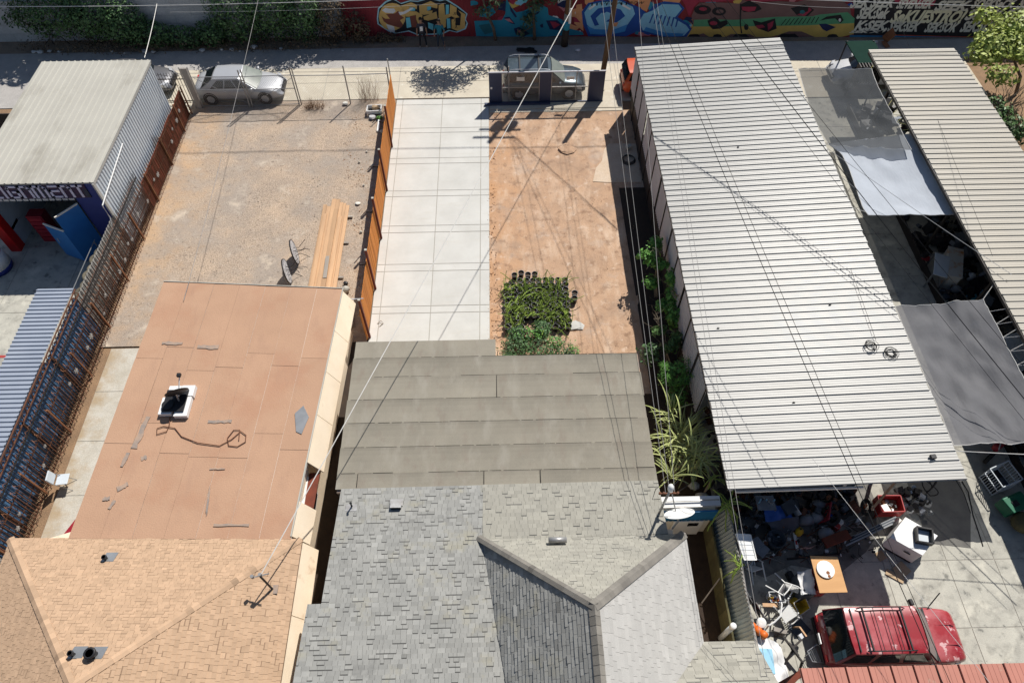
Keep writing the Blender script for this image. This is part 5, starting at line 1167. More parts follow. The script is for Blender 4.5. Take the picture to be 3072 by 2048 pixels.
for x in (-.45,.35): k = MB(); k.lathe([(.0,0),(.22,0),(.24,.1),(.24,.75),(.2,.82),(0,.85)],12,(3.84+lean*10+x,38.0,9.5)); k.build('transformer', 'galv_pipe', t, True)
t = thing('utility_pole', 'plain brown wooden utility pole rising behind the sliding gate', 'utility pole', (5.62,34.0,0))
k = MB(); k.tube([(5.57,34,0),(5.72,34,3.0),(5.88,34,6.3)],[.15,.14,.12],12); k.build('shaft', 'pole_brown', t, True)
k = MB(); k.cyl((5.62,34,.0),.22,.06,12); k.build('collar', 'concrete_cream', t)
# ------------------------------------------------------------------ vehicles
def lerp(a, b, t): return a + (b-a)*t
def interp(tab, x):
    for (a, u), (b, v) in zip(tab[:-1], tab[1:]):
        if x <= b: return lerp(u, v, (x-a)/(b-a) if b > a else 0)
    return tab[-1][1]
STY = {
 'sedan': dict(top=[(0,.62),(.02,.86),(.06,.97),(.16,1.0),(.30,.96),(.66,.93),(.72,.92),(.85,.82),(.95,.68),(1,.48)], cab=(.10,.27,.55,.73), side=[(.17,.42),(.44,.66),(.68,.90)], hood=.72),
 'suv': dict(top=[(0,.70),(.02,1.0),(.05,1.08),(.30,1.06),(.66,1.04),(.72,1.03),(.86,.96),(.96,.82),(1,.58)], cab=(.015,.07,.56,.73), side=[(.06,.30),(.33,.60),(.63,.90)], hood=.72),
 'boxsuv': dict(top=[(0,.72),(.015,1.0),(.03,1.06),(.30,1.06),(.70,1.04),(.74,1.03),(.90,.99),(.97,.90),(1,.62)], cab=(.03,.115,.605,.735), side=[(.04,.30),(.34,.62),(.66,.93)], hood=.74)}
def car(name, lab, loc, rz, L, W, H, paint, style, glass='glass_dark', rack=False, cat='car', wind=None):
    t = thing(name, lab, cat, (0,0,0)); S = STY[style]; X = lambda f: -L/2 + f*L
    k = MB(); P = []
    fs = [0,.01,.03,.06,.10,.16,.22,.30,.40,.50,.60,.68,.74,.80,.86,.91,.95,.98,1.0]
    for f in fs:
        zt = interp(S['top'], f); hw = W/2*interp([(0,.80),(.04,.92),(.14,1),(.78,1),(.92,.93),(.98,.84),(1,.72)], f); zb = interp([(0,.36),(.05,.24),(.93,.22),(1,.34)], f)
        half = [(0,zb),(hw*.82,zb),(hw*.95,zb+.08),(hw*1.0,zb+.3*(zt-zb)),(hw*1.0,zb+.55*(zt-zb)),(hw*.985,zb+.72*(zt-zb)),(hw*.94,zt-.06),(hw*.86,zt-.015),(hw*.5,zt+.012),(0,zt+.02)]
        ring = half + [(-y, z) for y, z in half[-2:0:-1]]
        P.append([(X(f), y, z) for y, z in ring] + [(X(f), ring[0][0], ring[0][1])])
    k.grid([r[::-1] for r in P]); n = len(P[0])-1
    k.add(P[0][:-1], [tuple(range(n))]); k.add(P[-1][:-1], [tuple(range(n-1,-1,-1))])
    body = k.build('body', paint, t, True)
    # cabin
    xa, xb, xc, xd = [X(f) for f in S['cab']]; zb_ = 0.90 if style == 'sedan' else 1.0
    yb, yt = W/2*.93, W/2*(.70 if style == 'sedan' else .78)
    zr = H
    Br, Bf, Tr, Tf = (xa,zb_), (xd,zb_-.02), (xb,zr-.05), (xc,zr-.03)
    k = MB(); rows = []
    for fy in (-1,-.96,-.5,0,.5,.96,1):
        tw = 1-abs(fy)**3
        if abs(fy) == 1: rows.append([(xa, fy*yb, zb_), (xb, fy*yt, Tr[1]), (lerp(xb,xc,.5), fy*yt*1.02, zr-.03), (xc, fy*yt, Tf[1]), (xd, fy*yb, zb_-.02)])
        else: rows.append([(xa-.02*tw, fy*yb, zb_), (xb-.05*tw, fy*yt*.99, Tr[1]+.03*tw), (lerp(xb,xc,.5), fy*yt*1.01, zr), (xc+.06*tw, fy*yt*.99, Tf[1]+.025*tw), (xd+.12*tw, fy*yb, zb_-.02)])
    k.grid(rows)
    for s in (0, -1):
        r = rows[s]; k.add([r[0],r[1],r[2],r[3],r[4]], [(0,1,2,3,4) if s == 0 else (4,3,2,1,0)])
    cabn = k.build('cabin', paint, t); smooth_angle(cabn, 28)
    def quad(nm, q, m, off=.012, th=.01):
        q = [Vector(v) for v in q]; nn = (q[1]-q[0]).cross(q[3]-q[0]).normalized()
        b = MB(); b.hexa([v+nn*(off-th) for v in q] + [v+nn*off for v in q]); return b.build(nm, m, t)
    g = lambda s, u, sg: Vector((lerp(lerp(Br[0],Bf[0],s), lerp(Tr[0],Tf[0],s), u), sg*lerp(yb,yt,u), lerp(zb_, lerp(Tr[1],Tf[1],s), u)))
    for sg in (-1, 1):
        for a, b in S['side']:
            a2 = a+.03*(1 if a > .1 else 0)
            q = [g(a,.10,sg), g(b,.10,sg), g(lerp(a,b,.98) if b < .85 else b-.02,.86,sg), g(a2,.86,sg)]
            if sg == 1: q = [q[1],q[0],q[3],q[2]]
            quad('side_window', q, glass)
    wsl = lambda v, u: Vector((lerp(Bf[0]+.10*(1-abs(v)**3), Tf[0]+.05*(1-abs(v)**3), u), v*lerp(yb,yt,u), lerp(zb_-.02, Tf[1]+.02*(1-abs(v)**3), u)))
    rsl = lambda v, u: Vector((lerp(Br[0]-.015*(1-abs(v)**3), Tr[0]-.045*(1-abs(v)**3), u), v*lerp(yb,yt,u), lerp(zb_, Tr[1]+.025*(1-abs(v)**3), u)))
    for nm, fn, m, s in (('windshield', wsl, wind or glass, 1), ('rear_window', rsl, glass, -1)):
        b = MB(); vs = [-.95,-.6,-.2,.2,.6,.95]; us = [.02,.5,.95]
        rowsW = [[fn(v,u) + Vector((s*.028, 0, .024)) for v in vs] for u in us]
        b.grid(rowsW if s == 1 else [r[::-1] for r in rowsW])
        b.build(nm, m, t, True)
    # wheels
    for f in (.19, .80):
        for sg in (-1, 1):
            x = X(f); y = sg*(W/2-.10); r = .335 if style == 'sedan' else .365; M = Matrix.Rotation(PI/2,4,'X')
            b = MB(); b.lathe([(r*.62,-.11),(r*.95,-.115),(r,-.08),(r,.08),(r*.95,.115),(r*.62,.11)], 20, (x,y,r), M=M, cap=False); w = b.build('wheel', 'rubber', t, True)
            b = MB(); b.lathe([(r*.63,.0),(r*.60,.085*1)], 16, (x,y+sg*.01,r), M=Matrix.Rotation(-sg*PI/2,4,'X'))
            for q in range(5):
                a = q*2*PI/5; b.box((x+math.cos(a)*r*.32, y+sg*.11, r+math.sin(a)*r*.32), (r*.6,.02,.05), 0, 0, 0, 0, -a)
            b.build('rim', 'cast_silver', w)
            b = MB(); b.lathe([(r*1.0,0),(r*1.17,0),(r*1.17,.03),(r*1.0,.03)], 20, (x, sg*(W/2-.025), r+.02), M=Matrix.Rotation(-sg*PI/2,4,'X'), cap=False); b.build('wheel_arch', 'black_plastic', t)
    for sg in (-1, 1):
        b = MB(); b.hexa([(X(.93),sg*W*.30,.58),(X(.985),sg*W*.30,.56),(X(.955),sg*W*.455,.56),(X(.90),sg*W*.47,.60),(X(.93),sg*W*.30,.76),(X(.965),sg*W*.30,.72),(X(.935),sg*W*.455,.74),(X(.89),sg*W*.475,.78)]); b.build('headlight', 'cast_silver', t)
        b = MB(); b.b6(X(.0)-.012,X(.03),min(sg*W*.28,sg*W*.40),max(sg*W*.28,sg*W*.40),.66,.78); b.build('tail_light', 'bright_red', t)
        b = MB(); b.box((X(S['cab'][3])-.22, sg*(W/2+.09), zb_+.06),(.12,.20,.14), sg*.15); bevel(b.build('mirror', 'black_plastic' if rack else paint, t), .03)
        for f in (.36,.56): b = MB(); b.b6(X(f),X(f)+.16,min(sg*(W/2-.005),sg*(W/2+.02)),max(sg*(W/2-.005),sg*(W/2+.02)),.80,.83); b.build('door_handle', 'cast_silver', t)
    b = MB(); b.b6(X(.965),X(1.0)+.02,-W*.26,W*.26,.42,.60); b.build('grille', 'black_plastic', t)
    b = MB(); b.b6(X(0)-.03,X(.02),-W*.4,W*.4,.34,.55); b.build('bumper', 'black_plastic' if style != 'sedan' else paint, t)
    for sg in (-.35,.12): b = MB(); b.bar((xd+.06,sg*W,zb_+.015),(xd-.02,(sg+.26)*W,zb_+.06),.02); b.build('wiper', 'black_plastic', t)
    t.location = loc; t.rotation_euler = (0,0,rz)
    return t, X, g
mat('paint_silver', (.46,.47,.49), (.42,.43,.45), .5, .38, metal=.35, coat=.35); mat('paint_slate', (.075,.10,.12), (.06,.085,.10), .5, .25, metal=.4, coat=.7)
mat('paint_suvred', (.30,.022,.03), (.24,.016,.022), 2.0, .33, coat=.5); spots('paint_suvred', (.48,.15,.16), .7, .44, .66, .8); spots('paint_suvred', (.62,.40,.40), 2.4, .60, .63, .9)
mat('paint_orange', (.55,.09,.03), None, 1, .35, coat=.5); mat('paint_grey', (.16,.16,.17), None, 1, .3, metal=.4, coat=.5); mat('paint_car_white', (.55,.56,.58), None, 1, .3, coat=.5)
car('sedan', 'silver sedan parked behind the chain link fence', (-14.35,34.08,0), 0, 4.85, 1.82, 1.45, 'paint_silver', 'sedan', wind='glass_green')
t, X, g = car('crossover', 'dark slate crossover with roof bars parked behind the sliding gate', (2.4,34.05,0), 0, 4.5, 1.83, 1.66, 'paint_slate', 'suv', wind='glass_green')
def cpart(t, b, nm, m, smooth=False): o = b.build(nm, m, None, smooth); loc = o.location.copy(); o.parent = t; o.matrix_parent_inverse = Matrix(); return o
for sg in (-1,1): b = MB(); b.tube([(X(.08),sg*.66,1.68),(X(.14),sg*.68,1.74),(X(.50),sg*.68,1.73),(X(.56),sg*.66,1.67)],.022,6); cpart(t, b, 'roof_rail', 'cast_silver')
for f in (.20,.43): b = MB(); b.b6(X(f)-.04,X(f)+.04,-.68,.68,1.72,1.75); cpart(t, b, 'roof_bar', 'black_plastic')
b = MB(); b.b6(X(.46),X(.54),-.45,.45,1.665,1.675); cpart(t, b, 'sunroof', 'glass_dark')
t, X, g = car('red_suv', 'faded red boxy suv with peeling paint and black roof rack in the yard', (11.86,4.78,0), -.005, 4.35, 1.72, 1.78, 'paint_suvred', 'boxsuv', 'glass_dark', True, wind='glass_green')
for sg in (-1,1):
    b = MB(); b.tube([(X(.19),sg*.60,1.80),(X(.22),sg*.62,1.88),(X(.50),sg*.62,1.88),(X(.53),sg*.60,1.80)],.02,6); cpart(t, b, 'rack_rail', 'black_plastic')
for f, r in ((.225,.035),(.30,.012),(.37,.012),(.435,.012),(.49,.035)): b = MB(); b.tube([(X(f),-.62,1.88),(X(f),.62,1.88)],r,6); cpart(t, b, 'rack_bar', 'black_plastic')
for y in (-.30,.28): b = MB(); b.b6(X(.76),X(.95),y-.012,y+.012,1.0,1.03); cpart(t, b, 'hood_crease', 'paint_suvred')
b = MB(); b.b6(X(.745),X(.757),-.78,.78,1.03,1.045); cpart(t, b, 'cowl_vent', 'black_plastic')
b = MB(); b.b6(X(-.016),X(-.008),-.16,.16,.62,.74); cpart(t, b, 'number_plate', 'white_paint')
b = MB(); b.bar((X(.80),.80,1.05),(X(.88),1.15,1.35),.03); cpart(t, b, 'aerial_arm', 'black_plastic')
b = MB(); b.b6(X(.145),X(.152),-.62,.62,1.76,1.795); cpart(t, b, 'hatch_seam', 'black_plastic')
car('orange_car', 'orange car nosing out behind the corner of the middle carport', (8.75,34.0,0), 0, 4.1, 1.75, 1.5, 'paint_orange', 'suv')
car('grey_car', 'grey car partly hidden behind the white metal shop', (-20.4,34.8,0), 0, 4.4, 1.8, 1.45, 'paint_grey', 'sedan')
car('white_car', 'pale car parked in the gap beyond the far grey shade sail', (20.6,34.4,0), PI, 4.4, 1.8, 1.5, 'paint_car_white', 'sedan')

# ------------------------------------------------------------------ people
mat('skin', (.36,.20,.13), None, 5, .6); mat('hair', (.02,.015,.012), None, 5, .7); mat('shirt_dark', (.045,.045,.06), None, 5, .9); mat('shirt_teal', (.02,.17,.24), None, 5, .9); mat('pants', (.02,.02,.025), None, 5, .9); mat('jeans', (.03,.045,.07), None, 5, .9); mat('shoe', (.45,.38,.30), None, 5, .8)
def person(lab, x, y, yaw, shirt, pants, arms):
    V, E, R = [], [], []
    def v(p, r, par=None):
        V.append(p); R.append(r); i = len(V)-1
        if par is not None: E.append((par, i))
        return i
    pel = v((0,0,.94), .135); sp1 = v((0,.0,1.14), .135, pel); ch = v((0,.01,1.34), .150, sp1); nk = v((0,.0,1.50), .055, ch); hd = v((0,-.02,1.60), .085, nk); hd2 = v((0,-.025,1.70), .09, hd); hd3 = v((0,-.01,1.77), .06, hd2); v((0,-.115,1.63), .02, hd)
    for s in (-1,1):
        a = v((s*.10,0,.86), .095, pel); kx, ky = arms['knee'][0 if s < 0 else 1]
        b = v((s*.13+kx,ky,.48), .062, a); c = v((s*.15+kx*1.6,ky+.04,.09), .042, b); d = v((s*.16+kx*1.6,ky-.10,.04), .04, c); v((s*.165+kx*1.6,ky-.17,.035), .03, d)
        sh_ = v((s*.19,0,1.42), .07, ch); el, ha = arms['arm'][0 if s < 0 else 1]
        e = v((s*.26+el[0],el[1],1.14+el[2]), .045, sh_); h = v((s*.27+ha[0],ha[1],.90+ha[2]), .032, e); pm = v((s*.27+ha[0],ha[1]-.03,.84+ha[2]), .035, h)
        for q in range(4): f1 = v((s*.27+ha[0]+(q-1.5)*.02,ha[1]-.04,.785+ha[2]), .0095, pm); v((s*.27+ha[0]+(q-1.5)*.02,ha[1]-.055,.745+ha[2]+abs(q-1.5)*.008), .008, f1)
        th_ = v((s*.27+ha[0]-s*.04,ha[1]-.05,.83+ha[2]), .010, pm); v((s*.27+ha[0]-s*.05,ha[1]-.07,.79+ha[2]), .009, th_)
    me = bpy.data.meshes.new('body'); me.from_pydata(V, E, [])
    o = bpy.data.objects.new('tmp', me); col.objects.link(o)
    o.modifiers.new('s', 'SKIN'); ss = o.modifiers.new('d', 'SUBSURF'); ss.levels = 1; ss.render_levels = 1
    for i, r in enumerate(R): me.skin_vertices[0].data[i].radius = (r, r); me.skin_vertices[0].data[i].use_root = (i == 0)
    dg = bpy.context.evaluated_depsgraph_get(); dg.update()
    m2 = bpy.data.meshes.new_from_object(o.evaluated_get(dg)); bpy.data.objects.remove(o)
    m2.materials.clear()
    for m in ('skin', shirt, pants, 'shoe'): m2.materials.append(MT[m])
    for p in m2.polygons:
        c = p.center; p.use_smooth = True
        p.material_index = 3 if c.z < .09 else 2 if (c.z < .93 and abs(c.x) < .235) else 1 if (c.z < 1.47 and (abs(c.x) < .235 or c.z > 1.17)) else 0
    t = thing('person', lab, 'person', (0,0,0)); b = obj('body', m2, t)
    k = MB(); k.lathe([(.0,.115),(.06,.10),(.10,.05),(.105,-.01),(.09,-.06)], 12, (0,.012,1.715), cap=False); k.build('hair', 'hair', t, True)
    for s in (-1,1): k = MB(); k.box((s*.035,-.105,1.675),(.022,.012,.012)); k.build('eye', 'hair', t)
    k = MB(); k.box((0,-.098,1.588),(.045,.012,.01)); k.build('mouth', 'post_redwood', t)
    for s in (-1,1): k = MB(); k.box((s*.098,0,1.65),(.02,.04,.06)); k.build('ear', 'skin', t)
    t.location = (x,y,0); t.rotation_euler = (0,0,yaw); return t
p1 = person('person in dark t-shirt with pale front print and black trousers standing in the alley', -4.55, 38.42, .1, 'shirt_dark', 'pants', dict(knee=[(-.02,-.02),(.03,.02)], arm=[((.0,.02,0),(-.02,-.05,0)),((0,.02,0),(.02,-.06,0))]))
k = MB(); k.hexa([(-.085,-.158,1.08),(.085,-.158,1.08),(.085,-.14,1.08),(-.085,-.14,1.08),(-.085,-.175,1.36),(.085,-.175,1.36),(.085,-.14,1.36),(-.085,-.14,1.36)]); o = k.build('shirt_print', 'white_paint', None); o.parent = p1; o.matrix_parent_inverse = Matrix()
person('person in teal long shirt and dark jeans standing in the alley', -3.5, 38.25, -.15, 'shirt_teal', 'jeans', dict(knee=[(-.01,0),(.06,-.03)], arm=[((-.03,.03,0),(-.02,-.12,.05)),((.03,.0,0),(0,-.14,.1))]))

# ------------------------------------------------------------------ litter of the alley
mat('litter_white', (.62,.62,.62), (.5,.5,.5), 8, .8, rand=.15)
def crumple(x, y, r, m, z=0.0, flat=.45):
    k = MB(); P = []
    for i in range(5):
        row = []
        for j in range(9):
            a = 2*PI*j/8 if j < 8 else 0; el = PI*i/4
            q = r*(1+.45*mnoise.noise((x*9+math.cos(a)*2, y*9+math.sin(a)*2, i*1.3)))
            row.append((x+q*math.sin(el)*math.cos(a), y+q*math.sin(el)*math.sin(a)*.8, z+r*flat*(1-math.cos(el))*.9))
        P.append(row)
    k.grid(P); return k
for (x, y, r) in ((-27.6,38.45,.16),(-27.2,38.4,.2),(-26.7,38.5,.14),(-26.1,38.45,.12),(-23.0,38.4,.10),(-21.0,38.3,.22),(-20.5,38.25,.14),(-17.6,38.3,.2),(-16.5,38.4,.12),(-15.9,38.35,.16),(-13.0,38.4,.12),(-14.6,38.55,.22),(-15.4,38.2,.08),(-22.2,38.2,.08),(-9.3,38.1,.08),(-3.0,38.05,.07),(4.6,37.7,.16),(6.7,38.0,.07),(22.4,38.1,.14),(28.2,37.9,.2)):
    tag(crumple(x, y, r, '').build('litter', 'litter_white'), 'scrap of crumpled white litter lying along the alley edge', 'litter', 'litter scraps along the alley')
k = MB()
for (x, y, r) in ((1.3,37.9,.32),(1.75,37.82,.36),(2.0,37.75,.22)): k.v += []; q = crumple(x, y, r, '', flat=.12); b0 = len(k.v); k.v += q.v; k.f += [[i+b0 for i in f] for f in q.f]; k.m += q.m; k.t += q.t
tag(k.build('dark_rag', 'black_plastic'), 'flat black rag lying on the shaded alley asphalt', 'rag')
k = MB(); k.box((23.0,38.05,.45),(.06,.5,.9),.3,0,0,.5); k.box((22.85,37.75,.1),(.3,.5,.04),.3,0,0,.2); tag(k.build('broken_board', 'rust_orange'), 'broken orange board propped against the blue wall foot', 'board')
# ------------------------------------------------------------------ potted cuttings
def stem(b, p, d, L, r, droop=.35, n=6, mi=0, t=0.0):
    p = Vector(p); d = Vector(d).normalized(); pts = [p.copy()]
    for i in range(n):
        d = (d + Vector((J(.28),J(.28),-droop/n*1.2+J(.12)))).normalized(); p = p + d*L/n; pts.append(p.copy())
        if p.z < .05: p.z = .05
    b.tube(pts, [r*(1-.35*i/n) for i in range(n+1)], 4, mi, t)
def make_pot(v):
    t = thing('potted_cutting', 'black nursery pot with a dragon fruit cutting in the crowded square block', 'plant pot', (0,0,0), 'nursery pots in the square block')
    k = MB(); k.lathe([(.105,0),(.125,.26),(.138,.265),(.138,.29)], 14, cap=False); k.lathe([(.128,.29),(.118,.2)], 14, cap=False); k.build('pot', 'pot_black', t, True)
    k = MB(); k.lathe([(.139,.272),(.141,.292),(.126,.293),(.124,.282)], 14, cap=False); k.build('rim', 'pot_rim', t, True)
    k = MB(); k.lathe([(.121,.215),(.05,.225),(0,.228)], 10, cap=False); k.build('soil', 'soil_dark', t)
    if v > 0:
        k = MB(); m = {1:2,2:3,3:4,4:2,5:5}[v]
        for i in range(m): stem(k, (J(.05),J(.05),.21), (J(.9),J(.9),rnd.uniform(.5,1.3)), rnd.uniform(.4,.95), rnd.uniform(.014,.026), rnd.uniform(.3,1.1), 7, 0, J(.35))
        k.build('cutting', 'cactus', t)
    return t
variants = [make_pot(v) for v in range(6)]
used = [False]*6
def put_pot(x, y, v):
    a = rnd.random()*6.28
    if not used[v]: r = variants[v]; used[v] = True; r.location = (x,y,0); r.rotation_euler = (0,0,a)
    else: r = dup(variants[v], (x,y,0), a)
    if v == 0: r['label'] = 'empty black nursery pot on the outer edge of the square block'
for i in range(10):
    for j in range(10):
        x = .10 + j*.285 + J(.025); y = 17.42 + i*.282 + J(.025)
        if i < 2 and 2 < j < 6: continue
        if i >= 9 and j < 2: continue
        edge = i == 9 or (j == 9 and i in (6,7))
        put_pot(x, y, 0 if (edge or (j == 0 and rnd.random() < .4)) else rnd.choice((1,2,3,3,4,5,5)))
for x, y in ((.45,20.28),(.75,20.4),(1.05,20.3),(1.35,20.32),(3.02,18.9),(3.05,19.2)): put_pot(x, y, 0)
t = thing('leafy_shrub', 'dense dark green shrub growing between the potted cuttings and grey flat roof', 'shrub', (1.2,16.1,0))
k = MB()
for c, r in (((.4,16.1,.5),(.75,.65,.55)),((1.3,15.9,.55),(.8,.7,.6)),((2.2,15.8,.5),(.75,.65,.5)),((.6,16.9,.4),(.6,.4,.35)),((.1,15.5,.5),(.5,.5,.45)),((2.6,15.4,.5),(.4,.5,.45)),((1.5,17.2,.35),(.4,.5,.35))): leafball(k, c, r, 900, .05, .5, tv=.5, inner=.35)
k.build('foliage', 'leaf_ivy', t)
k = MB()
for c, r in (((2.7,15.7,.7),(.3,.6,.35)),((.9,16.8,.55),(.7,.35,.3)),((2.0,16.3,.7),(.4,.3,.25))): leafball(k, c, r, 260, .05, .7, tv=.4)
k.build('new_growth', 'leaf_bright', t, kind='stuff')
k = MB()
for q in range(10): branch(k, (1.2+J(.8),16+J(.4),0), (1.2+J(1.4),16+J(.8),.7), .02, .006)
k.build('stem', 'bark', t)
# ------------------------------------------------------------------ planting strip beside the carport wall
def blade(b, p, d, L, w, droop, n=8, t=0.0, mi=0):
    p = Vector(p); d = Vector(d).normalized(); side = d.cross(Vector((0,0,1)))
    if side.length < .05: side = Vector((1,0,0))
    side.normalize(); A, B, Cc = [], [], []
    for i in range(n+1):
        f = i/n; ww = w*(.5+1.2*f)*(1-f)**.7 if i < n else .001
        A.append(p+side*ww); B.append(p-side*ww); Cc.append(p-Vector((0,0,ww*.5)))
        d = (d + Vector((0,0,-droop*f/n*2.2))).normalized(); p = p + d*L/n
    b.grid([A, Cc, B], mi, t)
t = thing('cane_clump', 'big clump of long arching yellow green strap leaves beside the carport', 'plant', (6.4,11.2,0))
k = MB()
for i in range(30):
    bx, by = 6.3+J(.5), 11.3+J(.95); h = rnd.uniform(.6,1.9); lean = Vector((J(.35),J(.35),1))
    top = Vector((bx,by,0)) + lean*h
    k2 = rnd.randint(7,11)
    for q in range(k2):
        a = rnd.random()*6.28; el = rnd.uniform(.35,1.3)
        f = rnd.uniform(.45,1)
        blade(k, Vector((bx,by,0)).lerp(top, f), (math.cos(a)*math.cos(el), math.sin(a)*math.cos(el), math.sin(el)), rnd.uniform(.7,1.5), rnd.uniform(.024,.045), rnd.uniform(.8,2.2), 8, J(.35))
k.build('leaves', 'cane', t)
k = MB()
for i in range(16): branch(k, (6.35+J(.4),11.1+J(.6),0), (6.35+J(.7),11.1+J(.9),rnd.uniform(.8,1.6)), .022, .012, 4, .08)
k.build('cane_stems', 'twig', t)
t = thing('palmate_shrub', 'bright green palm leaved shrub in the strip beside the carport wall', 'shrub', (6.5,14.1,0))
k = MB()
for i in range(34):
    c = Vector((6.5+J(.55),14.15+J(.45),1.5+J(.45))); a0 = rnd.random()*6.28
    for q in range(8): blade(k, c, (math.cos(a0+q*.8),math.sin(a0+q*.8),.15), rnd.uniform(.16,.30), .014, .8, 3, J(.3))
leafball(k, (6.5,14.2,1.4), (.6,.5,.5), 500, .06, .6, tv=.4); leafball(k, (6.5,13.5,.9), (.45,.45,.45), 500, .05, .5, tv=.4); leafball(k, (6.0,14.1,1.3), (.3,.3,.2), 60, .05, .5, tv=.4)
k.build('foliage', 'leaf_bright', t)
k = MB(); branch(k, (6.5,13.9,0), (6.5,14.1,1.5), .05, .03); branch(k, (6.5,13.9,.4), (6.2,14.3,1.4), .03, .015); branch(k, (6.5,13.9,.5), (6.9,14.4,1.5), .03, .015); k.build('stem', 'bark', t)
def vine(lab, pts, leaves, lm='leaf_mid', n=160, size=.065):
    t = thing('climbing_vine', lab, 'vine', (pts[0][0],pts[0][1],0))
    k = MB()
    for i in range(6):
        q = [Vector(p)+Vector((J(.15),J(.2),J(.12))) for p in pts]; k.tube(q, [.016-.008*j/len(q) for j in range(len(q))], 4)
        for p in q: branch(k, p, p+Vector((J(.7),J(.6),J(.4)+.15)), .007, .003, 3, .3, 0, 3)
    k.build('stems', 'twig', t)
    k = MB()
    for c, r in leaves: leafball(k, c, r, n, size, .6, tv=.4, inner=.2)
    k.build('foliage', lm, t); return t
vine('leafy vine with bare twigs climbing the wires by the carport wall', [(6.6,19.2,0),(6.55,19.4,.9),(6.5,19.8,1.5),(6.4,20.1,2.0)], [((6.15,20.0,1.7),(.6,.45,.35)),((6.55,20.6,1.8),(.35,.4,.25)),((6.6,19.6,1.6),(.4,.3,.25)),((6.2,18.8,1.4),(.35,.4,.2))], 'leaf_bright', 240, .085)
vine('dense green creeper covering the lower carport wall sheets', [(6.95,18.4,0),(6.95,18.3,1.0),(6.9,18.0,1.7),(6.9,17.3,2.1)], [((6.9,18.7,1.7),(.22,.5,.5)),((6.85,17.9,1.4),(.3,.6,.5)),((6.85,17.1,1.2),(.3,.5,.6)),((6.5,17.6,1.3),(.35,.35,.2))], 'leaf_bright', 320, .075)
vine('pale bare twiggy vine with few leaves above the shrubs', [(6.6,15.6,0),(6.4,15.9,.8),(6.3,16.3,1.4),(6.0,16.7,1.8)], [((6.5,15.6,1.2),(.45,.3,.3)),((6.1,16.2,1.5),(.4,.3,.15)),((6.8,16.0,1.3),(.3,.35,.3))], 'leaf_mid', 170, .08)
def cactus_clump(lab, c, n, L):
    t = thing('dragon_fruit', lab, 'cactus', (c[0],c[1],0))
    k = MB()
    for i in range(n):
        a = rnd.random()*6.28; stem(k, (c[0]+J(.12),c[1]+J(.12),c[2]+J(.15)), (math.cos(a),math.sin(a),rnd.uniform(.3,1.1)), L*rnd.uniform(.6,1.3), rnd.uniform(.018,.032), 1.9, 8, 0, J(.3))
    k.build('arms', 'cactus', t)
    k = MB(); k.tube([(c[0],c[1],0),(c[0]+.03,c[1]+.02,c[2]*.5),(c[0],c[1],c[2])], .045, 8); k.build('trunk', 'twig', t); return t
cactus_clump('large dragon fruit cactus draped over the sheet fence by the carport corner', (7.15,8.75,2.0), 20, .95)
cactus_clump('smaller yellow green dragon fruit cactus on the sheet fence beside white chairs', (7.22,6.75,1.85), 12, .55)
cactus_clump('thin dragon fruit cactus hanging below the cane clump', (7.05,9.9,1.5), 9, .6)
t = thing('garden_statue_stones', 'dark rounded stones half hidden under the strap leaves', 'stones', (6.7,9.9,0))
for x, y, r in ((6.9,9.7,.28),(6.4,9.5,.22),(6.75,10.2,.2)):
    q = crumple(x, y, r, '', flat=.9); q.build('stone', 'concrete_wall', t, True)
t = thing('dark_sapling_shadow_bush', 'small leafy bush growing at the dirt lot corner beside grey roof', 'bush', (5.6,15.2,0))
k = MB(); leafball(k, (5.75,15.5,.9), (.55,.5,.5), 240, .08, .5, tv=.4, inner=.2); k.build('foliage', 'leaf_ivy', t)
k = MB(); branch(k, (5.8,15.4,0), (5.75,15.5,1.1), .025, .01); k.build('stem', 'bark', t)
# dry weeds at the alley fence
def weeds(lab, c, n, r, h, m='twig'):
    k = MB()
    for i in range(n):
        a = rnd.random()*6.28; p = Vector((c[0]+J(r),c[1]+J(r*.4),0)); branch(k, p, p+Vector((J(r*.7),J(r*.5),h*rnd.uniform(.5,1.1))), .006, .002, 4, .2, 0, 3)
    return tag(k.build('dry_weeds', m), lab, 'weeds')
mat('weed_brown', (.24,.12,.055), (.16,.085,.04), 3, .9)
weeds('rust brown dry weed clump at the foot of the fence double post', (-10.2,32.75), 160, .5, .55, 'weed_brown')
weeds('tall sparse dry weeds behind the chain link fence by the plank fence', (-7.3,33.4), 90, .55, 1.5, 'weed_brown')
weeds('brown dried brush on the shop side of the rusty fence', (-17.05,28.3), 120, .25, 1.7, 'weed_brown')
# ------------------------------------------------------------------ things on the lots
def box_thing(name, lab, cat, c, d, rz=0, m='white_paint', grp=None, bv=.01, rx=0, ry=0):
    k = MB(); k.box(c, d, rz, 0, 0, rx, ry); o = k.build(name, m); bevel(o, bv); return tag(o, lab, cat, grp)
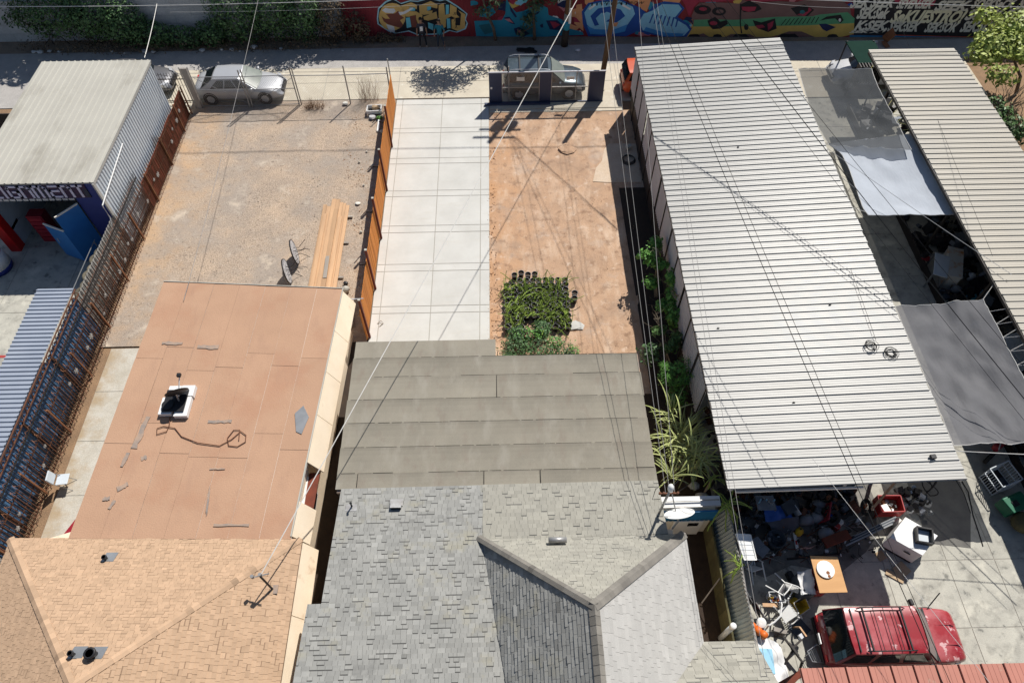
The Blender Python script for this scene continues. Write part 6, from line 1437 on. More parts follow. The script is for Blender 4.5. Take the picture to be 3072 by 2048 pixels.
# lumber stack: every plank its own thing
pl = [(-8.59,19.7,25.06,.17,.0,'second plank from the left edge'),(-8.40,19.65,24.95,.185,.0,''),(-8.20,19.6,25.45,.20,.0,''),(-8.0,19.7,25.42,.185,.0,''),(-7.82,19.6,25.2,.16,.0,''),(-7.66,19.65,25.15,.14,.0,''),(-7.50,19.6,25.0,.16,.0,''),(-8.5,19.8,24.4,.18,.06,''),(-8.0,19.5,24.7,.2,.06,''),(-7.75,19.4,24.2,.17,.06,'')]
for i, (x, y0, y1, w, dz, q) in enumerate(pl):
    k = MB(); a = -.085
    k.hexa([(x-w/2+.0,y0,.10+dz),(x+w/2,y0,.10+dz),(x+w/2,y1,.10+dz),(x-w/2,y1,.10+dz),(x-w/2,y0,.145+dz),(x+w/2,y0,.145+dz),(x+w/2,y1,.145+dz),(x-w/2,y1,.145+dz)])

    tag(k.build('lumber_plank', 'lumber'), 'long sawn wooden plank in the stack beside the plank fence', 'plank', 'stacked planks on the gravel lot')
box_thing('grey_offcut', 'short weathered grey board lying on the lumber stack', 'board', (-8.0,21.0,.225), (.17,1.3,.03), .03, 'lumber_grey')
for y in (20.5,22.6,24.3): box_thing('timber_bearer', 'short timber bearer under the lumber stack', 'timber', (-7.85,y,.05), (1.3,.09,.09), 0, 'lumber_grey', 'bearers under the lumber stack', .004)
# two patio tables lying on their side
mat('mosaic', (.60,.60,.60), (.22,.22,.24), 14, .5, thr=(.45,.55))
def side_table(lab, x, y, L, r, tilt):
    t = thing('patio_table', lab, 'table', (x,y,0))
    M = Matrix.Translation((x,y,r)) @ Matrix.Rotation(.22,4,'Z') @ Matrix.Rotation(PI/2-tilt,4,'Y')
    k = MB(); k.lathe([(0,-.02),(r,-.02),(r,.02),(0,.02)], 24, M=M, cap=False); k.build('table_top', 'mosaic', t)
    k = MB(); k.lathe([(r,-.028),(r+.015,-.028),(r+.015,.028),(r,.028)], 24, M=M, cap=False); k.build('rim', 'iron_black', t)
    for q in range(4):
        a = q*PI/2+.6; p = [(.35*r*math.cos(a),.35*r*math.sin(a),.02),(.25*r*math.cos(a),.25*r*math.sin(a),.25),(.5*r*math.cos(a+.2),.5*r*math.sin(a+.2),.45),(.75*r*math.cos(a),.75*r*math.sin(a),.62)]
        k = MB(); k.tube([M @ Vector(v) for v in p], .014, 5); k.build('leg', 'iron_black', t)
    return t
side_table('upended round patio table with mosaic top beside the lumber stack', -9.45, 21.65, 1, .55, .12)
side_table('second upended mosaic table with black legs at the brown roof edge', -9.6, 20.5, 1, .55, .12)
k = crumple(-7.0, 19.75, .2, '', flat=.8); tag(k.build('tan_bucket_lid', 'cream_metal', smooth=True), 'pale yellow round stone beside the lumber stack end', 'stone')
k = crumple(-7.05, 20.15, .13, '', flat=.7); tag(k.build('dark_rag', 'black_plastic'), 'small dark rag next to the lumber stack end', 'rag')
for x, y, z, s, a in ((-6.85,18.6,.12,(.55,.4,.05),.4),(-6.95,18.35,.07,(.6,.25,.08),-.1),(-6.75,18.05,.1,(.5,.35,.05),.2),(-6.7,17.8,.15,(.45,.3,.06),-.3)):
    box_thing('scrap_board', 'short grey scrap board in the rubble pile by the brown roof corner', 'board', (x,y,z), s, a, 'lumber_grey', 'scrap boards in the rubble pile', .004)
k = crumple(-7.05,25.2,.14,'',flat=.4); tag(k.build('scrap_paper', 'off_white'), 'pale torn paper scrap near the far end of the lumber', 'paper')
# rubbish corner by the alley
t = thing('broken_crate', 'broken white crate frame dumped in the corner by the plank fence', 'crate', (-6.9,32.3,0))
for a, b in (((-7.25,32.5),(-6.45,32.55)),((-7.25,32.0),(-6.45,32.05)),((-7.25,32.0),(-7.25,32.5)),((-6.5,32.0),(-6.5,32.55))): k = MB(); k.bar((*a,.2),(*b,.2),.05,.2); k.build('side_board', 'white_paint', t)
k = MB(); k.b6(-7.2,-6.55,32.05,32.5,.08,.1); k.build('bottom', 'black_plastic', t)
mat('orange_plastic', (.70,.16,.03), (.6,.13,.02), 3, .45)
tag(crumple(-7.15,32.6,.13,'',flat=.9).build('orange_rag', 'orange_plastic'), 'orange rag on the dumped white crate', 'rag')
tag(crumple(-6.85,32.35,.2,'',flat=.8,z=.1).build('tan_bag', 'cardboard'), 'tan paper bag inside the dumped white crate', 'bag')
tag(crumple(-6.95,31.75,.22,'',flat=.5).build('grey_rubbish_bag', 'litter_white'), 'grey plastic rubbish bag below the dumped crate', 'bag')
tag(crumple(-6.55,31.7,.2,'',flat=.5).build('green_bottle_heap', 'leaf_bright'), 'small green plastic scrap below the dumped crate', 'scrap')
tag(crumple(-8.55,33.0,.18,'',flat=.5).build('scrap_paper', 'off_white'), 'pale paper scrap against the second chain link post', 'paper')
k = MB(); k.b6(-6.62,-6.5,30.6,31.9,.0,.09); tag(k.build('loose_board', 'white_paint'), 'long thin white board lying in the plank fence shadow', 'board')
for (x, y, r) in ((-6.3,30.55,.14),(-7.0,29.0,.06),(-6.6,27.9,.08),(-7.3,28.2,.07),(-6.9,26.5,.06),(-6.7,23.3,.08)): tag(crumple(x, y, r, '', flat=.8).build('loose_stone', 'concrete_path'), 'loose pale stone along the shaded side of the plank fence', 'stone', 'loose stones by the plank fence')
# white chair on the side path
t = thing('folding_chair', 'pale plastic folding chair on the side path by the rusty fence', 'chair', (-16.25,10.7,0))
k = MB(); k.box((-16.15,10.85,.45),(.42,.42,.03),.1); bevel(k.build('seat', 'pale_metal', t), .012)
k = MB(); k.box((-16.42,10.8,.72),(.05,.40,.40),.1,0,0,0,-.15); bevel(k.build('backrest', 'pale_metal', t), .02)
for a, b in (((-16.4,10.62,.6),(-15.9,10.6,.0)),((-16.4,11.0,.6),(-15.9,11.02,0)),((-16.0,10.62,.44),(-16.45,10.6,0)),((-16.0,11.05,.44),(-16.45,11.02,0))): k = MB(); k.tube([a,b],.013,6); k.build('leg', 'steel', t)
t = thing('red_wheelbarrow', 'red metal hand cart edge showing past the tan roof corner', 'cart', (-15.4,8.9,0))
k = MB(); k.hexa([(-15.35,8.7,.3),(-14.9,8.8,.3),(-14.8,9.2,.3),(-15.1,9.2,.3),(-15.45,8.6,.5),(-14.85,8.7,.5),(-14.75,9.3,.5),(-15.15,9.3,.5)]); k.build('tray', 'cab_red', t)
k = MB(); k.tube([(-15.3,8.6,.3),(-15.3,8.4,0)],.02,6); k.tube([(-15.1,9.4,.3),(-15.1,9.5,0)],.02,6); k.build('leg', 'steel', t)
tyre('cart_wheel', -15.0, 9.75, .2, .2, .09, 'small black wheel leaning on the red hand cart', None, PI/2, .3, cat='wheel')
# hose coil and small bits on the dirt lot
k = MB()
for q in range(5): k.tube([(6.45+.36*(1-.05*q)*math.cos(a*.26), 28.0+.36*(1-.05*q)*math.sin(a*.26), .04+.028*q) for a in range(25)], .014, 5)
tag(k.build('hose_coil', 'black_plastic'), 'coiled dark hose in the shade of the carport wall', 'hose')
box_thing('grey_block', 'small grey concrete block at the foot of the carport wall', 'block', (6.55,28.9,.12), (.3,.22,.22), .3, 'concrete_path')
k = MB(); k.lathe([(0,.0),(.5,.02),(.55,.0)],14,(2.85,28.9,.015)); 
tag(crumple(3.35,28.95,.5,'',flat=.12).build('earth_mound', 'lot_earth'), 'low crumbly earth mound on the orange dirt lot', 'mound')
tag(crumple(3.0,17.6,.38,'',flat=.15).build('pale_stone_slab', 'concrete_new'), 'pale flat stone slab beside the right edge of the pots', 'stone')
k = MB(); k.tube([(-5.45,17.9,.05),(-5.3,18.0,.12),(-5.2,17.9,.06),(-5.35,17.75,.05)],.015,4); tag(k.build('broken_twig', 'twig'), 'broken twig lying on the driveway corner by the grey roof', 'twig')

# ------------------------------------------------------------------ passage, sheet fence and small gatehouse
t = thing('galvanised_sheet_fence', 'grey green galvanised corrugated fence beside the cluttered yard', 'fence', (7.15,5.5,0))
for i in range(9):
    w = .78; y = 8.75-(i+1)*w
    k = MB(); ribsheet(k, (6.93,y,.75), (0,1,0), Vector((.33,0,1.12)).normalized(), Vector((-1.12,0,.33)).normalized(), [(j*w/24, .022*math.cos(j*PI/2.0)) for j in range(25)], 1.17+J(.02), close=False); k.build('fence_sheet', 'galv', t)
k = MB(); k.b6(7.24,7.30,1.7,8.75,1.78,1.84); k.build('cap_rail', 'grey_wood', t)
mat('moss_wood', (.12,.11,.05), (.07,.065,.035), 3, .9, .4, 30, rand=.2)
t = thing('mossy_board_wall', 'low mossy board wall along the dark side passage', 'wall', (6.85,5.3,0))
for i in range(11): k = MB(); k.b6(6.80,6.86,2.2+i*.58,2.2+i*.58+.57,0,1.1+J(.04)); k.build('board', 'moss_wood', t)
mat('shed_blue', (.02,.17,.36), (.018,.14,.30), 1.5, .5)
t = thing('blue_white_gate_shed', 'small blue and white lean-to with door and scalloped trim beside grey house', 'shed', (6.0,8.7,0))
k = MB(); k.b6(5.05,6.85,8.55,9.0,0,1.75); k.build('wall', 'off_white', t)
k = MB(); k.b6(5.04,6.86,8.48,8.54,1.30,2.03); k.build('blue_band', 'shed_blue', t)
k = MB(); k.prism([(4.98,8.66),(6.95,8.66),(6.95,8.98),(4.98,8.98)], 2.04, lambda x, y: 2.10+.12*(y-8.6)); k.build('roof', 'white_paint', t)
for i in range(12): k = MB(); k.lathe([(0,0),(.07,0),(.07,.02),(0,.02)],10,(5.12+i*.15,8.50,1.30),M=Matrix.Rotation(PI/2,4,'X')); k.build('scallop', 'shed_blue', t)
k = MB(); k.b6(5.55,6.55,8.46,8.52,0,1.24); dd = k.build('door', 'white_paint', t)
k = MB(); k.b6(6.05,6.4,8.44,8.458,.85,1.1); k.build('pane', 'glass_dark', dd)
for z in (2.16,2.2): k = MB(); k.tube([(4.95,8.6+(z-2.16)*5,z),(6.9,8.62+(z-2.16)*5,z)],.025,6); k.build('pipe', 'galv_pipe', t)
t = thing('white_stack_pipe', 'upright white plastic pipe with cap in the side passage', 'pipe', (6.75,5.0,0))
k = MB(); k.cyl((6.74,5.02,0), .085, 1.55, 14); k.build('pipe', 'pale_metal', t, True); k = MB(); k.lathe([(.1,0),(.1,.14),(.085,.16),(0,.165)],14,(6.74,5.02,1.5)); k.build('cap', 'white_plastic', t, True)
k = MB(); k.bar((6.3,6.1,.1),(6.85,6.7,1.0),.04,.02); tag(k.build('leaning_lath', 'grey_wood'), 'thin lath leaning across the dark side passage', 'lath')
# ------------------------------------------------------------------ cluttered yard at the right
mat('blue_plastic', (.02,.09,.36), (.015,.07,.30), 3, .4); mat('sky_plastic', (.30,.56,.72), (.26,.50,.66), 2, .4); mat('teal_plastic', (.03,.22,.30), None, 3, .4); mat('yellow_plastic', (.62,.42,.03), (.5,.33,.03), 3, .5)
mat('grey_plastic', (.20,.22,.25), (.15,.17,.20), 4, .5, rand=.2); mat('slate_plastic', (.06,.075,.095), (.045,.055,.07), 4, .5, rand=.2); mat('green_plastic', (.015,.13,.07), None, 3, .45); mat('cloth_white', (.72,.72,.72), (.60,.60,.60), 5, .85)
mat('red_metal', (.42,.03,.03), (.30,.025,.025), 3, .45); mat('rusty_white', (.52,.52,.50), (.45,.22,.08), 2.2, .6, thr=(.52,.66))
# white panel leaning on the fence
t = thing('white_door_panel', 'white ribbed door panel laid on props over the galvanised fence', 'panel', (7.75,7.6,0))
q = [Vector(v) for v in ((7.26,7.72,2.02),(7.74,7.69,1.98),(7.80,6.93,1.85),(7.40,6.93,1.88))]; nn = Vector((.3,0,1)).normalized()*.03
k = MB(); k.hexa([v-nn for v in q[::-1]]+[v for v in q[::-1]]); k.build('panel', 'white_plastic', t)
for f in (.2,.4,.6,.8): k = MB(); k.bar(q[0].lerp(q[3],f)+nn*.2, q[1].lerp(q[2],f)+nn*.2,.015,.01); k.build('rib', 'pale_metal', t)
k = MB(); k.bar(q[0]+nn*.3,q[1]+nn*.3,.035); k.bar(q[1]+nn*.3,q[2]+nn*.3,.035); k.bar(q[2]+nn*.3,q[3]+nn*.3,.035); k.build('rim', 'white_plastic', t)
k = MB(); k.bar((7.76,7.0,0),(7.76,7.0,1.84),.03); k.bar((7.7,7.65,0),(7.7,7.65,1.96),.03); k.build('prop', 'steel', t)
# metal shelf with jars
t = thing('wire_shelf', 'grey metal shelf covered in small tools under the carport front', 'shelf', (8.9,9.2,0))
for z in (.3,.88): k = MB(); k.b6(8.58,9.22,8.93,9.45,z,z+.03); k.build('shelf_board', 'grey_plastic', t)
for x, y in ((8.6,8.95),(9.2,8.95),(8.6,9.43),(9.2,9.43)): k = MB(); k.b6(x-.02,x+.02,y-.02,y+.02,0,.9); k.build('upright', 'steel', t)
for i in range(9): k = MB(); k.cyl((8.66+.065*i+J(.02),9.2+J(.15),.91), .025, .05+.1*rnd.random(), 8); tag(k.build('small_jar', rnd.choice(('cast_silver','black_plastic','sky_plastic'))), 'small jar on the grey metal shelf', 'jar', 'jars on the grey metal shelf')
def sag_sheet(name, lab, cat, P, m, n=8, amp=.08, seed=0, grp=None):
    a, b, c, d = [Vector(p) for p in P]; k = MB(); G_ = []
    for i in range(n+1):
        row = []
        for j in range(n+1):
            u, v = i/n, j/n; p = a.lerp(b,v).lerp(d.lerp(c,v),u)
            p = p + Vector((0,0,amp*(mnoise.noise((p.x*3,p.y*3,seed))+.4*mnoise.noise((p.x*9,p.y*9,seed+4))))); row.append(p)
        G_.append(row)
    k.grid(G_); k.grid([[p-Vector((0,0,.012)) for p in r][::-1] for r in G_]); return tag(k.build(name, m, smooth=True), lab, cat, grp)
sag_sheet('blue_tarp', 'bright blue plastic tarp over a heap under the carport front', 'tarp', ((8.85,8.62,.55),(9.8,8.75,.6),(9.65,9.15,.85),(8.85,9.1,.8)), 'blue_plastic', 8, .12)
sag_sheet('dark_tarp', 'dark slate tarp hanging below the blue tarp', 'tarp', ((9.2,8.3,.15),(10.1,8.45,.2),(10.05,8.8,.6),(8.95,8.65,.52)), 'slate_plastic', 8, .1, 5)
t = thing('feed_box', 'dark printed cardboard box open beside the blue tarp', 'box', (9.75,9.1,0))
k = MB(); k.box((9.72,9.1,.55),(.5,.42,.6),.5,0,0,.15); k.build('body', 'slate_plastic', t); k = MB(); k.box((9.98,8.98,.62),(.02,.36,.42),.5,0,0,.15); k.build('printed_side', 'pale_metal', t)
for (x, y, z, d, a) in ((8.45,7.95,.2,(.42,.36,.4),.5),(8.62,7.72,.18,(.45,.32,.34),.75)): box_thing('tool_case', 'grey plastic tool case in the shade near the leaning white panel', 'case', (x,y,z), d, a, 'grey_plastic', 'grey tool cases in the shade', .02)
k = MB(); k.lathe([(.0,0),(.30,0),(.33,.42),(.30,.44),(.28,.1),(0,.1)],18,(9.17,8.1,0)); tag(k.build('black_tub', 'slate_plastic', smooth=True), 'round dark tub beside the grey tool cases', 'tub')
t = thing('oil_jug', 'yellow plastic oil jug on the shaded concrete', 'jug', (10.1,8.45,0))
k = MB(); k.lathe([(.0,0),(.14,0),(.15,.05),(.15,.22),(.06,.30),(.04,.36),(0,.36)],10,(10.1,8.42,0)); k.build('body', 'yellow_plastic', t, True); k = MB(); k.cyl((10.1,8.42,.36),.03,.04,8); k.build('cap', 'black_plastic', t)
t = thing('spirit_level', 'white and red spirit level bar lying on the shaded concrete', 'level', (9.95,8.15,0)); 
k = MB(); k.bar((9.97,8.5,.05),(9.93,7.8,.05),.10,.06); k.build('bar', 'white_plastic', t); k = MB(); k.bar((9.95,8.12,.084),(9.94,7.98,.084),.06,.01); k.build('vial_plate', 'red_metal', t)
k = MB(); k.tube([(9.75+.2*math.cos(a*.3)*(1+.02*a), 8.0+.17*math.sin(a*.3), .02+.001*a) for a in range(30)],.012,4); tag(k.build('red_cable', 'rust_red'), 'looped dark red cable beside the spirit level', 'cable')
for x, y, z, r, lab in ((11.75,9.1,.42,.38,'large black bicycle wheel in the shaded clutter'),(11.25,8.75,.5,.3,'black tyre standing in the shaded clutter'),(12.65,9.2,.28,.3,'thin wheel rim leaning on the red tool cart')): tyre('wheel', x, y, z, r, .06, lab, None, .7, J(1), cat='wheel')
for x, y, lab in ((10.4,8.8,'left grey rubbish sack in the middle of the shaded clutter'),(10.8,8.85,'right grey rubbish sack in the middle of the shaded clutter'),(10.95,8.3,'pale slate plastic bag before the rubbish sacks'),(11.0,9.3,'dark sack far back under the carport')): tag(crumple(x,y,.28,'',flat=1.1).build('rubbish_sack', 'grey_plastic', smooth=True), lab, 'sack')
t = thing('weight_bench', 'black metal weight bench frame on the yard concrete', 'bench', (10.6,7.8,0))
k = MB(); k.bar((9.5,7.5,.05),(11.4,7.65,.05),.06); k.build('floor_rail', 'iron_black', t); k = MB(); k.box((11.15,8.0,.55),(1.0,.34,.1),.32); bevel(k.build('seat_pad', 'rust_red', t), .03)
for p, q in (((10.8,7.6,.05),(10.8,7.9,.5)),((11.35,7.65,.05),(11.5,8.1,.5)),((11.3,7.6,.05),(11.15,7.95,.5))): k = MB(); k.bar(p,q,.05); k.build('leg', 'iron_black', t)
k = MB(); k.bar((9.95,8.35,.12),(11.1,8.2,.15),.03); tag(k.build('long_rod', 'iron_black'), 'long black rod lying across the shaded clutter', 'rod')
k = MB(); k.bar((8.3,7.4,.1),(9.3,7.65,.12),.03); k.bar((8.95,7.6,.1),(8.85,7.35,.05),.03); tag(k.build('rusty_rod', 'rust_red'), 'rusty red rod beside the grey tool cases', 'rod')
# plywood table with the round white top
t = thing('plywood_table', 'plywood sheet laid as a table on the yard concrete', 'table', (10.3,6.7,0))
PW = [(9.70,5.98),(10.58,5.98),(10.58,7.10),(9.71,7.15)]
k = MB(); k.prism(PW, 1.43, 1.45); k.build('sheet', 'plywood', t)
k = MB(); k.b6(9.95,10.35,6.25,6.95,0,.72); k.build('support', 'red_metal', t); k = MB(); k.b6(9.98,10.33,6.28,6.92,.725,1.43); k.build('support', 'cardboard', t)
k = MB(); k.lathe([(0,0),(.27,0),(.28,.02),(.28,.05),(.25,.055),(0,.055)],26,(10.07,6.69,1.452)); tag(k.build('round_lid', 'white_plastic', smooth=False), 'round white stained lid lying on the plywood table', 'lid')
k = MB(); k.lathe([(0,.0),(.04,.001),(.06,0)],8,(10.11,6.58,1.51)); k.lathe([(0,.0),(.03,.001),(.05,0)],8,(10.12,6.47,1.51)); tag(k.build('rust_flakes', 'rust_orange'), 'small rust flakes on the round white lid', 'flakes')
sag_sheet('white_sheet_bundle', 'crumpled white cloth bundle beside the plywood table', 'cloth', ((9.35,6.1,.95),(9.78,6.05,1.05),(9.75,6.8,1.1),(9.35,6.8,.95)), 'cloth_white', 10, .25, 9)
box_thing('dark_crate', 'dark crate under the white cloth bundle', 'crate', (9.58,6.42,.42), (.42,.7,.84), .05, 'slate_plastic')
box_thing('black_bag', 'small black bag beside the white cloth bundle', 'bag', (9.4,6.85,.2), (.2,.35,.3), .3, 'black_plastic', None, .05)
tag(crumple(9.42,6.4,.24,'',flat=.9).build('camouflage_jacket', 'moss_wood', smooth=True), 'olive green jacket heap beside the white cloth bundle', 'jacket')
t = thing('yellow_bucket', 'yellow square bucket lying tilted on the yard concrete', 'bucket', (9.4,6.0,0))
M = Matrix.Translation((9.42,5.98,.2)) @ Matrix.Rotation(.5,4,'Z') @ Matrix.Rotation(.6,4,'X') @ Matrix.Rotation(PI/4,4,'Z')
k = MB(); k.lathe([(.0,-.18),(.22,-.18),(.31,.2),(.33,.21),(.29,.2),(.20,-.15),(0,-.15)],4,M=M,cap=False); bevel(k.build('shell', 'yellow_plastic', t), .04, 3); k = MB(); k.lathe([(.335,.19),(.345,.215),(.31,.215)],4,M=M,cap=False); k.build('rim', 'off_white', t)
# stacked white plastic chairs
def pchair(lab, loc, rz, tx, ty):
    t = thing('plastic_chair', lab, 'chair', (0,0,0), 'white plastic chairs heaped by the fence')
    k = MB(); k.hexa([(-.22,-.22,.40),(.22,-.22,.40),(.20,.20,.38),(-.20,.20,.38),(-.23,-.23,.43),(.23,-.23,.43),(.20,.20,.40),(-.20,.20,.40)]); k.build('seat', 'white_plastic', t)
    for i in range(7): x = -.18+.06*i; k = MB(); k.bar((x*.9,.2,.42),(x*1.1,.32,.82),.028,.016); k.build('back_slat', 'white_plastic', t)
    k = MB(); k.tube([(-.24,.2,.42),(-.24,.31,.80),(-.12,.34,.88),(.12,.34,.88),(.24,.31,.80),(.24,.2,.42)],.022,6); k.build('back_rim', 'white_plastic', t)
    for s in (-1,1):
        k = MB(); k.tube([(s*.24,.24,.62),(s*.27,0,.64),(s*.27,-.2,.62)],.022,6); k.build('armrest', 'white_plastic', t)
        for y, y2 in ((-.2,-.26),(.19,.28)): k = MB(); k.tube([(s*.23,y,.62 if y < 0 else .42),(s*.26,y2,0)],.022,6); k.build('leg', 'white_plastic', t)
    t.location = loc; t.rotation_euler = (tx,ty,rz); return t
pchair('white slatted plastic chair lying back at the top of the chair heap', (8.15,6.75,.25), .3, -.9, .2)
pchair('white plastic chair tipped on its side facing the plywood table', (8.6,6.6,.45), -.5, .3, 1.2)
pchair('white plastic chair upside down at the lower end of the chair heap', (8.75,5.65,.8), 1.9, PI-.4, .2)
# pole bundles
mat('alu', (.42,.42,.43), (.30,.30,.31), 6, .4, metal=.4, rand=.25)
t = thing('pole_bundle', 'bundle of grey aluminium poles leaning along the galvanised fence', 'poles', (7.9,5.9,0))
for i in range(16):
    f = i/16; k = MB(); k.tube([(7.58+.3*f+J(.04),6.35-.5*f+J(.1),.75+J(.1)),(7.95+.25*f+J(.05),5.65-.15*f+J(.15),.35+J(.1))],.014+.008*rnd.random(),5); k.build('pole', rnd.choice(('alu','alu','steel','black_plastic')), t)
t = thing('wire_crate', 'wire basket of bottles and cans beside the white chairs', 'basket', (8.65,6.15,0))
k = MB()
for z in (.2,.5):
    for a, b in (((8.45,5.98),(8.92,5.95)),((8.92,5.95),(8.92,6.3)),((8.92,6.3),(8.45,6.3)),((8.45,6.3),(8.45,5.98))): k.bar((*a,z),(*b,z),.018)
for x, y in ((8.45,5.98),(8.92,5.95),(8.92,6.3),(8.45,6.3)): k.bar((x,y,.0),(x,y,.5),.018)
k.build('frame', 'steel', t); k = MB(); k.b6(8.46,8.91,5.98,6.29,.18,.2); k.build('tray', 'steel', t)
for i in range(11):
    k = MB(); x, y = 8.51+.075*(i%5), 6.05+.09*(i//5); k.lathe([(.03,0),(.03,.16),(.012,.2),(.012,.24),(0,.24)],8,(x,y,.2)); tag(k.build('bottle', rnd.choice(('yellow_plastic','white_plastic','blue_plastic','orange_plastic'))), 'small coloured bottle in the wire basket', 'bottle', 'bottles in the wire basket')
box_thing('wood_offcut', 'pale timber offcut below the wire basket', 'timber', (8.4,5.88,.5), (.5,.12,.05), -.05, 'lumber')
t = thing('walking_frame', 'curved white metal frame rail over the heap by the fence', 'frame', (8.5,5.6,0))
k = MB(); k.tube([(8.72,6.15,.62),(8.72,5.85,.66),(8.6,5.5,.62),(8.4,5.35,.55),(8.2,5.25,.5)],.03,8); k.build('rail', 'white_paint', t); k = MB(); k.tube([(8.72,6.15,.62),(8.75,6.2,.0)],.025,6); k.tube([(8.2,5.25,.5),(8.2,5.2,0)],.025,6); k.build('leg', 'white_paint', t)
k = MB(); k.lathe([(0,0),(.11,.01),(.16,.05),(.15,.06),(0,.03)],20,(7.98,5.35,.50),M=Matrix.Rotation(.25,4,'X')); tag(k.build('white_basin', 'white_plastic', smooth=True), 'white basin on the pole heap', 'basin')
t = thing('orange_floats', 'three bright orange plastic floats by the galvanised fence', 'floats', (7.85,5.1,0))
for i in range(3): k = MB(); k.lathe([(.05,-.12),(.11,-.10),(.125,0),(.11,.10),(.05,.12)],12,(7.68+.15*i,5.24-.13*i,.5),M=Matrix.Rotation(.7,4,'Z')@Matrix.Rotation(PI/2,4,'Y')); k.build('float', 'orange_plastic', t, True)
k = MB(); k.b6(7.6,8.1,4.95,5.3,0,.38); k.build('crate', 'grey_plastic', t)
sag_sheet('white_tarp', 'long crumpled white tarp spilling over the yard edge', 'tarp', ((7.65,3.3,.22),(8.62,3.5,.15),(8.55,4.75,.18),(7.75,5.1,.40)), 'cloth_white', 14, .12, 20)
t = thing('cool_box', 'pale blue cool box standing on the white tarp', 'cool box', (7.85,4.2,0))
k = MB(); k.box((7.78,4.15,.60),(.40,.70,.46),-.08); bevel(k.build('body', 'sky_plastic', t), .03, 3); k = MB(); k.box((7.78,4.15,.86),(.42,.72,.06),-.08); bevel(k.build('lid', 'sky_plastic', t), .02); k = MB(); k.box((7.78,4.15,.90),(.24,.5,.02),-.08); k.build('lid_panel', 'sky_plastic', t)
box_thing('grey_beam', 'short grey timber beam behind the black frame', 'beam', (8.66,5.17,.12), (.42,.14,.14), -.3, 'grey_wood')
t = thing('tripod_frame', 'black metal tripod base folded on the bright concrete', 'tripod', (8.85,4.6,0))
for a, b in (((8.62,4.95,.4),(9.05,4.2,.35)),((8.85,4.55,.38),(8.5,4.1,.1)),((8.85,4.6,.4),(9.2,4.85,.42)),((8.75,4.75,.42),(8.95,4.35,.45)),((9.05,4.2,.35),(9.0,3.95,.0)),((8.62,4.95,.4),(8.5,5.05,0))): k = MB(); k.bar(a,b,.06); k.build('leg', 'iron_black', t)
k = MB(); k.box((9.22,4.95,.4),(.2,.14,.1),.5); k.build('head', 'cast_silver', t)
t = thing('wire_trolley', 'chrome wire trolley lying beside the rear of the red suv', 'trolley', (9.55,4.4,0))
k = MB(); k.tube([(9.3,4.5,.35),(9.62,4.68,.45),(9.8,4.45,.45),(9.66,4.15,.4),(9.38,4.2,.35),(9.3,4.5,.35)],.014,5)
for f in (.2,.4,.6,.8): k.tube([(9.3+.3*f,4.5+.15*f,.37),(9.4+.28*f,4.2-.03*f,.36)],.008,4)
k.build('basket', 'cast_silver', t); k = MB(); k.tube([(9.35,4.45,.35),(9.3,4.4,.0)],.012,4); k.tube([(9.7,4.3,.42),(9.72,4.25,0)],.012,4); k.tube([(9.62,4.66,.45),(9.65,4.7,0)],.012,4); k.build('leg', 'cast_silver', t)
k = MB(); k.bar((9.2,5.2,.45),(9.32,4.9,.5),.05,.04); k.bar((9.2,5.2,.45),(9.15,5.3,0),.04); tag(k.build('wood_stick', 'lumber'), 'short pale stick propped on the tripod head', 'stick')
box_thing('rubber_mat', 'dark square mat on the ground behind the red suv', 'mat', (9.35,5.25,.012), (.55,.5,.02), .6, 'slate_plastic')
# red tool cart
t = thing('red_tool_cart', 'open red metal tool cart full of parts at the carport corner', 'cart', (13.3,9.1,0))
k = MB(); zt, zb = .80, .35
for a, b in (((12.85,8.82),(13.68,8.82)),((13.68,8.82),(13.72,9.4)),((13.72,9.4),(12.92,9.42)),((12.92,9.42),(12.85,8.82))): k.bar((*a,.57),(*b,.57),.03,.45)
k.build('side', 'red_metal', t); k = MB(); k.b6(12.88,13.68,8.84,9.4,.36,.40); k.build('floor', 'cardboard', t)
for x, y in ((12.95,8.9),(13.6,8.9),(12.98,9.35),(13.62,9.35)): k = MB(); k.b6(x-.03,x+.03,y-.03,y+.03,0,.38); k.build('leg', 'rust', t)
for i in range(10): box_thing('machine_part', 'loose metal part in the red tool cart', 'part', (12.98+.62*rnd.random(),8.95+.38*rnd.random(),.46+.08*rnd.random()), (.08+.1*rnd.random(),.06+.08*rnd.random(),.08), rnd.random()*3, rnd.choice(('cast_silver','black_plastic','lumber','steel')), 'parts in the red tool cart', .01)
box_thing('white_switch_box', 'white electrical box in the red tool cart', 'box', (13.12,8.98,.62), (.24,.3,.14), .25, 'white_plastic')
tag(crumple(12.72,9.3,.1,'',flat=1.3).build('orange_ball', 'orange_plastic', smooth=True), 'small orange ball beside the red tool cart', 'ball')
k = MB(); k.bar((12.85,9.2,1.2),(13.4,9.75,2.2),.08,.06); k.bar((12.85,9.2,1.2),(12.6,8.95,.7),.08,.06); tag(k.build('propped_timber', 'lumber'), 'wooden prop leaning from the red cart to the carport roof', 'timber')
k = MB(); k.lathe([(0,0),(.15,0),(.16,.3),(.10,.38),(.05,.4),(0,.4)],12,(13.6,8.62,.0)); tag(k.build('white_drum', 'off_white', smooth=True), 'white plastic drum between red cart and white freezer', 'drum')
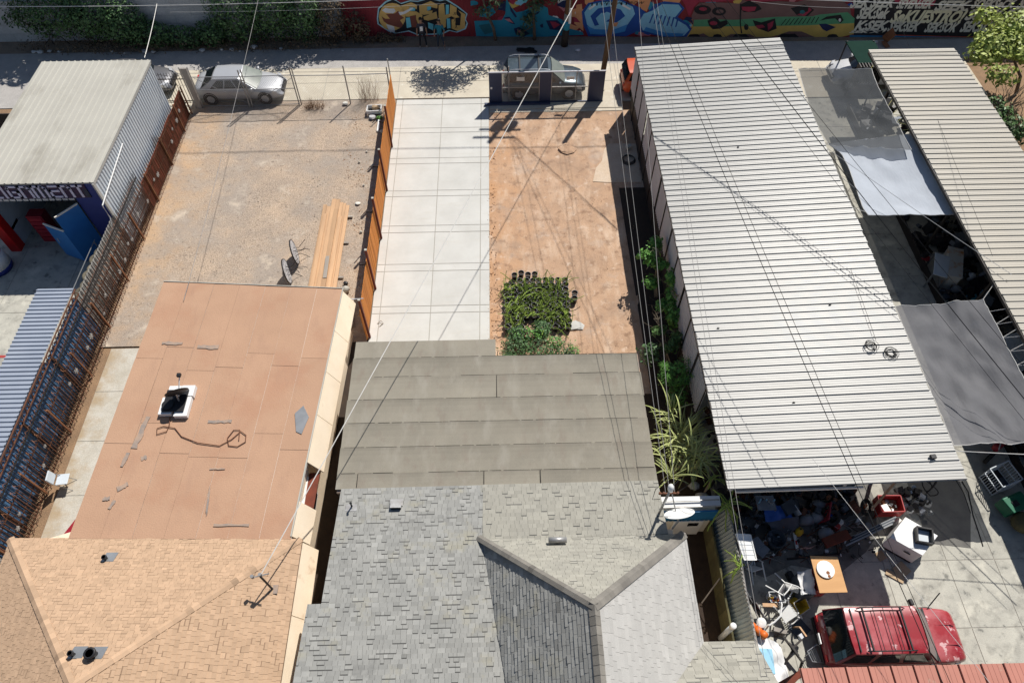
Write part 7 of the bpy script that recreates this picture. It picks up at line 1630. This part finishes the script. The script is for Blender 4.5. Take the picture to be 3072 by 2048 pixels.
# engine scrap
t = thing('engine_scrap', 'heap of black greasy engine parts beside the red tool cart', 'scrap', (14.5,9.4,0))
for i in range(34):
    x, y = 14.35+J(.5), 9.35+J(.45)
    k = MB()
    if i%3: k.box((x,y,.15+.35*rnd.random()),(.10+.2*rnd.random(),.08+.15*rnd.random(),.08+.15*rnd.random()),rnd.random()*3,0,0,J(.5),J(.5))
    else: k.lathe([(.03,-.04),(.1,-.04),(.1,.04),(.03,.04)],10,(x,y,.3+.3*rnd.random()),M=Matrix.Rotation(J(1.5),4,'X')@Matrix.Rotation(J(1),4,'Y'))
    k.build('engine_part', rnd.choice(('black_plastic','iron_black','iron_black','steel','cast_silver')), t)
k = MB(); k.tube([(15.1+.25*math.cos(a*.5),9.9+.3*math.sin(a*.35),.1+.5*abs(math.sin(a*.21))) for a in range(40)],.02,5); tag(k.build('wire_tangle', 'iron_black'), 'black wire tangle at the carport front edge', 'wire')
# white freezer
t = thing('white_freezer', 'white chest freezer turned diagonally with blue shaded side', 'freezer', (13.6,7.9,0))
FZ = [(12.80,7.88),(13.66,7.25),(14.40,7.90),(13.55,8.56)]
k = MB(); k.prism(FZ, .12, .86); bevel(k.build('body', 'white_paint', t), .02); cxz = sum(p[0] for p in FZ)/4; cyz = sum(p[1] for p in FZ)/4
k = MB(); k.prism([(cxz+(x-cxz)*1.02, cyz+(y-cyz)*1.02) for x, y in FZ], .865, .92); bevel(k.build('lid', 'white_paint', t), .015)
k = MB(); k.bar((13.25,7.50,.62),(13.42,7.38,.62),.02,.05); k.build('badge', 'black_plastic', t)
k = MB(); k.prism([(cxz+(x-cxz)*.96, cyz+(y-cyz)*.96) for x, y in FZ], .0, .12); k.build('plinth', 'black_plastic', t)
t = thing('black_window_frame', 'black square frame standing on the white freezer', 'frame', (13.9,7.9,.92))
q = [(13.70,8.16),(14.18,8.05),(14.05,7.56),(13.56,7.66)]
for a, b in zip(q, q[1:]+q[:1]): k = MB(); k.bar((*a,1.03),(*b,1.03),.05,.2); k.build('frame_side', 'black_plastic', t)
k = MB(); k.prism(q, .925, .935); k.build('pane', 'pale_metal', t)
t = thing('steel_rails', 'bundle of blue grey steel rails stretched to the freezer', 'rails', (12.4,8.2,0))
for i in range(5): k = MB(); k.bar((11.55+.1*i,7.85+.08*i,.25),(13.15+.05*i,8.42+.06*i,.70),.05,.03); k.build('rail', 'slate_plastic' if i%2 else 'steel', t)
for (c, d, a, lab) in (((13.30,7.05,.012),(.5,.42,.02),.55,'square cardboard sheet on the ground below the freezer'),((13.0,6.85,.03),(.6,.22,.02),-.6,'long cardboard strip below the freezer'),((12.75,7.55,.03),(.3,.3,.02),.4,'small cardboard piece left of the freezer')): box_thing('cardboard_sheet', lab, 'cardboard', c, d, a, 'cardboard', None, .003)
box_thing('small_white_box', 'small white box in the shade left of the red cart', 'box', (12.3,8.75,.12), (.22,.14,.14), .9, 'pale_metal')
for x, y, m, lab in ((12.55,8.55,'grey_plastic','grey metal can in the shade left of the white drum'),(11.45,8.55,'red_metal','red lidded can in the shaded clutter'),(11.6,8.7,'off_white','white paint can in the shaded clutter'),(11.3,9.0,'blue_plastic','blue bucket deep in the shaded clutter')):
    k = MB(); k.lathe([(0,0),(.12,0),(.12,.25),(.10,.27),(0,.27)],12,(x,y,0)); tag(k.build('paint_can', m, smooth=False), lab, 'can')
t = thing('pink_cooler_lid', 'pinkish red folded panel standing in the shaded clutter', 'panel', (11.0,8.9,0)); k = MB(); k.box((11.05,8.95,.45),(.04,.7,.6),-.4,0,0,0,.3); k.build('panel', 'cab_red', t)
# deep clutter under the carport (dark small junk, uncountable)
k = MB()
for i in range(420):
    x = rnd.uniform(7.5,12.4); y = 9.0+4.2*rnd.random()**1.6; s = .06+.22*rnd.random()
    k.box((x,y,.1+.55*rnd.random()),(s,s*rnd.uniform(.4,1.4),s*rnd.uniform(.3,1.2)),rnd.random()*3,rnd.choice((0,0,1,2)),J(.3),J(.6),J(.6))
tag(k.build('dark_clutter', ['black_plastic','slate_plastic','rust']), 'jumbled dark junk stored in the shade under the carport', 'junk', kind='stuff')
k = MB()
for i in range(260):
    x = rnd.uniform(7.6,12.5); y = rnd.uniform(8.0,9.3) if rnd.random() < .75 else rnd.uniform(7.5,8.2); s = .03+.11*rnd.random()
    if rnd.random() < .4: k.tube([(x,y,.04+.3*rnd.random()),(x+J(.35),y+J(.35),.04+.3*rnd.random()),(x+J(.5),y+J(.4),.05)],.008+.01*rnd.random(),4,rnd.choice((0,1,2,3)))
    else: k.box((x,y,.03+.3*rnd.random()),(s,s*rnd.uniform(.4,1.6),s*rnd.uniform(.2,.8)),rnd.random()*3,rnd.choice((0,0,1,2,3,4)),J(.3),J(.6),J(.6))
tag(k.build('small_scrap', ['black_plastic','slate_plastic','rust','steel','litter_white']), 'scattered small scrap and rods over the shaded yard floor', 'scrap', kind='stuff')
mat('oil_stain', (.16,.155,.14), (.11,.105,.10), 1.6, .8)
mat('floor_dark', (.10,.097,.09), (.22,.21,.19), 1.1, .7, thr=(.42,.62))
k = MB(); k.prism([(7.5,7.4),(8.6,6.9),(9.6,7.3),(11.2,7.0),(12.3,7.7),(12.9,8.3),(13.2,9.6),(13.0,11.5),(7.5,11.5)], -.003, .0025); k.build('dark_floor', 'floor_dark', kind='structure')  # darker mottled sheet over the yard floor at the carport front
k = MB(); k.prism([(14.55,7.95),(15.95,7.75),(16.45,9.0),(16.55,10.4),(14.6,10.4)], -.003, .0035); k.build('old_asphalt_patch', 'oil_stain', kind='structure')
k = MB(); k.tube([(16.6,10.3,.01),(16.68,9.8,.012),(16.6,9.4,.012),(16.5,8.9,.012),(16.45,8.3,.012),(16.4,7.8,.012)],.018,4); k.tube([(16.4,10.3,.01),(16.5,9.75,.012),(16.45,9.0,.012)],.012,4); tag(k.build('ground_cable', 'wire_black'), 'black cable snaking along the concrete by the right shadow edge', 'cable')
# right edge: cage, bin, tank
t = thing('wire_cage', 'pale wire animal cage at the right picture edge', 'cage', (17.9,10.1,0))
Q = [(17.49,9.55),(18.20,9.88),(18.35,10.58),(17.55,10.30)]; Q = [(17.42,9.62),(18.25,9.90),(18.05,10.62),(17.25,10.32)]
for z in (.1,.45,.8):
    for a, b in zip(Q, Q[1:]+Q[:1]): k = MB(); k.bar((*a,z),(*b,z),.03); k.build('rail', 'pale_metal', t)
k = MB()
for a, b in zip(Q, Q[1:]+Q[:1]):
    for i in range(8): p = Vector(a).lerp(Vector(b), i/8); k.bar((p.x,p.y,.0),(p.x,p.y,.8),.014)
k.build('bar', 'pale_metal', t); k = MB(); k.prism(Q, .08, .1); k.build('floor_tray', 'black_plastic', t)
for i in range(2): a = Vector(Q[0]).lerp(Vector(Q[1]),.15+.42*i); k = MB(); k.prism([(a.x,a.y+.12),(a.x+.28,a.y+.22),(a.x+.2,a.y+.52),(a.x-.08,a.y+.42)], .1, .14); k.build('bowl', 'slate_plastic', t)
t = thing('green_wheelie_bin', 'dark green wheeled bin lying beside the wire cage', 'bin', (17.75,9.1,0))
k = MB(); k.box((17.75,9.12,.45),(.85,.55,.55),.35); bevel(k.build('body', 'green_plastic', t), .05, 3); k = MB(); k.box((17.72,9.05,.74),(.8,.5,.05),.35); bevel(k.build('lid', 'green_plastic', t), .02); k = MB(); k.box((17.62,9.02,.78),(.22,.2,.03),.35); k.build('handle_recess', 'black_plastic', t)
k = MB(); k.lathe([(0,-.3),(.22,-.28),(.36,-.1),(.38,.1),(.3,.26),(0,.34)],18,(17.85,8.45,.4)); tag(k.build('metal_tank', 'moss_wood', smooth=True), 'rounded olive metal tank at the right picture edge', 'tank')
t = thing('red_motorbike', 'dark red motorbike parts in the shade behind the wire cage', 'motorbike', (18.3,11.3,0))
k = MB(); k.box((18.2,11.4,.7),(.9,.25,.3),.6); bevel(k.build('tank', 'cab_red', t), .06); k = MB(); k.tube([(17.8,11.0,.9),(18.0,11.4,1.05),(17.9,11.7,.95)],.02,6); k.build('handlebar', 'cast_silver', t)
for x, y in ((17.8,11.0),(18.7,11.8)): k = MB(); k.lathe([(.2,-.06),(.3,-.05),(.3,.05),(.2,.06)],16,(x,y,.3),M=Matrix.Rotation(.7,4,'Z')@Matrix.Rotation(PI/2,4,'X'),cap=False); k.build('wheel', 'rubber', t)
# workshop clutter between the carports
t = thing('grey_work_table', 'plain grey top work table in the shaded aisle', 'table', (19.0,19.9,0))
TB = [(18.58,19.22),(19.43,19.98),(19.38,20.62),(18.55,19.92)]; TB = [(18.50,19.35),(19.02,19.12),(19.62,20.3),(19.05,20.6)]
k = MB(); k.prism(TB, .86, .90); bevel(k.build('top', 'pale_metal', t), .02)
for x, y in TB: k = MB(); k.b6(x*.97+.03*19-.03,x*.97+.03*19+.03,y*.97+.03*19.85-.03,y*.97+.03*19.85+.03,0,.86); k.build('leg', 'steel', t)
t = thing('rusty_freezer', 'rust stained white chest freezer beside the grey work table', 'freezer', (19.7,20.3,0))
k = MB(); k.prism([(19.15,19.30),(19.65,19.1),(20.35,20.7),(19.8,20.95)], 0, .84); bevel(k.build('body', 'rusty_white', t), .02); k = MB(); k.prism([(19.13,19.28),(19.67,19.08),(20.37,20.72),(19.78,20.97)], .845, .89); k.build('lid', 'rusty_white', t)
box_thing('grey_cabinet', 'low grey cabinet at the back of the shaded aisle', 'cabinet', (20.8,21.7,.35), (.75,.5,.7), .3, 'grey_plastic')
t = thing('red_stool', 'small red seated stool with dark bag beside the work table', 'stool', (18.85,20.75,0)); k = MB(); k.cyl((18.9,20.7,.38),.18,.05,12); k.build('seat', 'cab_red', t); k = MB(); k.cyl((18.9,20.7,0),.04,.38,8); k.build('post', 'steel', t); k = MB(); k.box((18.85,20.8,.52),(.3,.2,.2),.4); k.build('bag', 'black_plastic', t)
for x, y, m, lab in ((20.1,18.4,'teal_plastic','teal plastic tub in the dark aisle clutter'),(20.7,18.6,'sky_plastic','pale blue bag in the dark aisle clutter'),(20.5,19.6,'pale_metal','pale grey bundle in the dark aisle clutter'),(19.6,18.9,'grey_plastic','grey sack in the dark aisle clutter'),(20.0,17.9,'white_plastic','white bag near the near shade sail'),(19.7,17.0,'sky_plastic','pale blue jug below the sail ropes'),(20.3,16.8,'blue_plastic','dark blue bundle below the sail ropes')):
    tag(crumple(x,y,.24,'',flat=1.0,z=.15).build('storage_bundle', m, smooth=True), lab, 'bundle')
k = MB()
for i in range(700):
    x = rnd.uniform(19.0,22.8); y = rnd.uniform(9,31.5)
    if abs(y-20.2) < 1.2 and x < 20.4: continue
    s = .1+.4*rnd.random(); k.box((x,y,.1+.8*rnd.random()*(x-18.6)/3),(s,s*rnd.uniform(.4,1.4),s*rnd.uniform(.4,1.2)),rnd.random()*3,rnd.choice((0,0,0,1,2,3)),J(.3),J(.4),J(.4))
tag(k.build('shade_filler_junk', ['black_plastic','slate_plastic','iron_black','grey_plastic']), 'added dark junk heaps that deepen the shade under the right carport', 'junk', kind='stuff')  # dark filler added to blacken the shaded space under this roof
sag_sheet('blue_grey_sheet', 'pale blue sheet roof panel below the sail ropes at the right edge', 'sheet', ((18.9,13.6,1.7),(20.3,14.2,1.8),(20.2,15.6,1.9),(19.4,15.4,1.8)), 'pale_metal', 4, .02)
k = MB(); k.hexa([(19.0,33.0,2.0),(20.4,33.0,2.0),(20.6,35.2,1.9),(19.0,35.2,1.9),(19.0,33.0,2.05),(20.4,33.0,2.05),(20.6,35.2,1.95),(19.0,35.2,1.95)])
mat('canopy_dark', (.012,.035,.027), None, 3, .9, spec=.05)
t = thing('dark_green_canopy', 'dark green canopy with black slats behind the right carport', 'canopy', (19.7,34.2,0)); k.build('cover', 'canopy_dark', t)
for i in range(9): k = MB(); k.b6(19.0+i*.16,19.06+i*.16,32.6,33.0,1.1,2.06); k.build('slat', 'iron_black', t)
for x, y in ((19.05,33.05),(20.4,33.1),(19.05,35.1),(20.5,35.1)): k = MB(); k.b6(x-.03,x+.03,y-.03,y+.03,0,2.0); k.build('post', 'iron_black', t)
# ------------------------------------------------------------------ shade sails
def sail_mat(name, c, see, rough=.5, glo=.15, trl=.0):
    m = bpy.data.materials.new(name); m.use_nodes = True; MT[name] = m; nt = m.node_tree; N = nt.nodes; L = nt.links; N.clear()
    geo = N.new('ShaderNodeNewGeometry'); n = N.new('ShaderNodeTexNoise'); n.inputs['Scale'].default_value = 1.6; n.inputs['Detail'].default_value = 5; L.new(geo.outputs['Position'], n.inputs['Vector'])
    mr = N.new('ShaderNodeMapRange'); mr.inputs[3].default_value = .82; mr.inputs[4].default_value = 1.15; L.new(n.outputs[0], mr.inputs[0])
    vm = N.new('ShaderNodeVectorMath'); vm.operation = 'SCALE'; vm.inputs[0].default_value = c; L.new(mr.outputs[0], vm.inputs['Scale'])
    df = N.new('ShaderNodeBsdfDiffuse'); L.new(vm.outputs[0], df.inputs['Color'])
    gl = N.new('ShaderNodeBsdfGlossy'); gl.inputs['Roughness'].default_value = rough; gl.inputs['Color'].default_value = (.8,.82,.85,1)
    tl = N.new('ShaderNodeBsdfTranslucent'); L.new(vm.outputs[0], tl.inputs['Color'])
    m1 = N.new('ShaderNodeMixShader'); m1.inputs[0].default_value = glo; L.new(df.outputs[0], m1.inputs[1]); L.new(gl.outputs[0], m1.inputs[2])
    m2 = N.new('ShaderNodeMixShader'); m2.inputs[0].default_value = trl; L.new(m1.outputs[0], m2.inputs[1]); L.new(tl.outputs[0], m2.inputs[2])
    tr = N.new('ShaderNodeBsdfTransparent'); m3 = N.new('ShaderNodeMixShader'); m3.inputs[0].default_value = see; L.new(m2.outputs[0], m3.inputs[1]); L.new(tr.outputs[0], m3.inputs[2])
    wv = N.new('ShaderNodeTexNoise'); wv.inputs['Scale'].default_value = 7; wv.inputs['Detail'].default_value = 4
    mp = N.new('ShaderNodeMapping'); mp.inputs['Scale'].default_value = (1.6,.5,1); L.new(geo.outputs['Position'], mp.inputs['Vector']); L.new(mp.outputs[0], wv.inputs['Vector'])
    bp = N.new('ShaderNodeBump'); bp.inputs['Strength'].default_value = .22; bp.inputs['Distance'].default_value = .05; L.new(wv.outputs[0], bp.inputs['Height'])
    for q in (df, gl, tl): L.new(bp.outputs[0], q.inputs['Normal'])
    ou = N.new('ShaderNodeOutputMaterial'); L.new(m3.outputs[0], ou.inputs[0])
sail_mat('sail_mesh', (.088,.093,.098), .30, .5, .0); sail_mat('sail_white', (.50,.54,.60), .05, .6, .01, .2); sail_mat('sail_silver', (.15,.15,.158), .12, .5, .003)
def sail(lab, left, right, z, m, sag, nrow=16, wr=.03, hem='wire_white'):
    t = thing('shade_sail', lab, 'shade sail', ((left[0][0]+right[0][0])/2, (left[0][1]+left[-1][1])/2, 0))
    def at(pl, f):
        x = f*(len(pl)-1); i = min(int(x), len(pl)-2); return Vector(pl[i]).lerp(Vector(pl[i+1]), x-i)
    k = MB(); P = []
    for i in range(nrow+1):
        f = i/nrow; a, b = at(left, f), at(right, f); row = []
        for j in range(nrow+1):
            u = j/nrow; p = a.lerp(b, u); s = 16*u*(1-u)*f*(1-f)
            dz = -sag*s + wr*mnoise.noise((p.x*2.2, p.y*1.1, 3))*4*(u*(1-u))**.5 + wr*.7*mnoise.noise((p.x*5+p.y*3, p.y*2, 8))
            row.append((p.x, p.y, z + (.25*u) + dz))
        P.append(row)
    k.grid(P); k.build('fabric', m, t, True)
    k = MB(); e = [P[0], [r[-1] for r in P], P[-1][::-1], [r[0] for r in P][::-1]]
    for q in e: k.tube(q, .016, 4)
    k.build('hem', hem, t); return t, P
S1L = [(15.0,31.15),(14.83,29.23),(14.72,27.55),(14.77,26.5),(14.9,25.35)]; S1R = [(18.45,30.68),(18.33,29.7),(18.30,28.8),(18.30,27.8),(18.30,27.2),(18.30,26.6),(18.30,25.95),(18.3,24.6)]
t1, P1 = sail('grey mesh shade sail at the far end between the carports', S1L, S1R, 3.0, 'sail_mesh', .45, 22, .075)
t2, P2 = sail('bluish white shade sail in the middle between the carports', [(14.98,25.6),(15.42,24.9),(15.44,23.7),(15.37,22.5),(15.3,21.46),(15.4,21.0)], [(18.9,25.9),(18.85,24.8),(18.8,23.6),(18.85,22.85),(18.85,21.7),(19.1,20.7)], 2.85, 'sail_white', .25, 18, .045)
t3, P3 = sail('silver grey wrinkled tarp sail nearest the camera between carports', [(14.85,16.1),(14.85,14),(14.84,12),(14.84,10.25)], [(18.1,16.15),(18.12,15),(18.1,13.8),(18.1,12.6),(18.1,10.2)], 2.9, 'sail_silver', .4, 24, .09)
mat('rope_yellow', (.55,.50,.18), None, 4, .7)
def ropes(name, lab, grp, pairs, m):
    for a, b in pairs: k = MB(); k.tube([a, b], .010, 4); tag(k.build(name, m), lab, 'rope', grp)
ropes('sail_rope', 'taut yellow rope lacing the far mesh sail to the carport edge', 'yellow ropes of the far sail', [((18.33,y,3.2),(18.65,y2,3.36)) for y, y2 in ((28.9,28.8),(27.8,28.2),(27.8,27.75),(27.2,27.4),(27.15,26.9),(26.6,26.8),(26.6,26.2),(26.0,25.9),(30.6,31.0))], 'rope_yellow')
ropes('sail_rope', 'white rope lacing the middle white sail to the carport edge', 'white ropes of the middle sail', [((18.85,22.85,3.08),(18.68,22.8,3.36)),((18.85,21.7,3.08),(18.68,21.6,3.36)),((15.37,22.6,2.85),(14.45,22.9,3.4)),((15.35,21.2,2.85),(14.45,20.9,3.4))], 'wire_white')
ropes('sail_rope', 'white rope lacing the near silver sail to the carport edge', 'white ropes of the near sail', [((18.1,16.15,3.12),(18.66,16.75,3.36))]+[((18.1,y,3.12),(18.66,y2,3.36)) for y, y2 in ((15.6,15.55),(15.0,15.25),(15.0,14.95),(14.4,14.65),(14.4,14.3),(13.8,14.0),(13.8,13.7),(13.2,13.4),(13.2,13.05),(12.7,12.6))], 'wire_white')
# ------------------------------------------------------------------ wires
def wire(name, lab, a, b, sag, r, m, n=18, cat='wire', wob=0, grp=None):
    a = Vector(a); b = Vector(b); pts = []
    for i in range(n+1):
        f = i/n; p = a.lerp(b, f); p.z -= 4*sag*f*(1-f)
        if wob and 0 < i < n: p += Vector((J(wob),0,J(wob)))
        pts.append(p)
    k = MB(); k.tube(pts, r, 4, cap=False); return tag(k.build(name, m), lab, cat, grp)
wire('service_wire', 'thick white twisted service wire crossing the driveway to the tan roof mast', (-6.97,6.05,4.3), (7.2,38.3,9), .2, .016, 'wire_white')
wire('service_wire', 'left grey wire of the pair running to the white headed mast', (4.68,8.2,4.3), (4.3,38.3,9.8), .3, .008, 'wire_grey')
wire('service_wire', 'right grey wire of the pair running to the white headed mast', (4.80,8.2,4.3), (4.75,38.3,9.8), .32, .008, 'wire_grey')
wire('service_wire', 'thin wire above the planting strip ending at the white headed mast', (4.95,8.2,4.3), (6.6,38.3,9), .3, .008, 'wire_grey')
wire('service_wire', 'thin wire above the carport eave passing the blue lean-to', (6.1,3.0,5.2), (6.8,38.3,9), .35, .007, 'wire_grey')
wire('service_wire', 'second thin wire above the carport eave passing the blue lean-to', (6.25,3.0,5.2), (7.0,38.3,9), .4, .007, 'wire_grey')
wire('service_wire', 'heavy black wire bundle slanting over the middle carport to the right edge', (18.2,8.4,3.6), (4.6,38.2,10.6), .35, .020, 'wire_black')
wire('service_wire', 'upper black wire slanting over the middle carport to the right edge', (18.6,9.0,3.9), (4.7,38.2,11.0), .3, .011, 'wire_black')
wire('service_wire', 'lower thin black wire slanting over the middle carport to the right edge', (17.8,8.2,3.5), (4.4,38.2,10.3), .4, .009, 'wire_black')
wire('service_wire', 'black wire running down over the carport front towards the red suv', (10.6,1.8,5.2), (4.5,38.2,10.4), .35, .012, 'wire_black')
wire('service_wire', 'second black wire running down over the carport front towards the red suv', (10.9,1.8,5.0), (4.8,38.2,10.6), .4, .009, 'wire_black')
wire('service_wire', 'thin pale wire passing over the red suv roof', (12.6,1.6,4.6), (9.3,9.2,4.4), .05, .008, 'wire_white')
wire('service_wire', 'thin wire dropping across the gravel lot to the brown flat roof', (-12.25,16.9,3.1), (-12.0,39,6), .3, .010, 'wire_grey')
wire('alley_cable', 'long pale telephone cable high along the upper left alley', (-60,38.2,4.4), (-2.5,38.2,3.15), .75, .022, 'wire_white', 24, 'cable')
wire('alley_cable', 'thin lower cable along the ivy at the upper left', (-18.5,38.2,2.5), (-3,38.2,2.75), .12, .008, 'wire_white', 12, 'cable')
wire('alley_cable', 'pale telephone cable high in front of the block lettering graffiti', (12,37.5,3.35), (40,37.5,2.0), .1, .022, 'wire_white', 24, 'cable')
wire('alley_cable', 'thin wire under the pale cable before the mural', (14,37.5,3.0), (20.5,37.5,2.5), .1, .008, 'wire_white', 10, 'cable')
wire('service_wire', 'pale drop wire from the alley cable to the white shop roof corner', (-19.05,38.2,2.98), (-17.5,31.6,3.9), .05, .018, 'wire_white')
wire('service_wire', 'thin wire crossing the right cream carport roof lengthwise', (22.0,37.5,2.75), (18.5,17.5,4.1), .05, .008, 'wire_black')
wire('service_wire', 'pale wire strung from the middle carport corner to the right edge', (14.16,9.6,3.84), (22,9.0,4.1), .1, .014, 'wire_white')
wire('service_wire', 'pale wire slanting across the open gap between the shade sails', (14.4,24.5,3.5), (19.2,16.9,3.7), .05, .012, 'wire_white')
wire('service_wire', 'thin black wire looping on the carport roof beside the coils', (13.1,17.2,3.86), (13.0,13.9,3.86), -.02, .008, 'wire_black')
for x, y, lab in ((12.75,13.65,'left tangled black cable coil on the middle carport roof'),(13.35,13.35,'right round black cable coil on the middle carport roof')):
    k = MB()
    for q in range(7): rr = .14+.012*q+J(.03); ox, oy = J(.03), J(.03); k.tube([(x+ox+rr*math.cos(a*.35), y+oy+rr*math.sin(a*.35), 3.83+.012*q) for a in range(19)], .009, 4)
    tag(k.build('cable_coil', 'wire_black'), lab, 'cable coil')
box_thing('black_roof_brick', 'small black block on the near right corner of the carport roof', 'block', (13.35,9.4,3.88), (.17,.14,.1), .1, 'black_plastic')
for (x, y, lab) in ((9.6,11.6,'tiny dark bolt on the near carport roof'),(10.4,24.5,'tiny dark leaf scrap on the carport roof'),(11.9,15.6,'tiny dark scrap on the right side of the carport roof'),(7.7,14.8,'small dark clip on the left side of the carport roof')): tag(crumple(x,y,.05,'',z=3.46+.0534*(x-6.86)).build('roof_scrap', 'black_plastic'), lab, 'scrap')
for z, dy, s, lab in ((12.9,0,.35,'high power line above the alley casting a shadow over the lots'),):
    wire('power_line', lab, (-45,38.3+dy,z), (45,38.0+dy,z), s, .03, 'wire_black', 30, 'power line')
# mast wires on the grey house
k = MB(); k.tube([(4.76,8.2,4.5),(4.55,8.35,4.75),(4.35,8.25,4.5),(4.3,8.1,4.1),(4.5,8.05,4.25)],.01,4); k.tube([(4.8,8.25,4.6),(5.1,8.5,4.7),(5.35,8.4,4.4),(5.0,8.2,4.3)],.01,4); tag(k.build('mast_loop_wire', 'wire_black'), 'black drip loop wires round the white headed mast', 'wire')
# ------------------------------------------------------------------ end
for o in bpy.data.objects:
    if '_w' in o: del o['_w']
